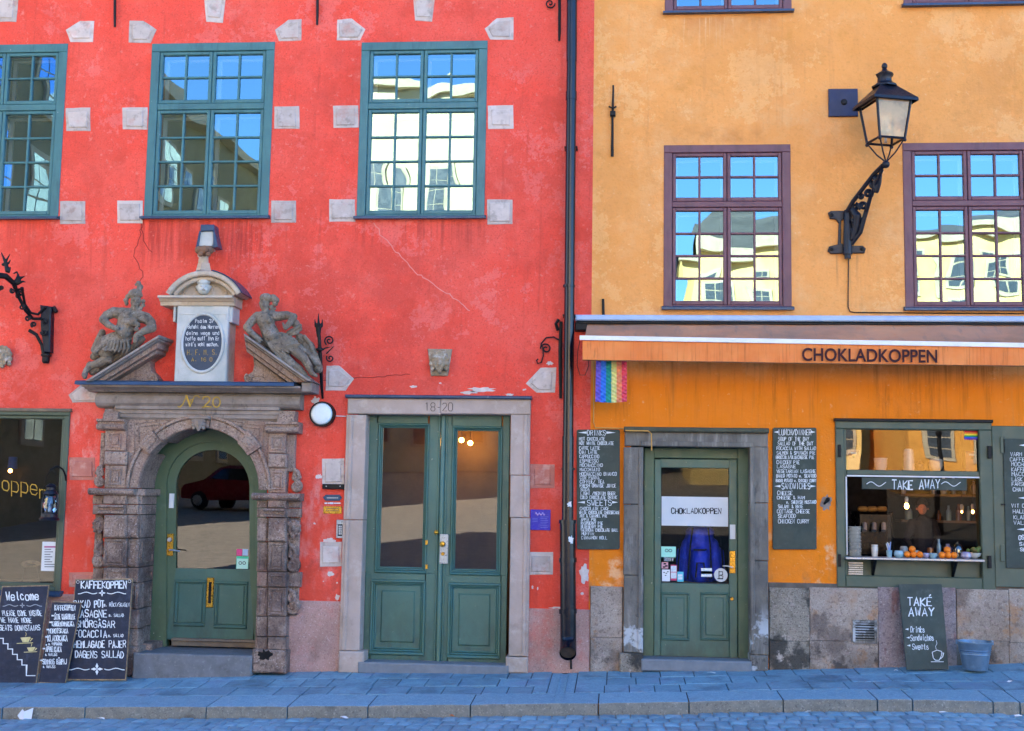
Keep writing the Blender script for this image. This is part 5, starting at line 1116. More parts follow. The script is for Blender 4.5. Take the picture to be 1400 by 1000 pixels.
MB().pbox(997.5, 753.5, 1005.5, 784, d3, d3+.012, .003).build('handle_plate', m_brass, yd); MB().ptube([(1001.5, 776, d3+.01), (1001.5, 776, d3+.06), (994, 774, d3+.06), (988, 774, d3+.055)], [1.2, 1.1, 1.1, .9], 8).build('handle', m_steel, yd)
MB().lathe(w(1001.5, 760, d3+.012), [(0, .015), (.02, .015), (.024, 0), (0, 0)], 14, axis='y').build('lock_cylinder', m_brass, yd); MB().lathe(w(1000.6, 819, d3), [(0, .01), (.016, .01), (.02, 0), (0, 0)], 12, axis='y').build('old_keyhole', m_brass, yd)
MB().pbox(998, 717.5, 1005.5, 737.5, d3, d3+.02, .003).build('name_plate', m_paper, yd)
ps = d3-.024
sgn = MB().pbox(904.5, 679.5, 995.5, 719.5, ps-.004, ps+.001, 0).build('name_sign', m_paper, yd)
lettering('CHOKLADKOPPEN', 918, 986, 702.5, 7.2, 1.15, Flat(ps+.001), m_dark, sgn, jit=.2, off=.001)
ps += .0
def stk(x0, y0, x1, y1, col, name='sticker'): return MB().pbox(x0, y0, x1, y1, ps-.004, ps+.002, 0).build(name, mat('sticker_'+name, col, col, 5, .6, 0), yd)
def dots(pts, r, d, m, par, name='printed_mark'):
    mb = MB()
    for x, y in pts: mb.ribbon([(x-r, y), (x+r, y)], r*1.6, Flat(d), .0015)
    return mb.build(name, m, par)
stk(904, 747.5, 924, 768, 'a8e8d0'); stk(904, 762, 924, 768, '209060'); stk(904.5, 769, 913.5, 777.5, 'd8a0a8'); stk(905, 779, 916, 795, 'e8e8e8'); stk(917, 772.5, 925.5, 794, 'd0486c'); stk(926, 782, 934.5, 795.5, '60c8d8'); stk(959, 778, 973, 788.5, '48c0a8')
s2 = ps+.002
for cx in (911.5, 916.5): MB().ribbon([(cx+2.1*cos(a*.7), 753+1.9*sin(a*.7)) for a in range(10)], .7, Flat(s2), .001).build('printed_owl_eye', m_dark, yd)
lettering('2011', 908, 921, 767, 4, .8, Flat(s2), m_chalk, yd, jit=.1, off=.001); dots([(909, 771), (911, 774), (908, 775.5)], 1.2, s2, m_dark, yd); dots([(908, 783), (911, 784), (910, 787), (913, 782)], .7, s2, m_dark, yd); dots([(921, 776), (921, 780), (921, 785), (921, 789)], 2.6, s2, m_chalk, yd); dots([(930, 787), (930, 791)], 2, s2, m_chalk, yd); dots([(966, 781), (966, 785)], 5, s2, m_chalk, yd)
rd = MB(); c = w(985.5, 786.5, ps+.004); rd.lathe(c, [(0, .004), (.07, .004), (.07, 0), (0, 0)], 24, axis='y'); r_ = rd.build('round_sticker', m_paper, yd)
MB().ribbon([(983, 781), (983, 792)], 1.2, Flat(ps+.009), .001).build('printed_mark', m_dark, yd); MB().ribbon([(983, 782), (988, 782), (988, 786), (983.5, 786.5), (988.5, 788), (988, 791.5), (981, 791.5)], 1.0, Flat(ps+.009), .001).build('printed_mark', m_dark, yd)
# backpack hanging behind the door glass
db = -.50; m_bp = mat('blue_pack_fabric', '1838c8', '1028a0', 5, .6, .3, 30, layers=[dict(c='3058e8', s=8, lo=.5, hi=.7, amt=.5)]); m_str = mat('black_webbing', '0c0c10', '101014', 9, .7, .1)
K = MB(); bp = sculpt('backpack', m_bp, [([(956, 740, db), (957, 785, db)], [21, 20]), ([(957, 728, db+.02)], (20, (1, .8, .55))), ([(940, 745, db), (938, 785, db)], [9, 10]), ([(974, 745, db), (978, 785, db)], [9, 10]), ([(957, 760, db+.12), (957, 784, db+.12)], [13, 14]), ([(932, 755, db-.02), (930, 790, db-.02)], 7), ([(984, 755, db-.02), (986, 790, db-.02)], 6),
      ([(945, 726, db+.08), (969, 726, db+.08)], 5)], None, .012, 2, label='bright blue hiking backpack with black straps standing behind the glass of the green shop door', cat='backpack')
ORG[bp.name] = bp.location.copy()
for pts in ([(947, 722, db+.17), (944, 745, db+.2), (940, 792, db+.22)], [(968, 722, db+.17), (971, 745, db+.2), (973, 792, db+.22)], [(948, 752, db+.22), (966, 752, db+.22)], [(951, 790, db+.26), (953, 770, db+.27), (962, 770, db+.27), (965, 790, db+.26)], [(930, 735, db+.1), (926, 795, db+.1)], [(986, 735, db+.1), (989, 790, db+.1)]): MB().ptube(pts, 1.3, 6).build('strap', m_str, bp)
MB().ptube([(953, 716+2, db), (957, 714, db), (961, 718, db)], 1.6, 6).build('grab_loop', m_str, bp)
shf = MB().pbox(900, 797, 1001, 803, -.7, -.26).build('display_ledge', m_wood, yd)
shf = MB().pbox(896, 630, 1006, 800, -1.05, -1.0).build('curtain', mat('dark_curtain', '24242c', '1c1c20', 3, .9, .3), yd)
# ---------------------------------------------------------------- shop window at the far left
a, b, c, f = SHOPW; F = MB(); t = .06
F.box(a, b, -.02, .12, f-.05, f, .008); F.box(b-t, b, -.019, .12, c, f-.05, .008); F.box(a, b-t, -.019, .12, c, c+.05, .008); sw = F.build('shop_window', m_shopgreen, red)
F = MB(); F.box(a, b-t, .01, .06, f-.085, f-.05, .006); F.box(b-t-.035, b-t, .01, .06, c+.05, f-.085, .006); F.box(a, b-t-.035, .01, .06, c+.05, c+.085, .006); F.build('sash', m_shopgreen, sw)
F = MB(); F.quad((a, .04, c+.05), (b-t-.03, .04, c+.05), (b-t-.03, .04, f-.08), (a, .04, f-.08)); F.build('pane', g_shop, sw)
F = MB(); F.add([(a, -.09, c-.03), (b+.03, -.09, c-.03), (b+.03, .0, c+.01), (a, .0, c+.01), (a, -.09, c-.05), (b+.03, -.09, c-.05), (b+.03, 0, c-.045), (a, 0, c-.045)], [(0, 1, 2, 3), (4, 5, 1, 0), (5, 6, 2, 1), (7, 6, 5, 4)]); F.build('sill', m_sillm, sw)
F = MB(); F.pbox(-170, 557.5, 97, 562, -.02, .04, .006); F.build('cap_moulding', m_wood, sw)
lettering('oppen', 3, 64, 668, 20, 1.2, Flat(-.032), m_gold, sw, jit=.6, dy=14, name='painted_name', label='gold painted shop name curving across the glass')
F = MB(); F.box(a, b, .5, .55, c-.2, f+.2); F.build('dark_curtain', m_dark, sw)
F = MB(); F.pbox(-60, 796, 82, 803, -.5, -.1); F.build('display_ledge', m_wood, sw)
np_ = tag(MB().pbox(57, 741, 79.5, 781, -.036, -.0375).build('notice', m_paper, None), 'pale printed notice taped inside the shop window near the oil lantern', 'notice')
ORG['notice'] = np_.location.copy()
for i in range(9): MB().ribbon([(61, 748+i*3.4), (R.uniform(68, 76), 748+i*3.4)], .9 if i else 2, Flat(-.036), .002).build('printed_line', m_dark if i else mat('pink_print', 'b04878'), np_)
t_ = empty('bread_basket', w(42, 795, -.25), 'shallow wicker basket lying on the ledge behind the shop window', 'basket')
F = MB()
for i in range(6): F.ptube([(42+(13-i)*cos(q*.35), 771+i*.2+(4-i*.4)*sin(q*.35), -.3) for q in range(18)], .9, 5, close=True)
F.build('wicker_ring', m_edge, t_); MB().ptube([(30, 796, -.25), (34, 776, -.3)], .8, 5).build('stand', m_iron, t_); MB().ptube([(54, 796, -.25), (50, 776, -.3)], .8, 5).build('stand', m_iron, t_)
t_ = empty('table_lamp', w(17, 640, -.4), 'small lit lamp with a blue shade inside the shop window', 'lamp'); MB().lathe(w(17, 641, -.4), [(.05, 0), (.045, .13), (0, .13)], 14).build('shade', mat('blue_shade', '2c4c90', '243c78', 5, .6), t_); MB().ball(w(14, 644, -.38), .022).build('bulb', emit('amber_glow', 'ffa040', 9), t_)
# oil lantern on a hook
lc = w(67.5, 708, .16); ol = empty('oil_lantern', lc, 'dark glass oil lantern hanging from a hook on the shop window frame', 'lantern')
z0 = lc.z; X, Y = lc.x, lc.y
MB().lathe((X, Y, z0-.03), [(0, 0), (.10, 0), (.105, .02), (.085, .035), (.085, .07), (.05, .085), (0, .085)], 18).build('fuel_tank', m_bluiron, ol)
MB().lathe((X, Y, z0+.05), [(.05, 0), (.075, .05), (.078, .1), (.06, .16), (.045, .19)], 16).build('glass_globe', glass('lantern_globe', .1, (.6, .7, .85), 0), ol)
MB().lathe((X, Y, z0+.24), [(.055, 0), (.075, .01), (.06, .04), (.045, .05), (.045, .08), (.06, .09), (.02, .12), (0, .12)], 16).build('chimney_cap', m_bluiron, ol)
MB().lathe((X, Y, z0+.06), [(0, 0), (.02, 0), (.018, .05), (.006, .08), (0, .12)], 8).build('burner', m_steel, ol)
for s_ in (-1, 1): MB().tube([(X+s_*.085, Y, z0+.04), (X+s_*.092, Y, z0+.15), (X+s_*.07, Y, z0+.25), (X+s_*.05, Y, z0+.27)], .007, 6).build('side_tube', m_bluiron, ol)
MB().tube([(X+.085*cos(q*pi/10), Y, z0+.25+.25*sin(q*pi/10)) for q in range(11)], .004, 5).build('bail', m_iron, ol)
hk = MB(); hk.ptube([(90, 660, .0), (90, 652, .03), (86, 642, .08), (78, 637, .13), (68, 643, .16)], 1.3, 6); hk.ptube([(90, 665, .0), (90, 640, 0)], 1.2, 6); h_ = hk.build('hook', m_iron, sw)

# ---------------------------------------------------------------- takeaway window
a, b, c, f = TAKE; F = MB(); T = .085; FR = -.03
tk = empty('takeaway_window', ((a+b)/2, FR, c), None, parent=yel)
F.box(a, b, FR, .14, f-.085, f, .008); F.box(a, a+T, FR+.001, .14, c, f-.085, .008); F.box(b-T*1.5, b, FR+.001, .14, c, f-.085, .008); F.box(a+T, b-T*1.5, FR+.001, .14, c, c+.12, .01); F.build('frame', m_shopgreen, tk)
MB().pbox(1141, 573, 1358, 577, -.02, .06, .005).build('cap_moulding', m_iron, tk)
g1 = wrect(1157, 588, 1338.5, 643.5, .0); g2 = wrect(1157, 650.5, 1339, 788, .0)
F = MB(); F.box(a+T, b-T*1.5, .0, .06, g1[3], f-.085, .005); F.box(a+T, g1[0], .001, .06, c+.12, g1[3], .005); F.box(g1[1], b-T*1.5, .001, .06, c+.12, g1[3], .005); F.box(g1[0], g1[1], -.005, .06, g2[3], g1[2], .006); F.build('sash', m_shopgreen, tk)
MB().box(g1[0], g1[1], -.012, -.006, g2[3]-.018, g2[3]-.002).build('white_track', m_white, tk)
MB().box(g2[0]-.002, g2[0]+.012, -.004, .05, g2[2]+.2, g2[3]-.02).build('white_track', m_white, tk)
MB().quad((g1[0], .03, g1[2]), (g1[1], .03, g1[2]), (g1[1], .03, g1[3]), (g1[0], .03, g1[3])).build('pane', glass('takeaway_glass', .03, (.75, .78, .78), .25, 1.2), tk)
xm = w(1214, 700, -.03).x
MB().quad((xm, .06, g2[2]+.1), (g2[1], .06, g2[2]+.1), (g2[1], .06, g2[3]), (xm, .06, g2[3])).build('sliding_pane', glass('sliding_glass', .0, (.8, .82, .85), .05, 1, ior=1.22), tk)
MB().box(g2[0]-.02, g2[1]+.02, .04, .10, g2[2]-.05, w(1200, 766, .0).z).build('lower_panel', m_shopgreen, tk)
# counter with brackets
ca, cb = w(1156.5, 764, .14).x, w(1345.5, 766, .14).x; zt0 = w(1250, 763.5, .14).z
cn = MB().box(ca, cb, -.16, .16, zt0-.022, zt0, .004).build('counter', m_steel, tk)
for px in (1196, 1306):
    x = w(px, 775, .08).x; MB().add([(x-.012, -.14, zt0-.024), (x-.012, .03, zt0-.024), (x-.012, .03, zt0-.2), (x+.012, -.14, zt0-.024), (x+.012, .03, zt0-.024), (x+.012, .03, zt0-.2)], [(0, 1, 2), (3, 5, 4), (0, 3, 4, 1), (1, 4, 5, 2), (2, 5, 3, 0)]).build('bracket', m_iron, tk)
for i in range(6): MB().pbox(1160, 769+i*3, 1180, 771+i*3, -.05, -.03, .002).build('vent_slat', m_steel, tk)
for y0 in (608, 758):
    MB().pbox(1146, y0, 1150, y0+17, .02, .05, .004).build('hinge', m_iron, tk); MB().pbox(1351, y0+2, 1356, y0+19, .02, .06, .004).build('hinge', m_iron, tk)
# sign in the opening
fs = .0
sg = tag(MB().pbox(1178.5, 654, 1322, 670, .0, .012, .002).build('takeaway_sign', m_boardg, None), 'long grey sign reading TAKE AWAY hung across the serving window', 'sign'); ORG[sg.name] = sg.location.copy()
lettering('TAKE AWAY', 1220, 1285, 668.5, 12, 1.5, Flat(.012), m_chalk, sg, jit=.4)
for x0 in (1185, 1287): MB().ribbon([(x0+i*2, 662-3*sin(i*.55)) for i in range(14)], .9, Flat(.012)).build('painted_wave', m_chalk, sg)
# room behind: shelf, machines, bulbs
rm = MB(); rm.box(a-.3, b+.6, 1.6, 1.65, c-.6, f+.3); rm.build('back_wall', mat('bar_wall', '1c1816', '141210', 3, .8, .2), tk)
z1_ = w(1240, 644, -.1).z
MB().box(a+.02, b-.02, .07, .30, z1_-.02, z1_).build('upper_shelf', m_shopgreen, tk)
m_cer = mat('white_ceramic', 'dcd8cc', 'ccc8bc', 3, .25, 0, spec=.7); m_pinkw = mat('pink_tin', '9c6c60', '8c5c52', 5, .6, .1); m_blk = mat('black_iron_pot', '141414', '0e0e0e', 5, .4, .1)
def onshelf(name, px, d, z, prof, m, label, cat='crockery', group='crockery on the upper shelf', n=20, extra=None):
    p = w(px, 640, d); o = MB().lathe((p.x, p.y, z), prof, n).build(name, m, None, smooth='auto'); tag(o, label, cat, group); ORG[o.name] = o.location.copy(); return o
Z = z1_; d_ = -.17
for px, lab in ((1166, 'left'), (1327, 'right')):
    p = w(px, 640, d_); o = MB().box(p.x-.065, p.x+.065, p.y-.06, p.y+.06, Z, Z+.21, .006).build('tin_canister', m_pinkw, None); tag(o, 'pinkish tin canister at the %s end of the upper shelf' % lab, 'canister', 'tin canisters'); ORG[o.name] = o.location.copy()
    MB().lathe((p.x, p.y-.062, Z+.14), [(0, .004), (.014, .004), (.014, 0)], 12, axis='y').build('round_knob', m_blk, o); MB().box(p.x-.03, p.x+.03, p.y-.063, p.y-.06, Z+.165, Z+.185).build('label_plate', m_paper, o)
onshelf('ceramic_pot', 1204, d_, Z, [(.05, 0), (.062, .04), (.066, .09), (.072, .13), (.06, .132), (0, .125)], m_cer, 'cream ceramic pot second from the left on the upper shelf')
onshelf('cup_stack', 1242.5, d_, Z, [(.055, 0), (.058, .03), (.055, .06), (.058, .062), (.052, .11), (.056, .112), (.05, .16), (.054, .162), (.046, .22), (.03, .23), (0, .23)], m_cer, 'tall stack of white bowls in the middle of the upper shelf')
onshelf('teapot', 1258, d_, Z, [(.04, 0), (.055, .03), (.05, .07), (.02, .09), (.015, .11), (0, .115)], m_blk, 'small black teapot right of the white bowl stack')
onshelf('soup_tureen', 1279.5, d_, Z, [(.035, 0), (.06, .03), (.07, .06), (.068, .09), (.074, .1), (.06, .125), (0, .14)], m_cer, 'round white soup tureen right of the teapot on the upper shelf')
for px in (1187, 1222, 1258, 1300):
    p = w(px, 644, -.1); pass
# things on the counter
def ctop(px, d, y=766): p = w(px, y, d); return Vector((p.x, -d, zt0))
m_or = mat('orange_peel', 'f08414', 'e87408', 8, .5, .3, 200)
base = None
def orange(px, row, d, lab):
    p = ctop(px, d); r = .034; z = zt0+r+row*.052
    o = MB().ball((p.x, p.y, z), r, 14, 10).build('orange', m_or, None, smooth=True); tag(o, lab, 'orange', 'oranges on the counter'); ORG[o.name] = o.location.copy(); MB().lathe((p.x+.005, p.y-.012, z+.031), [(.006, 0), (.003, .004), (0, .004)], 6).build('stem_scar', m_dgreen, o)
for i, (px, row, lab) in enumerate([(1240.5, 0, 'left orange at the bottom of the left pile'), (1249, 0, 'middle orange at the bottom of the left pile'), (1257.5, 0, 'right orange at the bottom of the left pile'), (1247.5, 1, 'orange on top of the left pile'), (1288, 0, 'left orange at the bottom of the right pile'), (1296.5, 0, 'middle orange at the bottom of the right pile'), (1304.5, 0, 'right orange at the bottom of the right pile'), (1295.5, 1, 'orange on top of the right pile')]):
    orange(px, row, .06 if row == 0 else .035, lab)
m_bg = mat('blue_glass_dish', '8cacb4', '7c9ca8', 5, .1, 0, spec=.8); m_vg = mat('violet_glass_dish', '8880a0', 'a49cb4', 5, .1, 0, spec=.8)
def oncounter(name, px, d, prof, m, label, cat, z=0, n=18):
    p = ctop(px, d); o = MB().lathe((p.x, p.y, zt0+z), prof, n).build(name, m, None, smooth='auto'); tag(o, label, cat); ORG[o.name] = o.location.copy(); return o
oncounter('glass_bowl', 1229, .04, [(.03, 0), (.048, .02), (.05, .045), (.04, .07), (.034, .07), (.042, .045), (.03, .01), (0, .008)], m_bg, 'blue green glass bowl left of the left pile of oranges', 'bowl')
oncounter('candle_glass', 1321, .06, [(.03, 0), (.052, .025), (.05, .055), (.03, .07), (.026, .065), (.04, .05), (.03, .01), (0, .01)], m_vg, 'violet glass candle holder right of the right pile of oranges', 'candle holder')
oncounter('glass_bowl', 1266, .02, [(.025, 0), (.04, .02), (.04, .04), (.035, .05), (0, .02)], m_vg, 'small violet glass dish between the two orange piles', 'bowl'); oncounter('glass_bowl', 1276, .04, [(.028, 0), (.04, .025), (.042, .05), (.036, .052), (0, .02)], m_bg, 'small blue glass dish just left of the right orange pile', 'bowl')
sb_ = oncounter('salad_bowl', 1331, -.04, [(.03, 0), (.07, .03), (.082, .06), (.078, .06), (0, .03)], m_cer, 'wide white salad bowl at the right end of the counter', 'bowl')
sculpt('salad', mat('mixed_salad', '6c5c2c', '4c6c28', 30, .7, .4), [([(1331+R.uniform(-8, 8), 752+R.uniform(-2, 2), .0+R.uniform(0, .06))], R.uniform(2, 3.4)) for i in range(16)], sb_, .006, 0)
oncounter('salad_bowl', 1300, -.06, [(.03, 0), (.06, .03), (.074, .05), (.07, .05), (0, .03)], m_cer, 'white bowl behind the right orange pile', 'bowl')
# stacked cups, cutlery cup
tp = ctop(1169, .0); stk_ = empty('plate_stack', tp, 'tall stack of white plates at the left end of the counter', 'plates')
for i in range(22): MB().lathe((tp.x+R.uniform(-.003, .003), tp.y, zt0+i*.0138), [(.03, 0), (.058, .005), (.066, .012), (.06, .0125), (0, .006)], 18).build('plate', m_cer, stk_)
cp = ctop(1216, .03); cc = tag(MB().lathe(cp, [(.024, 0), (.03, .07), (.027, .07), (.02, .005)], 14).build('cutlery_cup', m_bg, None), 'cup of napkins and straws on the counter beside the plates', 'cup'); ORG[cc.name] = cc.location.copy()
for i in range(7): a_ = R.uniform(-.25, .15); MB().tube([(cp.x+R.uniform(-.015, .015), cp.y+R.uniform(-.01, .01), zt0+.02), (cp.x+a_*.18, cp.y+R.uniform(-.02, .02), zt0+R.uniform(.12, .16))], .005, 5).build('straw', m_cer if i % 2 else mat('blue_straw', '88a0d0'), cc)
# more crockery and jars behind the counter
for px, d, prof, m, lab, nm, ct in [(1196, -.12, [(.03, 0), (.036, .09), (.03, .1), (.034, .102), (.034, .12), (0, .12)], m_cer, 'white paper cup tower behind the cutlery cup', 'paper_cup', 'cup'), (1310, -.1, [(.05, 0), (.055, .01), (.055, .09), (.04, .13), (.01, .15), (.012, .165), (0, .17)], glass('cake_dome_glass', .12, (.8, .84, .86), 0), 'clear glass cake dome behind the right orange pile', 'cake_dome', 'cake dome'),
      (1284, -.12, [(.02, 0), (.022, .12), (.012, .15), (.012, .19), (0, .19)], m_bg, 'blue glass bottle behind the small dishes', 'bottle', 'bottle'), (1272, -.14, [(.03, 0), (.034, .08), (.03, .1), (0, .1)], mat('amber_jar', '9c5c20', '7c4418', 5, .15, 0, spec=.8), 'amber jar behind the blue dish', 'jar', 'jar'), (1236, -.14, [(.03, 0), (.038, .03), (.04, .09), (.03, .11), (0, .11)], m_cer, 'white mug behind the left orange pile', 'mug', 'mug'),
      (1338, -.14, [(.02, 0), (.024, .14), (.01, .18), (.01, .22), (0, .22)], mat('green_bottle', '24502c', '1c4024', 5, .12, 0, spec=.8), 'dark green bottle at the right end behind the counter', 'bottle', 'bottle'), (1252, -.16, [(.035, 0), (.035, .07), (0, .07)], m_steel, 'steel tin behind the left orange pile', 'tin', 'tin'), (1296, -.2, [(.04, 0), (.04, .1), (.02, .12), (.02, .14), (0, .14)], m_vg, 'violet glass jar behind the right orange pile', 'jar', 'jar')]:
    oncounter(nm, px, d, prof, m, lab, ct)
bsh = MB(); bsh.pbox(1232, 712, 1345, 715, -1.45, -1.15); bsh.pbox(1232, 676, 1345, 679, -1.45, -1.15); bsh.build('back_shelf', m_wood, tk)
for i in range(16):
    px = 1236+i*6.8; row = i % 2; p = w(px, 712 if row else 676, -1.3); r_ = R.uniform(.022, .04); h_ = R.uniform(.1, .2)
    if 1248 < px < 1276: continue
    o = MB().lathe((p.x, p.y, p.z), [(r_, 0), (r_*1.05, h_*.6), (r_*.5, h_*.8), (r_*.45, h_), (0, h_)], 12).build('shelf_bottle', [m_cer, m_bg, m_steel, bpy.data.materials['amber_jar']][i % 4], None); tag(o, 'dim bottle on the dark back shelves of the serving window', 'bottle', 'bottles on the back shelves'); ORG[o.name] = o.location.copy()
# hanging bulbs
for px, py, rr, st, lab in ((1239.5, 692, .022, 22, 'large'), (1315, 700, .010, 7, 'small'), (1330, 700, .014, 9, 'medium')):
    d0 = -.35 if px < 1300 else -.9; p = w(px, py, d0); t_ = empty('hanging_bulb', p, '%s lit filament bulb hanging %s in the serving window' % (lab, 'below the TAKE AWAY sign' if px < 1300 else 'in the dark background at right'), 'lamp', 'bulbs in the serving window')
    MB().ball(p, rr, 12, 8, (1, 1, 1.35)).build('bulb', emit('filament_glow', 'ffa84c', st), t_); MB().lathe(p+Vector((0, 0, rr*1.2)), [(.016, 0), (.02, .05), (.012, .07), (0, .07)], 12).build('socket', m_white, t_); MB().tube([p+Vector((0, 0, rr*1.2+.07)), p+Vector((0, 0, 1.0))], .004, 5).build('cord', m_iron, t_)
# espresso machine and bread shelf inside
em = empty('coffee_machine', w(1198, 760, -.8), 'dark steel coffee machine at the left inside the serving window', 'coffee machine')
MB().pbox(1172, 700, 1222, 762, -1.1, -.75, .03).build('housing', mat('black_steel', '1c1c20', '141418', 5, .2, .05, metal=.6), em)
for i in range(3): MB().ptube([(1182+i*13, 716, -.72), (1182+i*13, 726, -.66)], 3.2, 10).build('group_head', m_steel, em)
bs = empty('bread_tray', w(1192, 700, -1), 'tray of pale loaves on a shelf in the dark left part of the serving window', 'bread'); MB().pbox(1170, 700, 1212, 703, -1.2, -.9).build('tray', m_wood, bs)
for i in range(3): sculpt('loaf', mat('bread_crust', 'a08450', '8c6c3c', 9, .8, .3), [([(1176+i*13, 696, -1), (1183+i*13, 696, -1)], 4)], bs, .01, 1)
# shop assistant's dark jacket shapes are the reflections of passers-by; rainbow sticker
rs = MB()
rb = ['d02020', 'e88020', 'e8d830', '209040', '2850c0', '602890']
sk = tag(MB().pbox(1318.5, 589.5, 1337, 601.5, -.028, -.026).build('rainbow_sticker', m_paper, None), 'small rainbow flag sticker in the top right of the takeaway window', 'sticker'); ORG[sk.name] = sk.location.copy()
for i, cc_ in enumerate(rb): MB().pbox(1318.5, 589.5+i*2, 1337, 591.5+i*2, -.026, -.025).build('stripe', mat('rainbow_'+str(i), cc_, cc_, 5, .6, 0), sk)
# open shutter with its own menu
sh_ = MB().pbox(1358.5, 583, 1470, 804, .0, .04, .006).build('shutter', m_shopgreen, yel); ORG[sh_.name] = ORG[yel.name] + sh_.location
for y0 in (597, 745): MB().pbox(1368, y0, 1374, y0+23, .04, .055, .004).build('strap_hinge', m_shopgreen, sh_)
MB().pbox(1369.5, 689, 1375, 691, .04, .06).build('latch', m_iron, sh_)
mb3 = tag(MB().pbox(1373.5, 600.5, 1460, 778, .04, .055, .004).build('menu_board', m_boardg, None), 'grey menu board on the open shutter at the right edge of the photo', 'menu board', 'menu boards on the ochre house'); ORG[mb3.name] = mb3.location.copy()
P3 = Flat(.055)
for s_, x0, x1, y in (('VARM CHOKLAD', 1381.5, 1430, 624), ('CAFFE LATTE', 1381, 1426, 631), ('MOCHACCINO', 1383, 1425, 637.5), ('KAFFE / TE', 1383, 1422, 644.5), ('MACCHIATO', 1383.5, 1424, 651), ('LÄSK / VATTEN', 1383.5, 1432, 658), ('FÄRSK JUICE', 1383.5, 1426, 664.5), ('CHAI LATTE', 1385, 1424, 672),
      ('VIT CHOKLADKAKA', 1383, 1437, 694), ('HALLONPAJ', 1385, 1424, 702), ('KLADDKAKA', 1386, 1424, 710), ('VALRHONA', 1386, 1424, 717.5)): lettering(s_, x0, x1, y, 5, .65, P3, m_chalk, mb3, jit=.2)
lettering('OST & SKINKA', 1393, 1440, 738, 6, 1, P3, m_chalk, mb3); lettering('SALAMI', 1394, 1420, 746, 4.5, .8, P3, m_chalk, mb3); lettering('SKALDJUR', 1395, 1428, 754, 4.5, .8, P3, m_chalk, mb3)
def arrow(x0, x1, y, pl, par, h=2.2, m=None):
    mb = MB(); a_, b_, c_ = pl.at(x0, y, .002), pl.at(x1, y-h, .002), pl.at(x1, y+h, .002); mb.add([a_, b_, c_], [(0, 1, 2)]); mb.build('painted_arrow', m or m_chalk, par)
arrow(1393, 1405, 609, P3, mb3); arrow(1392, 1406, 681, P3, mb3); arrow(1390, 1404, 724, P3, mb3)
# two wall menus
def menu(x0, x1, y0, y1, label):
    P = []; r = 2.5
    for cx, cy, a0_ in ((x1-r, y0+r, 0), (x0+r, y0+r, 1), (x0+r, y1-r, 2), (x1-r, y1-r, 3)):
        for k in range(4): a_ = pi/2*a0_+pi/2*k/3; P.append((cx+r*cos(a_), cy-r*sin(a_)))
    o = MB().prism(P, .002, .025, .003).build('menu_board', m_boardg, None); tag(o, label, 'menu board', 'menu boards on the ochre house'); ORG[o.name] = o.location.copy(); return o
mL = menu(788.5, 847.5, 587.5, 751.5, 'green grey DRINKS and SWEETS menu board beside the downpipe'); mR = menu(1056.5, 1116.5, 585, 751.5, 'green grey LUNCH/DINNER and SANDWICHES menu board right of the shop door')
PM = Flat(.025)
def lines(par, T, h=4.4, wd_=.62):
    for t in T:
        s_, x0, x1, y = t[:4]; hh = t[4] if len(t) > 4 else h; lettering(s_, x0, x1, y, hh, wd_*(1.25 if hh > 6 else 1), PM, m_chalk, par, jit=.2)
lines(mL, [('DRINKS', 803, 828, 595.5, 7), ('HOT CHOCOLATE', 792, 827, 602.5), ('HOT WHITE CHOCOLATE', 792, 839, 608.5), ('CAFFE LATTE', 792, 820, 615), ('CHAI LATTE', 792, 816.5, 620.5), ('CAPPUCCINO', 792.5, 819, 626.5), ('ESPRESSO', 793, 818, 632.5), ('MOCHACCINO', 793, 824, 638.5), ('MACCHIATO', 793, 820, 644.5),
   ('MOCHACCINO BIANCO', 792.5, 843, 650.5), ('CON PANNA', 793, 819.5, 655.5), ('COFFEE/ TEA', 793, 826, 661), ('FRESH ORANGE JUICE', 793, 842, 666.5), ('SODA', 794, 806, 671.5), ('LIGHT /MEDIUM BEER', 794, 841, 677), ('COLD CHOCOLATE DRINK', 793.5, 843.5, 682.5), ('SWEETS', 803, 836, 691.5, 7.6),
   ('CHOCOLATE CAKE', 793, 832.5, 697.8), ('WHITE CHOCOLATE CHEESECAKE', 792, 847, 703, 4), ('NUT & CARAMEL PIE', 793, 830, 707.5, 4), ('APPLE PIE', 794.5, 815, 712.5, 4), ('RASPBERRY PIE', 794.5, 824, 717.5, 4), ('BLUEBERRY PIE', 794.5, 824, 722.3, 4), ('VALRHONA CHOCOLATE BALL', 794, 845, 727, 4), ('MUFFIN', 795.5, 812, 732, 4), ('CINNAMON ROLL', 795, 830, 737.5, 4)])
arrow(790.5, 802, 591.7, PM, mL, -1.6); arrow(842, 829, 591.7, PM, mL, 1.6); arrow(789.5, 799.5, 687, PM, mL, -1.6); arrow(845, 837, 687, PM, mL, 1.6)
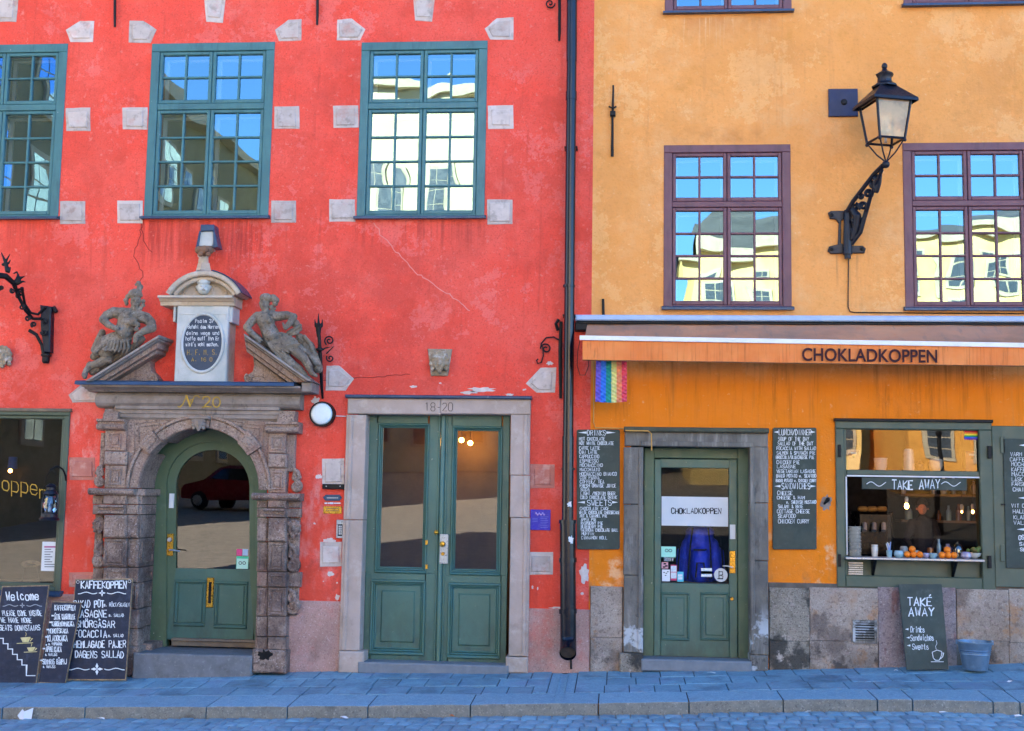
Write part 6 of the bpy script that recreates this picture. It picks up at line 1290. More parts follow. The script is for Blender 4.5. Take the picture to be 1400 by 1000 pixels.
lines(mR, [('LUNCH/DINNER', 1065, 1109, 595, 7.4), ('SOUP OF THE DAY', 1064, 1106, 602.8, 5), ('SALLAD OF THE DAY', 1063.5, 1111.5, 609, 5), ('FOCACCIA WITH SALLAD', 1062, 1115.5, 615.4), ('SALMON & SPINACH PIE', 1062, 1114.5, 621.7), ('BROCCOLI/BLUECHEESE PIE', 1061, 1113, 627.6), ('CHICKEN PIE', 1062, 1093, 634.7, 5), ('LASAGNE', 1062.5, 1088, 640.3), ('VEGETARIAN LASAGNE', 1062, 1115, 646.8),
   ('BAKED POTATO w. SEAFOOD', 1061.5, 1116, 653), ('BAKED POTATO w. CHICKEN CURRY', 1061, 1116, 659.3, 4), ('SANDWICHES', 1069, 1107.5, 668.8, 8), ('CHEESE', 1063, 1083.5, 676.7, 5), ('CHEESE & HAM', 1062.5, 1100, 682.7), ('w. SWEDISH MUSTARD', 1075, 1116, 688.8), ('SALAMI & BRIE', 1064, 1098, 695, 4.6), ('COTTAGE CHEESE', 1062.5, 1107, 701.8, 5), ('SEAFOOD', 1064, 1088, 708.3, 5), ('CHICKEN CURRY', 1064, 1106, 715.6, 5.4)])
arrow(1057.8, 1064, 591, PM, mR, -1.6); arrow(1115, 1109, 591, PM, mR, 1.6); arrow(1058.5, 1067, 665, PM, mR, -1.6); arrow(1115.5, 1108, 665, PM, mR, 1.6)

# ---------------------------------------------------------------- awning
m_can = mat('faded_awning_fabric', 'cc8c64', 'ac8068', 1.2, .85, .2, 200, layers=[dict(c='947058', s=1.4, lo=.42, hi=.62, amt=.6), dict(c='7c6c64', s=2.5, v=(4, 1, 1), lo=.54, hi=.7, amt=.5), dict(c='c87848', s=2, v=(3, 3, 1), lo=.55, hi=.75, amt=.5)])
m_val = mat('orange_awning_fabric', 'ec8c48', 'e67e3c', 3, .8, .2, 200, layers=[dict(c='a85420', s=3, v=(16, 16, .3), lo=.5, hi=.72, amt=.5), dict(c='8c5024', s=2.4, v=(14, 14, .4), lo=.6, hi=.75, amt=.6)])
aw = empty('awning', w(1100, 440, .1), 'orange fabric awning with white front bar and the lettering CHOKLADKOPPEN', 'awning')
A0, A1 = .02, .16
q0, q1, q2, q3 = wrect(786.5, 431.5, 1500, 439.5, A1); MB().box(q0, q1, -A1, -.0, q2, q3, .012).build('cassette', mat('sky_reflection_blue', 'a4bcd8', '98b0d0', 8, .4, 0), aw)  # pale blue stands in for the sky mirrored in the cassette
MB().pbox(789, 441, 1500, 444, .0, .13, .004).build('cassette_edge', m_iron, aw)
MB().ptube([(790, 448, .07), (1500, 447, .07)], 4.5, 10).build('roller', m_can, aw)
DF = .62
n = 60; F = MB(); NS = 8
for i in range(n+1):
    px0 = 803+(1500-803)*i/n; px1 = 797+(1510-797)*i/n
    for j in range(NS+1):
        t = j/NS; top = w(px0, 442.5, .08); bot = w(px1, 463.5+(px1-797)*.0158, DF)
        p = top.lerp(bot, t); s_ = (.012+.018*abs(sin(i*.27+1)))*sin(pi*t); p.z -= s_+.03*sin(i*.55+3*t)*(1-t)*t*2+.012*sin(i*1.7+1)*(1-t)*t; F.v.append(p)
for i in range(n):
    for j in range(NS): k = i*(NS+1)+j; F.f.append((k, k+1, k+NS+2, k+NS+1))
F.build('canopy', m_can, aw, smooth=True)
pa, pb_ = w(792.5, 462, DF+.01), w(1510, 474.2, DF+.01); MB().add([(pa.x, -DF-.02, pa.z-.022), (pb_.x, -DF-.02, pb_.z-.022), (pb_.x, -DF-.02, pb_.z+.022), (pa.x, -DF-.02, pa.z+.022), (pa.x, -DF+.02, pa.z-.022), (pb_.x, -DF+.02, pb_.z-.022), (pb_.x, -DF+.02, pb_.z+.022), (pa.x, -DF+.02, pa.z+.022)],
    [(0, 1, 2, 3), (1, 5, 6, 2), (5, 4, 7, 6), (4, 0, 3, 7), (3, 2, 6, 7), (4, 5, 1, 0)]).build('front_bar', mat('white_bar_enamel', 'e8e8e8', 'dcdcdc', 5, .4, 0), aw)
F = MB(); n = 220; NJ = 4
for i in range(n+1):
    px = 796.5+(1505-796.5)*i/n
    for j in range(NJ+1):
        t = j/NJ; y = 466+(px-797)*.0158+t*(26-(px-797)*.0015); dd_ = DF+.004*sin(i*1.3)*t+.008*sin(i*.17)*t+(.02*t*cos(i*.2) if i < 10 else 0); F.v.append(w(px, y, dd_))
for i in range(n):
    for j in range(NJ): k = i*(NJ+1)+j; F.f.append((k, k+1, k+NJ+2, k+NJ+1))
vl = F.build('valance', m_val, aw, smooth=True)
MB().ptube([(796.5, 492.5, DF), (1150, 497.5, DF+.004), (1505, 502, DF)], .7, 5).build('hem', mat('hem_binding', '8c5c34', '7c5030'), aw)
fc = bpy.data.curves.new('name_lettering', 'FONT'); fc.body = 'CHOKLADKOPPEN'; fc.size = 1; fc.extrude = .001; fc.offset = .02; fc.space_character = 1.02
fo = bpy.data.objects.new('name_lettering', fc); pL = w(1096, 493, DF+.022); pR = w(1281, 495.8, DF+.022); hz = w(1188, 477.3, DF+.02).z-w(1188, 494.4, DF+.02).z
fc.materials.append(mat('brown_print', '3c1418', '341014', 5, .8, 0)); S.collection.objects.link(fo); bpy.context.view_layer.update(); dm = fo.dimensions
fo.scale = ((pR-pL).length/dm.x, hz/.70, 1); ang = math.atan2(pR.z-pL.z, pR.x-pL.x); fo.parent = aw; fo.location = pL-ORG[aw.name]
fo.rotation_euler = (pi/2, -ang, 0)
bpy.context.view_layer.update(); _me = bpy.data.meshes.new_from_object(fo.evaluated_get(bpy.context.evaluated_depsgraph_get())); fm = bpy.data.objects.new('lettering', _me); S.collection.objects.link(fm)
fm.parent = aw; fm.location = fo.location; fm.rotation_euler = fo.rotation_euler; fm.scale = fo.scale; bpy.data.objects.remove(fo)
for px in (812, 1330): MB().tube([w(px, 458, .1), w(px+22, 478, .32), w(px+4, 476+(px-797)*.0158, DF-.05)], .016, 8).build('folding_arm', m_white, aw)
MB().ptube([(793, 466, .2), (790, 480, .2), (789, 500, .2), (793, 513, .2), (800, 513, .2), (805, 500, .2), (803, 480, .2)], .5, 5).build('crank_cord', m_iron, aw)
MB().pbox(786, 441, 803, 452, .0, .12, .01).build('end_plate', m_iron, aw)
# rainbow flag
fg = empty('rainbow_flag', w(836, 493, .45), 'crinkled rainbow flag with vertical stripes hanging below the left end of the awning', 'flag')
fcol = ['6c5cc8', '3878d8', '209088', 'd8d88c', 'e89470', 'e05068']
def flagp(u, v):
    px = 815+u*42+(-2*v if u < .5 else 0)*.5; py = 492+v*(59-3*abs(u-.5)); return w(px, py, .45+.012*sin(u*22+v*34)+.01*sin(v*70-u*30)+.02*sin(u*7))
for k in range(6):
    F = MB(); nu, nv = 6, 44
    for i in range(nu+1):
        for j in range(nv+1): F.v.append(flagp((k+i/nu)/6, j/nv))
    for i in range(nu):
        for j in range(nv): q = i*(nv+1)+j; F.f.append((q, q+1, q+nv+2, q+nv+1))
    F.build('stripe', mat('flag_stripe_'+fcol[k], fcol[k], fcol[k], 5, .7, .3, 150), fg, smooth=True)
MB().ptube([(813, 492, .45), (859, 493.5, .45)], .9, 6).build('rod', m_white, fg)

# ---------------------------------------------------------------- downpipe
dp = empty('downpipe', w(776, 900, .16), 'tall glossy navy blue downpipe between the red and the ochre house', 'downpipe')
PD = .17
def pipe(y0, y1, x0, x1, r, name='pipe_section', m=None, top=None):
    a_, b_ = w(x0, y0, PD), w(x1, y1, PD); MB().tube([a_, a_.lerp(b_, .5), b_], r*U, 20).build(name, m or m_pipe, dp, smooth='auto')
cx = lambda y: 782.3-5.6*min(y, 600)/600
pipe(-320, 84, 784, cx(84), 7.2); pipe(84, 126, cx(84), cx(126), 6.7); pipe(126, 137, cx(126), cx(137), 7.6, 'collar'); pipe(137, 597, cx(137), 776.7, 6.8); pipe(597, 712, 776.6, 776, 7.6); pipe(711, 716, 776, 776, 11.5, 'collar'); pipe(714, 874, 776, 777, 10.3)
for y in (763, 833): pipe(y, y+6, 776.4, 776.6, 11.6, 'collar')
for y in (390,): pipe(y, y+3, 778, 778, 8.2, 'clamp')
F = MB(); c0_, c1_ = w(777, 872, PD), w(777, 884, PD+.05); cyl = [c0_, c0_.lerp(c1_, .5)+Vector((0, .01, 0)), c1_, c1_+Vector((0, -.10, -.06))]
n_ = 20
F.tube(cyl, [10.3*U, 10.4*U, 10.5*U, 10.8*U], n_); F.f = F.f[:-1]; F.build('shoe', m_pipe, dp, smooth='auto')
e_ = cyl[-1]; ax = (cyl[-1]-cyl[-2]).normalized(); MB().lathe((0, 0, 0), [(0, 0)]) if False else None
F = MB(); u_ = Vector((1, 0, 0)); v_ = ax.cross(u_); F.v = [e_-ax*.03+(u_*cos(2*pi*k/n_)+v_*sin(2*pi*k/n_))*10*U for k in range(n_)]; F.f = [tuple(range(n_))]; F.build('opening', mat('rusty_inside', '4c4038', '34302c', 9, .9, .3), dp)
for y in (200, 430, 640): MB().pbox(cx(y)-9, y, cx(y)+9, y+2.5, .0, .13).build('wall_bracket', m_iron, dp)
blotch(779, 690, 4, 4.5, dp, m_paper, 31, PD+.062, 'torn_sticker'); blotch(781, 738, 4, 6, dp, m_paper, 32, PD+.085, 'torn_sticker')
MB().ptube([(780, 888, .03), (781, 915, .03)], 1.6, 6).build('drain_stub', m_iron, dp)

# ---------------------------------------------------------------- wall lantern on cast bracket
sl_ = empty('wall_lantern', w(1160, 350, .02), 'black four-sided lantern on a cast iron scroll bracket between the plum windows', 'street lamp')
MB().prism([(1132.5, 291), (1136, 288.5), (1158, 288), (1158, 296), (1150, 302), (1150, 333), (1158, 336), (1180, 336), (1184, 340), (1182, 346), (1136, 347), (1132, 343), (1134, 337), (1146, 334), (1147, 305), (1143, 300), (1135, 299)], .0, .03, .006).build('wall_plate', m_bluiron, sl_)
MB().ptube([(1159.5, 288, .06), (1159, 348, .06)], [5.5, 6.2], 12).build('socket_tube', m_bluiron, sl_); MB().ptube([(1159, 348, .06), (1159, 354, .06)], 4.2, 12).build('socket_end', m_bluiron, sl_)
for x, y in ((1137, 294), (1137, 341), (1179, 340.5)): MB().lathe(w(x, y, .03), [(0, .018), (.018, .014), (.024, 0), (0, 0)], 8, axis='y').build('bolt', m_iron, sl_)
LD = .55; brc = MB(); brc.ptube([(1158, 290, .08), (1166, 276, .17), (1195, 238, .42), (1207, 227, LD)], [3.2, 3.0, 2.8, 3.4], 10); brc.build('upper_arm', m_bluiron, sl_)
MB().ptube([(1164, 334, .08), (1176, 318, .14), (1184, 290, .2), (1190, 270, .3), (1206, 232, LD)], [3, 3.2, 3, 2.6, 2.2], 10).build('lower_arm', m_bluiron, sl_)
for cx_, cy_, r_, sg_, dd_ in ((1169, 283, 5, 1, .14), (1172, 300, 7, -1, .14), (1180, 282, 6, 1, .2), (1187, 265, 6, -1, .3), (1194, 252, 5, 1, .36), (1169, 316, 6, 1, .1), (1199, 243, 4, -1, .42), (1177, 269, 3.5, 1, .24)):
    MB().ptube(spiral(cx_, cy_, r_, 1, 1.5, R.uniform(0, 6), 22, sg_, dd_), [2.1]*23, 6).build('scroll', m_bluiron, sl_)
sculpt('acanthus_leaf', m_bluiron, [([(1203, 240, .45), (1201, 252, .42), (1199, 262, .40)], [3, 3.6, 2.6]), ([(1196, 244, .42), (1196, 262, .40)], [3, 2])], sl_, .008, 1); sculpt('acanthus_leaf', m_bluiron, [([(1166, 288, .12), (1172, 296, .14), (1170, 312, .12), (1166, 326, .1)], [5, 6, 5, 4])], sl_, .008, 1)
MB().ball(w(1211, 225, LD), 5.0*U, 14, 10).build('ball_joint', m_bluiron, sl_); 
# lantern body: four sided, turned on its axis
lcx, ldist = 1211, LD; base = w(lcx, 196, LD); base.z = w(lcx, 193, LD).z; topz = w(lcx, 142, LD).z
rot = radians(16); half0, half1 = 18*U, 24.5*U
def ring(z, h, c=None): return [Vector((base.x+h*1.414*cos(rot+pi/4+k*pi/2), base.y+h*1.414*sin(rot+pi/4+k*pi/2), z)) for k in range(4)]
B0, B1 = ring(base.z, half0*.95), ring(topz, half1*.95)
for k in range(4):
    j = (k+1) % 4
    MB().tube([B0[k], B1[k]], .014, 6).build('corner_post', m_bluiron, sl_); MB().tube([B0[k], B0[j]], .013, 6).build('lower_rail', m_bluiron, sl_); MB().tube([B1[k], B1[j]], .015, 6).build('upper_rail', m_bluiron, sl_)
    F = MB(); F.quad(B0[k].lerp(B0[j], .03), B0[k].lerp(B0[j], .97), B1[k].lerp(B1[j], .97), B1[k].lerp(B1[j], .03)); F.build('glass_pane', g_lamp, sl_)
    MB().tube([B0[k], (B0[k]+Vector((base.x, base.y, B0[k].z-.2)))/2+Vector((0, 0, -.03)), Vector((base.x, base.y, base.z-.22))], .008, 6).build('support_strut', m_bluiron, sl_); MB().ball(B0[k]-Vector((0, 0, .015)), .02, 8, 6).build('foot_knob', m_bluiron, sl_)
E0, E1 = ring(topz+.01, half1*1.22), ring(topz+.17, half0*.6); F = MB(); F.add(E0+E1+ring(topz-.02, half1*1.24), [(0, 1, 5, 4), (1, 2, 6, 5), (2, 3, 7, 6), (3, 0, 4, 7), (4, 5, 6, 7), (0, 1, 9, 8), (1, 2, 10, 9), (2, 3, 11, 10), (3, 0, 8, 11)]); F.build('roof', m_bluiron, sl_)
zt = topz+.17; F = MB(); F.lathe((base.x, base.y, zt), [(.13, -.005), (.13, .01), (.1, .03), (.075, .05), (.07, .1), (.085, .12), (.09, .135), (.05, .16), (.03, .175), (.02, .2), (.0, .2)], 8); F.build('chimney', m_bluiron, sl_, smooth='auto'); MB().ball((base.x, base.y, zt+.22), .03, 12, 8, (1, 1, 1.2)).build('finial', m_bluiron, sl_)
MB().lathe((base.x, base.y, base.z-.02), [(.02, 0), (.012, .02), (.012, .09), (.05, .11), (.05, .13), (0, .13)], 12).build('lamp_holder', m_steel, sl_); MB().lathe((base.x, base.y, base.z+.1), [(.018, 0), (.04, .06), (.04, .12), (.015, .17), (0, .18)], 12).build('bulb', m_cer, sl_)
MB().ptube([(1160, 353, .012), (1159.5, 420, .012), (1162, 426, .012), (1168, 427.5, .012), (1300, 428.5, .012), (1500, 429.5, .012)], .75, 6).build('supply_cable', m_iron, sl_)
pb_ = tag(MB().pbox(1133, 121.5, 1173, 159, .0, .03, .004).build('junction_plate', mat('navy_enamel', '182448', '141e40', 5, .45, .1), None), 'square dark blue metal plate on the ochre wall behind the lantern', 'wall plate'); ORG[pb_.name] = pb_.location.copy()
MB().lathe(w(1154, 140, .03), [(0, .02), (.02, .018), (.034, .004), (.034, 0), (0, 0)], 12, axis='y').build('bolt', m_iron, pb_)
# cable at the awning
cb = MB(); cb.ptube([(812, 494, .012), (811.5, 578, .012), (814, 585, .012), (852, 586, .015), (856, 589, .13), (886, 589.5, .13), (890.5, 593, .12), (891, 616, .1)], .9, 6); o = cb.build('door_cable', mat('ochre_cable', 'c89850', 'c89850'), None); tag(o, 'thin painted cable running down from the awning and over the shop door', 'cable')

# ---------------------------------------------------------------- wall anchors and scroll irons
def anchor(pts, rs, label, d=.03, extra=None, cat='wall anchor'):
    o = MB().ptube([(x, y, d) for x, y in pts], rs, 8).build('wall_anchor', m_iron, None); tag(o, label, cat, 'iron wall anchors'); ORG[o.name] = o.location.copy(); return o
anchor([(157, -60), (157, 25), (157, 37)], [2.2, 2, 1.6], 'iron anchor bar at the top edge between the first two teal windows')
anchor([(434, -60), (434, 22), (433.5, 34)], [2.2, 2, 1.6], 'iron anchor bar at the top edge left of the third teal window')
o = anchor([(765, -60), (765, 44), (764.5, 56)], [2.2, 2, 1.6], 'black iron anchor bar with a scroll at the top beside the downpipe'); MB().ptube(spiral(752, 5, 7, 1, 1.4, 0, 22, 1, .03), 1.0, 6).build('scroll', m_iron, o); MB().ptube([(751, -2, .03), (758, -8, .03), (765, -4, .03)], 1.0, 6).build('scroll', m_iron, o)
o = anchor([(838.5, 117), (838, 145), (837.5, 160), (837, 214)], [1.2, 1.6, 1.6, 2.0], 'black iron anchor with a collar on the upper ochre wall'); MB().pbox(834, 151.5, 841.5, 158, .01, .06, .006).build('collar', m_iron, o); MB().ptube([(832.5, 146, .04), (838, 148.5, .05), (842.5, 146, .04)], 1.3, 6).build('cross_bar', m_iron, o)
anchor([(824.5, 409), (825, 431)], [1.6, 2], 'short black iron anchor end showing just above the awning cassette')
o = anchor([(767, 440), (766, 480), (766.5, 545)], [2.2, 2.6, 2.0], 'black scroll iron on the red wall just left of the downpipe'); 
MB().ptube([(766, 466, .04), (757, 461, .04), (747, 462, .04), (740, 470, .04)]+[(x, y, d) for x, y, d in spiral(746.5, 477, 7.5, 1.5, 1.4, pi, 22, 1, .04)], 1.1, 6).build('scroll', m_iron, o); MB().ptube([(742, 474, .04), (743, 486, .04), (740, 496, .04), (735, 497, .04), (733.5, 493, .04), (736, 491, .04)], 1.0, 6).build('scroll', m_iron, o); MB().ptube([(763, 452, .03), (760, 443, .05), (764, 437, .05)], 2.2, 8).build('hook', m_iron, o)
# torch iron by the portal
tb = empty('torch_iron', w(441, 545, .1), 'black wrought iron torch-shaped bracket with scrolls right of the statue', 'iron bracket')
MB().ptube([(435, 442, .24), (437, 470, .24), (438.5, 500, .2), (440, 530, .1), (441, 545, .04)], [2.4, 2.4, 2.6, 2, 1.6], 10).build('shaft', m_iron, tb)
sculpt('torch_head', m_iron, [([(435.5, 460, .24), (435.5, 446, .24)], [2.5, 4.4]), ([(431.5, 446, .24), (430.5, 437, .24)], [1.8, .7]), ([(440, 446, .24), (441, 437, .24)], [1.8, .7]), ([(435.5, 444, .27), (435.5, 429, .24)], [2, .6]), ([(437, 478, .24)], 4), ([(433, 478, .24), (442, 478, .24)], 1.5)], tb, .006, 1)
MB().ptube([(x, y, .12) for x, y, _ in spiral(450.5, 466, 7, 1.5, 1.5, pi*.7, 24, 1)], 1.1, 6).build('scroll', m_iron, tb); MB().ptube([(x, y, .12) for x, y, _ in spiral(451.5, 490, 5.5, 1, 1.3, pi*1.2, 24, -1)], 1.0, 6).build('scroll', m_iron, tb); MB().ptube([(438, 480, .2), (445, 476, .14), (456, 474, .12), (446, 484, .12)], 1.0, 6).build('scroll', m_iron, tb)
# big bracket at the left edge
bk = empty('lamp_bracket', w(62, 495, .05), 'ornate black cast iron lamp bracket at the left edge of the red wall', 'lamp bracket')
MB().prism([(54, 417), (72, 419.5), (70, 424), (69, 430), (68, 482), (60, 482), (58, 470), (55, 450), (55, 428)], .0, .09, .01).build('wall_arm', m_bluiron, bk); MB().ptube([(73, 420, .05), (77, 427, .05)], 3, 8).build('bolt_head', m_iron, bk); MB().lathe(w(62.5, 497, .05), [(.03, 0), (.04, .02), (.04, .07), (.055, .08), (.055, .1), (.03, .11)], 12).build('foot', m_iron, bk)
DB = .10
MB().ptube([(56, 436, DB), (45, 436, DB), (35, 425, DB+.1), (25, 405, DB+.2), (19, 388, DB+.3), (8, 378, DB+.4), (-10, 376, DB+.5), (-40, 392, DB+.6)], [2, 2.2, 2.2, 2.4, 3.4, 4.2, 4.4, 3.5], 10).build('lower_rail', m_iron, bk)
MB().ptube([(62, 420, DB), (52, 430, DB), (42, 428, DB+.06), (34, 416, DB+.12), (31, 400, DB+.2), (30, 394, DB+.25)], [2, 2, 1.8, 1.8, 2, 2.4], 10).build('upper_rail', m_iron, bk)
MB().ptube([(40, 452, DB), (50, 458, DB), (57, 472, .06), (60, 484, .05)], [2.6, 2.4, 2.2, 3], 8).build('lower_brace', m_iron, bk)
for x, y, r_, s_, d_ in ((46, 444, 4, 1, DB), (38, 436, 4, -1, DB+.08), (30, 420, 4, 1, DB+.15), (25, 405, 4, -1, DB+.2), (27, 398, 3.5, 1, DB+.24), (60, 440, 4, 1, DB+.02), (60, 455, 4.4, -1, DB+.02), (17, 398, 3.5, -1, DB+.3), (2, 394, 3, 1, DB+.4)): MB().ptube(spiral(x, y, r_, .8, 1.4, x, 18, s_, d_), 1.3, 6).build('scroll', m_iron, bk)
sculpt('leaf_crest', m_iron, [([(22, 386, .4), (28, 380, .4), (34, 378, .4)], [4, 2.2, .7]), ([(22, 386, .4), (25, 376, .4), (23, 372, .4), (19, 374, .4)], [3, 1.6, 1.3, 1.1]), ([(24, 388, .4), (31, 385, .4), (35, 386, .4)], [2.5, 1.6, .7]), ([(10, 370, .5), (8, 360, .5), (2, 346, .5)], [3.4, 2.4, .9]), ([(6, 362, .5), (10, 354, .5), (14, 347, .5)], [2.4, 1.4, .6]), ([(4, 362, .5), (12, 360, .5), (14, 356, .5)], [2.2, 1.5, 1]), ([(12, 372, .5), (14, 366, .5)], [2, 1.2])], bk, .007, 1)

# ---------------------------------------------------------------- small fittings on the red wall
rl = empty('round_lamp', w(442.5, 583, .06), 'round white wall lamp with dark rim left of the double door', 'wall lamp')
c_ = w(442.5, 567, .0); MB().lathe(c_, [(0, .10), (16.8*U, .095), (17.2*U, .08), (17.2*U, .01), (0, 0)], 32, axis='y').build('rim', m_iron, rl, smooth='auto'); MB().lathe(c_+Vector((0, -.095, 0)), [(0, .02), (8*U, .019), (13*U, .012), (15*U, .0), (0, -.002)], 32, axis='y').build('diffuser', mat('opal_glass', 'dce6e6', 'd4e0e2', 4, .25, 0), rl, smooth=True)
MB().ptube([(459, 569, .02), (473, 569.5, .02)], .7, 5).build('conduit', m_white, rl)
lf = tag(MB().pbox(440.5, 662, 470, 669, .0, .05, .006).build('letter_flap', m_iron, None), 'narrow black metal flap below the pale stone left of the double door', 'letter flap'); ORG[lf.name] = lf.location.copy(); 
for x in (446, 465): MB().lathe(w(x, 665, .05), [(0, .006), (.006, .005), (.007, 0)], 6, axis='y').build('screw', m_steel, lf)
hx = tag(MB().prism([(441.5, 680.5), (445, 676.5), (464, 676.5), (467.5, 680.5), (464, 685), (445, 685)], .0, .01, .002).build('name_plaque', m_sillm, None), 'dark pointed name plaque left of the double door', 'plaque'); ORG[hx.name] = hx.location.copy(); MB().ribbon([(447, 681), (462, 681)], 1, Flat(.01), .002).build('engraved_line', m_steel, hx)
yp = tag(MB().pbox(442, 692.5, 467, 702.5, .0, .01, .002).build('brass_plaque', m_brass, None), 'small yellow brass plaque above the intercom', 'plaque'); ORG[yp.name] = yp.location.copy()
for y in (695.5, 698.5): MB().ribbon([(446, y), (463, y)], .8, Flat(.01), .002).build('engraved_line', m_wood, yp)
ps_ = tag(MB().pbox(443, 686, 466, 690.5, .0, .004).build('symbol_strip', mat('red_strip', 'c8503c', 'c8503c'), None), 'strip of tiny white symbols between the two plaques', 'sticker'); ORG[ps_.name] = ps_.location.copy()
for x, r_ in ((445.5, 1.2), (449.5, 1), (453.5, 1.6), (458, 1), (461, 1), (464, 1)): MB().ribbon([(x-r_, 688.3), (x+r_, 688.3)], r_*1.6, Flat(.004), .002).build('printed_symbol', m_paper, ps_)
ic = tag(MB().pbox(459.5, 711, 469.5, 736, .0, .04, .005).build('intercom', m_steel, None), 'steel intercom with a black keypad on the left door jamb', 'intercom'); ORG[ic.name] = ic.location.copy()
MB().pbox(461.8, 717, 468, 733, .035, .043).build('keypad', m_iron, ic)
for i in range(5):
    for j in range(2): MB().pbox(463+j*2.4, 719+i*2.6, 464.6+j*2.4, 720.6+i*2.6, .04, .046).build('button', m_white, ic)
bs_ = tag(MB().pbox(725, 697, 752.5, 725, .0, .015, .002).build('blue_sign', mat('royal_blue_enamel', '1818b0', '1414a0', 5, .25, .02), None), 'square royal blue information sign right of the double door', 'sign'); ORG[bs_.name] = bs_.location.copy()
sculpt('printed_emblem', mat('pink_emblem', 'd8a8d0', '9090e0', 60, .6, 0), [([(733+i*2.2, 702+(i % 2)*2, .016)], 1.3) for i in range(6)], bs_, .004, 0)
for i in range(7): MB().ribbon([(739, 707+i*2.4), (750-R.uniform(0, 3), 707+i*2.4)], .5, Flat(.015), .002).build('printed_line', mat('pale_blue_print', '8088d8'), bs_)
for i in range(3): MB().ribbon([(728, 709+i*2.2), (735, 709+i*2.2)], .5, Flat(.015), .002).build('printed_line', bpy.data.materials['pale_blue_print'], bs_)
vh = tag(sculpt('broken_bracket', m_iron, [([(1130, 686, .02), (1132, 683, .04), (1127, 689, .03)], [2, 3, 1.5])], None, .006, 0), 'broken black iron stub in the ochre wall between menu and serving window', 'iron stub'); blotch(1129.5, 688, 8, 11, yel, m_portal_g, 51, nm='bare_patch')
# ---------------------------------------------------------------- blackboards leaning on the wall
def leanboard(name, q, dt, db_, m, label, th=.02, edge=m_edge):
    """q: pixel corners TL TR BR BL"""
    TL, TR, BR, BL = w(*q[0], dt), w(*q[1], dt), w(*q[2], db_), w(*q[3], db_)
    pl = Plane(TL, TR, (BR+BL)/2); bc = (BL+BR)/2
    o = empty(name, bc, label, 'chalkboard')
    C = [pl.at(*p) for p in q]; nrm = pl.n; B = [c-nrm*th for c in C]
    mb = MB(); mb.add(C+B, [(3, 2, 1, 0), (4, 5, 6, 7), (0, 1, 5, 4), (1, 2, 6, 5), (2, 3, 7, 6), (3, 0, 4, 7)]); mb.build('edge', edge, o)
    cc = sum(C, Vector())/4; C2 = [cc+(c-cc)*.975+nrm*.0015 for c in C]; MB().add(C2, [(3, 2, 1, 0)]).build('writing_surface', m, o)
    mb = MB(); 
    return o, pl
def wr(par, pl, T, m=None):
    for s_, x0, x1, y, h, wd_, *k in T: lettering(s_, x0, x1, y, h, wd_*.8, pl, m or m_chalk, par, jit=.3, off=.004, slant=k[0] if k else 0)
b3, p3 = leanboard('menu_chalkboard', [(103, 792), (181.5, 791), (172, 930.5), (92, 930.5)], .22, .42, m_board, 'tall black chalkboard headed KAFFEKOPPEN leaning beside the stone portal')
wr(b3, p3, [('KAFFEKOPPEN', 111, 173, 804.5, 9.5, 2), ('BAKAD POT', 101, 142, 830.5, 9.5, 1.8), ('m. RÖKT/SKAGEN', 142, 177, 829.5, 5, .8), ('LASAGNE', 104, 146, 844, 9.5, 1.7), ('m. SALLAD', 149, 169, 843.5, 4, .8), ('SMÖRGÅSAR', 104, 157, 858, 9, 1.6), ('FOCACCIA', 102, 146, 871.5, 9, 1.6), ('m. SALLAD', 148, 168.5, 871, 4, .8), ('HEMLAGADE PAJER', 101, 172, 885.5, 9, 1.6), ('DAGENS SALLAD', 103, 169, 899.5, 9, 1.6)])
def deco(par, pl, x0, x1, y, r, m=None):
    xm_ = (x0+x1)/2
    for s_ in (-1, 1): MB().ribbon([(xm_+s_*(r+2+i*(x1-x0)/2/10*.8), y+1.2*sin(i*.9)*1) for i in range(10)], 1.1, pl, .004).build('painted_wave', m or m_chalk, par)
    for a_ in range(4):
        A_ = a_*pi/2; mb = MB(); P = [(xm_, y), (xm_+r*.5*cos(A_+.5), y+r*.5*sin(A_+.5)), (xm_+r*cos(A_), y+r*sin(A_)), (xm_+r*.5*cos(A_-.5), y+r*.5*sin(A_-.5))]; mb.add([pl.at(px, py, .004) for px, py in P], [(0, 1, 2, 3)]); mb.build('painted_petal', m or m_chalk, par)
deco(b3, p3, 104, 175, 811, 5); deco(b3, p3, 95, 170, 915, 8.5)
for x, y in ((106.5, 796), (177, 795)): MB().ribbon([(x+2*cos(a*.7), y+2*sin(a*.7)) for a in range(10)], .8, p3, .004).build('screw_ring', m_steel, b3)
b2, p2 = leanboard('cake_chalkboard', [(71.5, 822), (111, 824), (89, 936), (52, 934)], .32, .50, m_board, 'narrow black chalkboard listing cakes, leaning between the two larger boards')
wr(b2, p2, [('KAFFEKOPPEN', 75, 103, 834.5, 7, 1.2), ('JÄTTE KANELBULLE', 74, 103, 847, 7, 1.1, -.1), ('KARDEMUMMAKAKA', 71.5, 101.5, 856.5, 6.5, 1.1, -.1), ('MOROTSKAKA', 67, 93, 866, 6.5, 1.1), ('KLADDKAKA', 65.5, 92, 877, 8, 1.3), ('m. VISPGRÄDDE', 66.5, 85, 882.5, 3.6, .7), ('ÄPPELKAKA', 62.5, 84, 891.5, 7, 1.1), ('m. VANILJSÅS', 62, 78, 897, 3.4, .7), ('SOMMRIG BÄRPAJ', 58.5, 91, 908.5, 7, 1.1), ('m. VANILJSÅS', 59, 75.5, 913.5, 3.4, .7)])
for x, y in ((72, 842), (69, 851), (65, 861), (63, 871), (60, 887), (56, 903)): MB().ribbon([(x-1, y), (x+1, y)], 2, p2, .004).build('bullet_mark', m_chalk, b2)
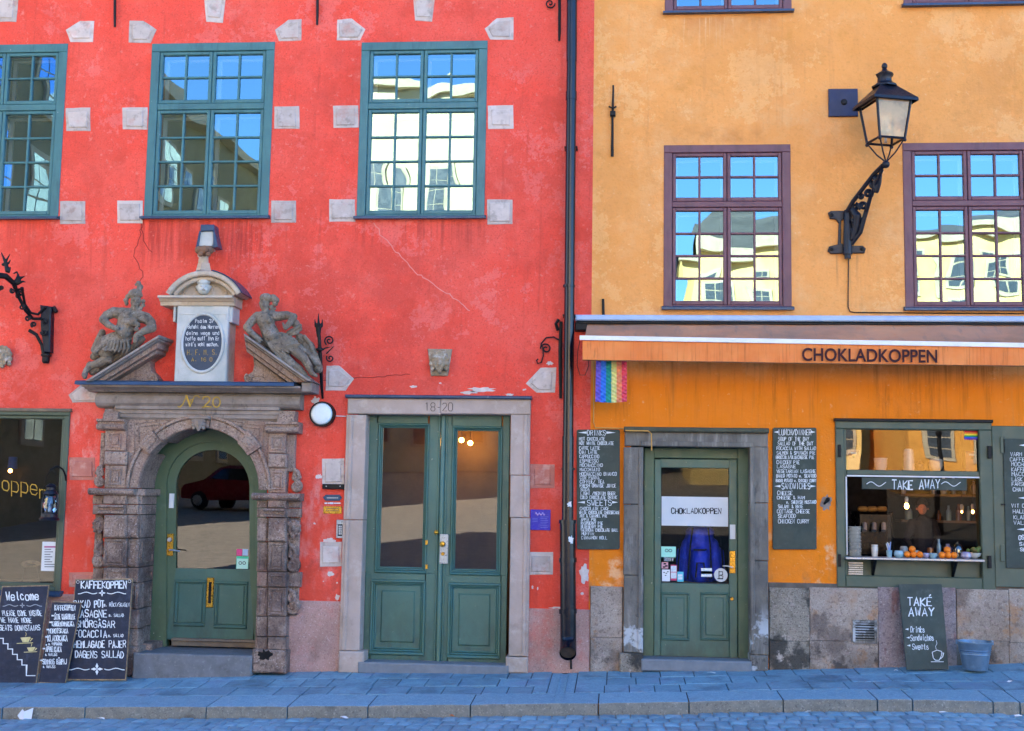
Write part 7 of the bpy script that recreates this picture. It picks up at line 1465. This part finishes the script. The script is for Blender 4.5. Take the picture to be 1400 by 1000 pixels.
b1, p1 = leanboard('welcome_chalkboard', [(3, 801.5), (67, 800), (49.5, 935.5), (-16, 938)], .30, .52, m_board, 'large black chalkboard reading Welcome at the left edge, with painted stairs and cups')
wr(b1, p1, [('Welcome', 9, 53, 820.5, 11, 1.9, -.1), ('PLEASE COME INSIDE', 4, 57.5, 842, 7, 1.2, -.2), ('WE HAVE MORE', 2, 43.5, 851.5, 6.5, 1.2, -.2), ('SEATS DOWNSTAIRS', 0, 55, 862, 7, 1.2, -.1)])
deco(b1, p1, 2, 59, 828, 4, mat('grey_chalk', '8c9098', '9ca0a4', 30, .9, 0))
P = [(-8, 862), (-2, 866)]; x, y = -2, 866
while x < 36: P += [(x, y+7), (x+6.4, y+7)]; x += 6.4; y += 7.3
MB().ribbon(P+[(36, 924), (48, 924)], 1.3, p1, .004).build('painted_stairs', m_chalk, b1)
for x, y, s_ in ((35, 875, 1), (42.5, 888, .8)):
    my = bpy.data.materials.get('cream_chalk') or mat('cream_chalk', 'd8c890', 'c8b87c', 30, .9, 0); mb = MB(); Pc = [(x-7*s_, y-3*s_), (x+7*s_, y-4*s_), (x+4*s_, y+3*s_), (x-4*s_, y+3.5*s_)]; mb.add([p1.at(*q_, .004) for q_ in Pc], [(0, 1, 2, 3)]); mb.build('painted_cup', my, b1)
    MB().ribbon([(x-12*s_, y+5*s_), (x+10*s_, y+4*s_)], .9, p1, .004).build('painted_saucer', my, b1); MB().ribbon([(x+6*s_, y-2*s_), (x+9.5*s_, y-2*s_), (x+6*s_, y+2*s_)], .9, p1, .004).build('painted_handle', my, b1); MB().ribbon([(x, y-5*s_), (x+1, y-8*s_), (x, y-10*s_)], .7, p1, .004).build('painted_steam', my, b1)
b4, p4 = leanboard('takeaway_chalkboard', [(1228.5, 799), (1287.5, 799), (1297, 915), (1239.5, 916)], .13, .30, m_boardg, 'grey green TAKE AWAY board leaning below the serving window', .015, m_boardg)
wr(b4, p4, [('TAKÉ', 1241, 1274, 828.5, 11, 2), ('AWAY', 1242.5, 1277, 842.5, 11, 2), ('Drinks', 1245, 1264, 865, 8, 1), ('Sandwiches', 1245, 1276.5, 876, 8, 1), ('Sweets', 1247.5, 1269.5, 888, 8, 1)])
for y, x in ((860.5, 1237.5), (872, 1239), (882.8, 1240)): mb = MB(); mb.add([p4.at(x, y, .004), p4.at(x+4.5, y-1.4, .004), p4.at(x+4.5, y+1.4, .004)], [(0, 1, 2)]); mb.build('painted_arrow', m_chalk, b4)
MB().ribbon([(1274.5, 892), (1276, 900), (1279, 903), (1284, 903), (1287, 897), (1287.5, 891), (1281, 889), (1274.5, 892)], .9, p4, .004).build('painted_cup', m_chalk, b4); MB().ribbon([(1287, 893), (1290, 893), (1289, 898), (1286, 901)], 1, p4, .004).build('painted_handle', m_chalk, b4); MB().ribbon([(1273, 905), (1290, 905)], .8, p4, .004).build('painted_saucer', m_chalk, b4); MB().ribbon([(1280, 888), (1279, 884), (1281, 880), (1280, 876)], .6, p4, .004).build('painted_steam', m_chalk, b4)
# bucket
bx = w(1333.5, 919, .34); zb0 = w(1333.5, 917, .4).z; bx.z = zb0
m_zn = mat('galvanised_zinc', '70889c', '647c90', 12, .4, .1, 50, metal=.45, layers=[dict(c='88a8c0', s=9, lo=.5, hi=.7, amt=.6)])
bu = empty('zinc_bucket', bx, 'ribbed galvanised bucket standing beside the TAKE AWAY board', 'bucket')
F = MB(); F.lathe(bx, [(0, .01), (.108, .01), (.112, 0), (.118, .02), (.138, .145), (.145, .15), (.141, .157), (.142, .165), (.148, .17), (.144, .177), (.146, .185), (.152, .19), (.148, .197), (.163, .258), (.170, .261), (.170, .271), (.162, .273), (.156, .255), (.112, .02), (0, .015)], 36); F.build('bucket_body', m_zn, bu, smooth='auto')
for s_ in (-1, 1): MB().box(bx.x+s_*.166-.012, bx.x+s_*.166+.012, bx.y-.01, bx.y+.01, bx.z+.24, bx.z+.283, .004).build('ear', m_zn, bu)
MB().tube([(bx.x+.166*cos(a*pi/14), bx.y-.02-.10*sin(a*pi/14), bx.z+.268-.03*sin(a*pi/14)) for a in range(15)], .004, 6).build('bail_handle', m_zn, bu)
# litter
def litter(px, py, d, sx_, sy_, label, m=m_paper, up=0.0, seed=0):
    rr = random.Random(seed); p = w(px, py, d); zf = zpav(p.x, d) if d < 1.6 else zroad(p.x, d)
    p.z = zf+.012; mb = MB(); n = 7; V = []
    for i in range(n): a_ = 2*pi*i/n; V.append(p+Vector((sx_*cos(a_)*rr.uniform(.6, 1.2), sy_*sin(a_)*rr.uniform(.6, 1.2), rr.uniform(.0, .02)+up*(1+sin(a_)))))
    V.append(p+Vector((0, 0, .02+up))); mb.add(V, [(i, (i+1) % n, n) for i in range(n)]); o = mb.build('litter', m, None); tag(o, label, 'litter', 'scraps of paper on the ground')
cr = MB(); p = w(33, 981, 1.68); zz = w(33, 984, 1.68).z
cr.add([(p.x-.075, -1.66, zz+.03), (p.x-.04, -1.68, zz), (p.x+.0, -1.70, zz+.005), (p.x+.07, -1.68, zz+.005), (p.x+.06, -1.63, zz+.1), (p.x-.01, -1.66, zz+.07), (p.x-.045, -1.63, zz+.085)], [(0, 1, 6), (1, 2, 5, 6), (2, 3, 5), (3, 4, 5)])
tag(cr.build('paper_scrap', m_paper, None), 'crumpled white paper lying against the kerb at the left', 'litter')
for i, (px, py, d, a_, b_, lab) in enumerate([(972, 916, .3, .05, .03, 'folded white paper on the slabs before the shop door'), (138, 983, 1.72, .05, .012, 'thin white strip in the gutter left of the arched door'), (470, 981, 1.7, .04, .02, 'pale leaf-like scrap in the gutter near the double door'), (618, 978, 1.68, .03, .015, 'small orange brown scrap in the gutter below the double door'), (1225, 914, .3, .03, .02, 'tiny white scrap left of the TAKE AWAY board'),
       (1380, 932, .9, .03, .02, 'tiny white scrap on the slabs right of the bucket'), (1290, 967, 1.75, .04, .014, 'thin white scrap in the gutter below the bucket'), (1104, 969, 1.75, .04, .014, 'blue white scrap in the gutter below the right menu'), (1393, 975, 1.8, .05, .018, 'white cigarette-like scrap at the right edge of the road')]): litter(px, py, d, a_, b_, lab, m_paper if i != 3 else m_or, seed=i)

# someone at work behind the counter
pd = -.75; m_sh = mat('black_shirt', '101014', '16161c', 5, .8, .2); m_sk = mat('skin', 'b07c60', 'a87058', 5, .5, .05); m_hair = mat('dark_hair', '1c1410', '140e0c', 9, .6, .2)
ps1 = sculpt('person', m_sh, [([(1262, 762, pd), (1262, 735, pd), (1261, 718, pd)], [15, 14, 13]), ([(1246, 716, pd), (1276, 716, pd)], [6.5, 6.5]), ([(1246, 717, pd), (1239, 738, pd+.05), (1248, 752, pd+.22)], [6, 4.6, 3.4]), ([(1276, 717, pd), (1284, 738, pd+.05), (1275, 752, pd+.2)], [6, 4.6, 3.4]), ([(1261, 712, pd), (1261, 700, pd+.02)], [4.5, 4]), ([(1261, 694, pd+.03)], (8, (.85, .95, 1.2))),
    ([(1262, 780, pd), (1262, 840, pd)], [14, 12])], None, .012, 2, label='person in a black shirt working behind the counter of the serving window', cat='person')
ORG[ps1.name] = ps1.location.copy()
sculpt('face', m_sk, [([(1261, 696, pd+.05)], (7, (.85, .9, 1.15))), ([(1261, 697, pd+.11)], (1.5, (1, 1, 1.8))), ([(1258.5, 694, pd+.1)], .9), ([(1263.5, 694, pd+.1)], .9), ([(1259, 701, pd+.1), (1263, 701, pd+.1)], .7), ([(1253.5, 696, pd+.03)], 1.6), ([(1268.5, 696, pd+.03)], 1.6)], ps1, .006, 1)
sculpt('hair', m_hair, [([(1261, 688, pd+.02)], (7.6, (.95, 1, .8))), ([(1254, 692, pd)], 3), ([(1268, 692, pd)], 3)], ps1, .008, 1)
for sx_ in (-1, 1):
    hx_, hy_ = (1249, 755) if sx_ < 0 else (1274, 755)
    sculpt('hand', m_sk, [([(hx_, hy_-2, pd+.24), (hx_, hy_+2, pd+.28)], [2.6, 2.8])]+[([(hx_-2.2+i*1.5, hy_+2, pd+.28), (hx_-2.4+i*1.6, hy_+5-abs(i-1.5)*.4, pd+.31), (hx_-2.2+i*1.5, hy_+7-abs(i-1.5)*.6, pd+.30)], [.8, .75, .6]) for i in range(4)]+[([(hx_-sx_*2.5, hy_, pd+.26), (hx_-sx_*4.5, hy_+3, pd+.29)], [1, .8])], ps1, .004, 1)
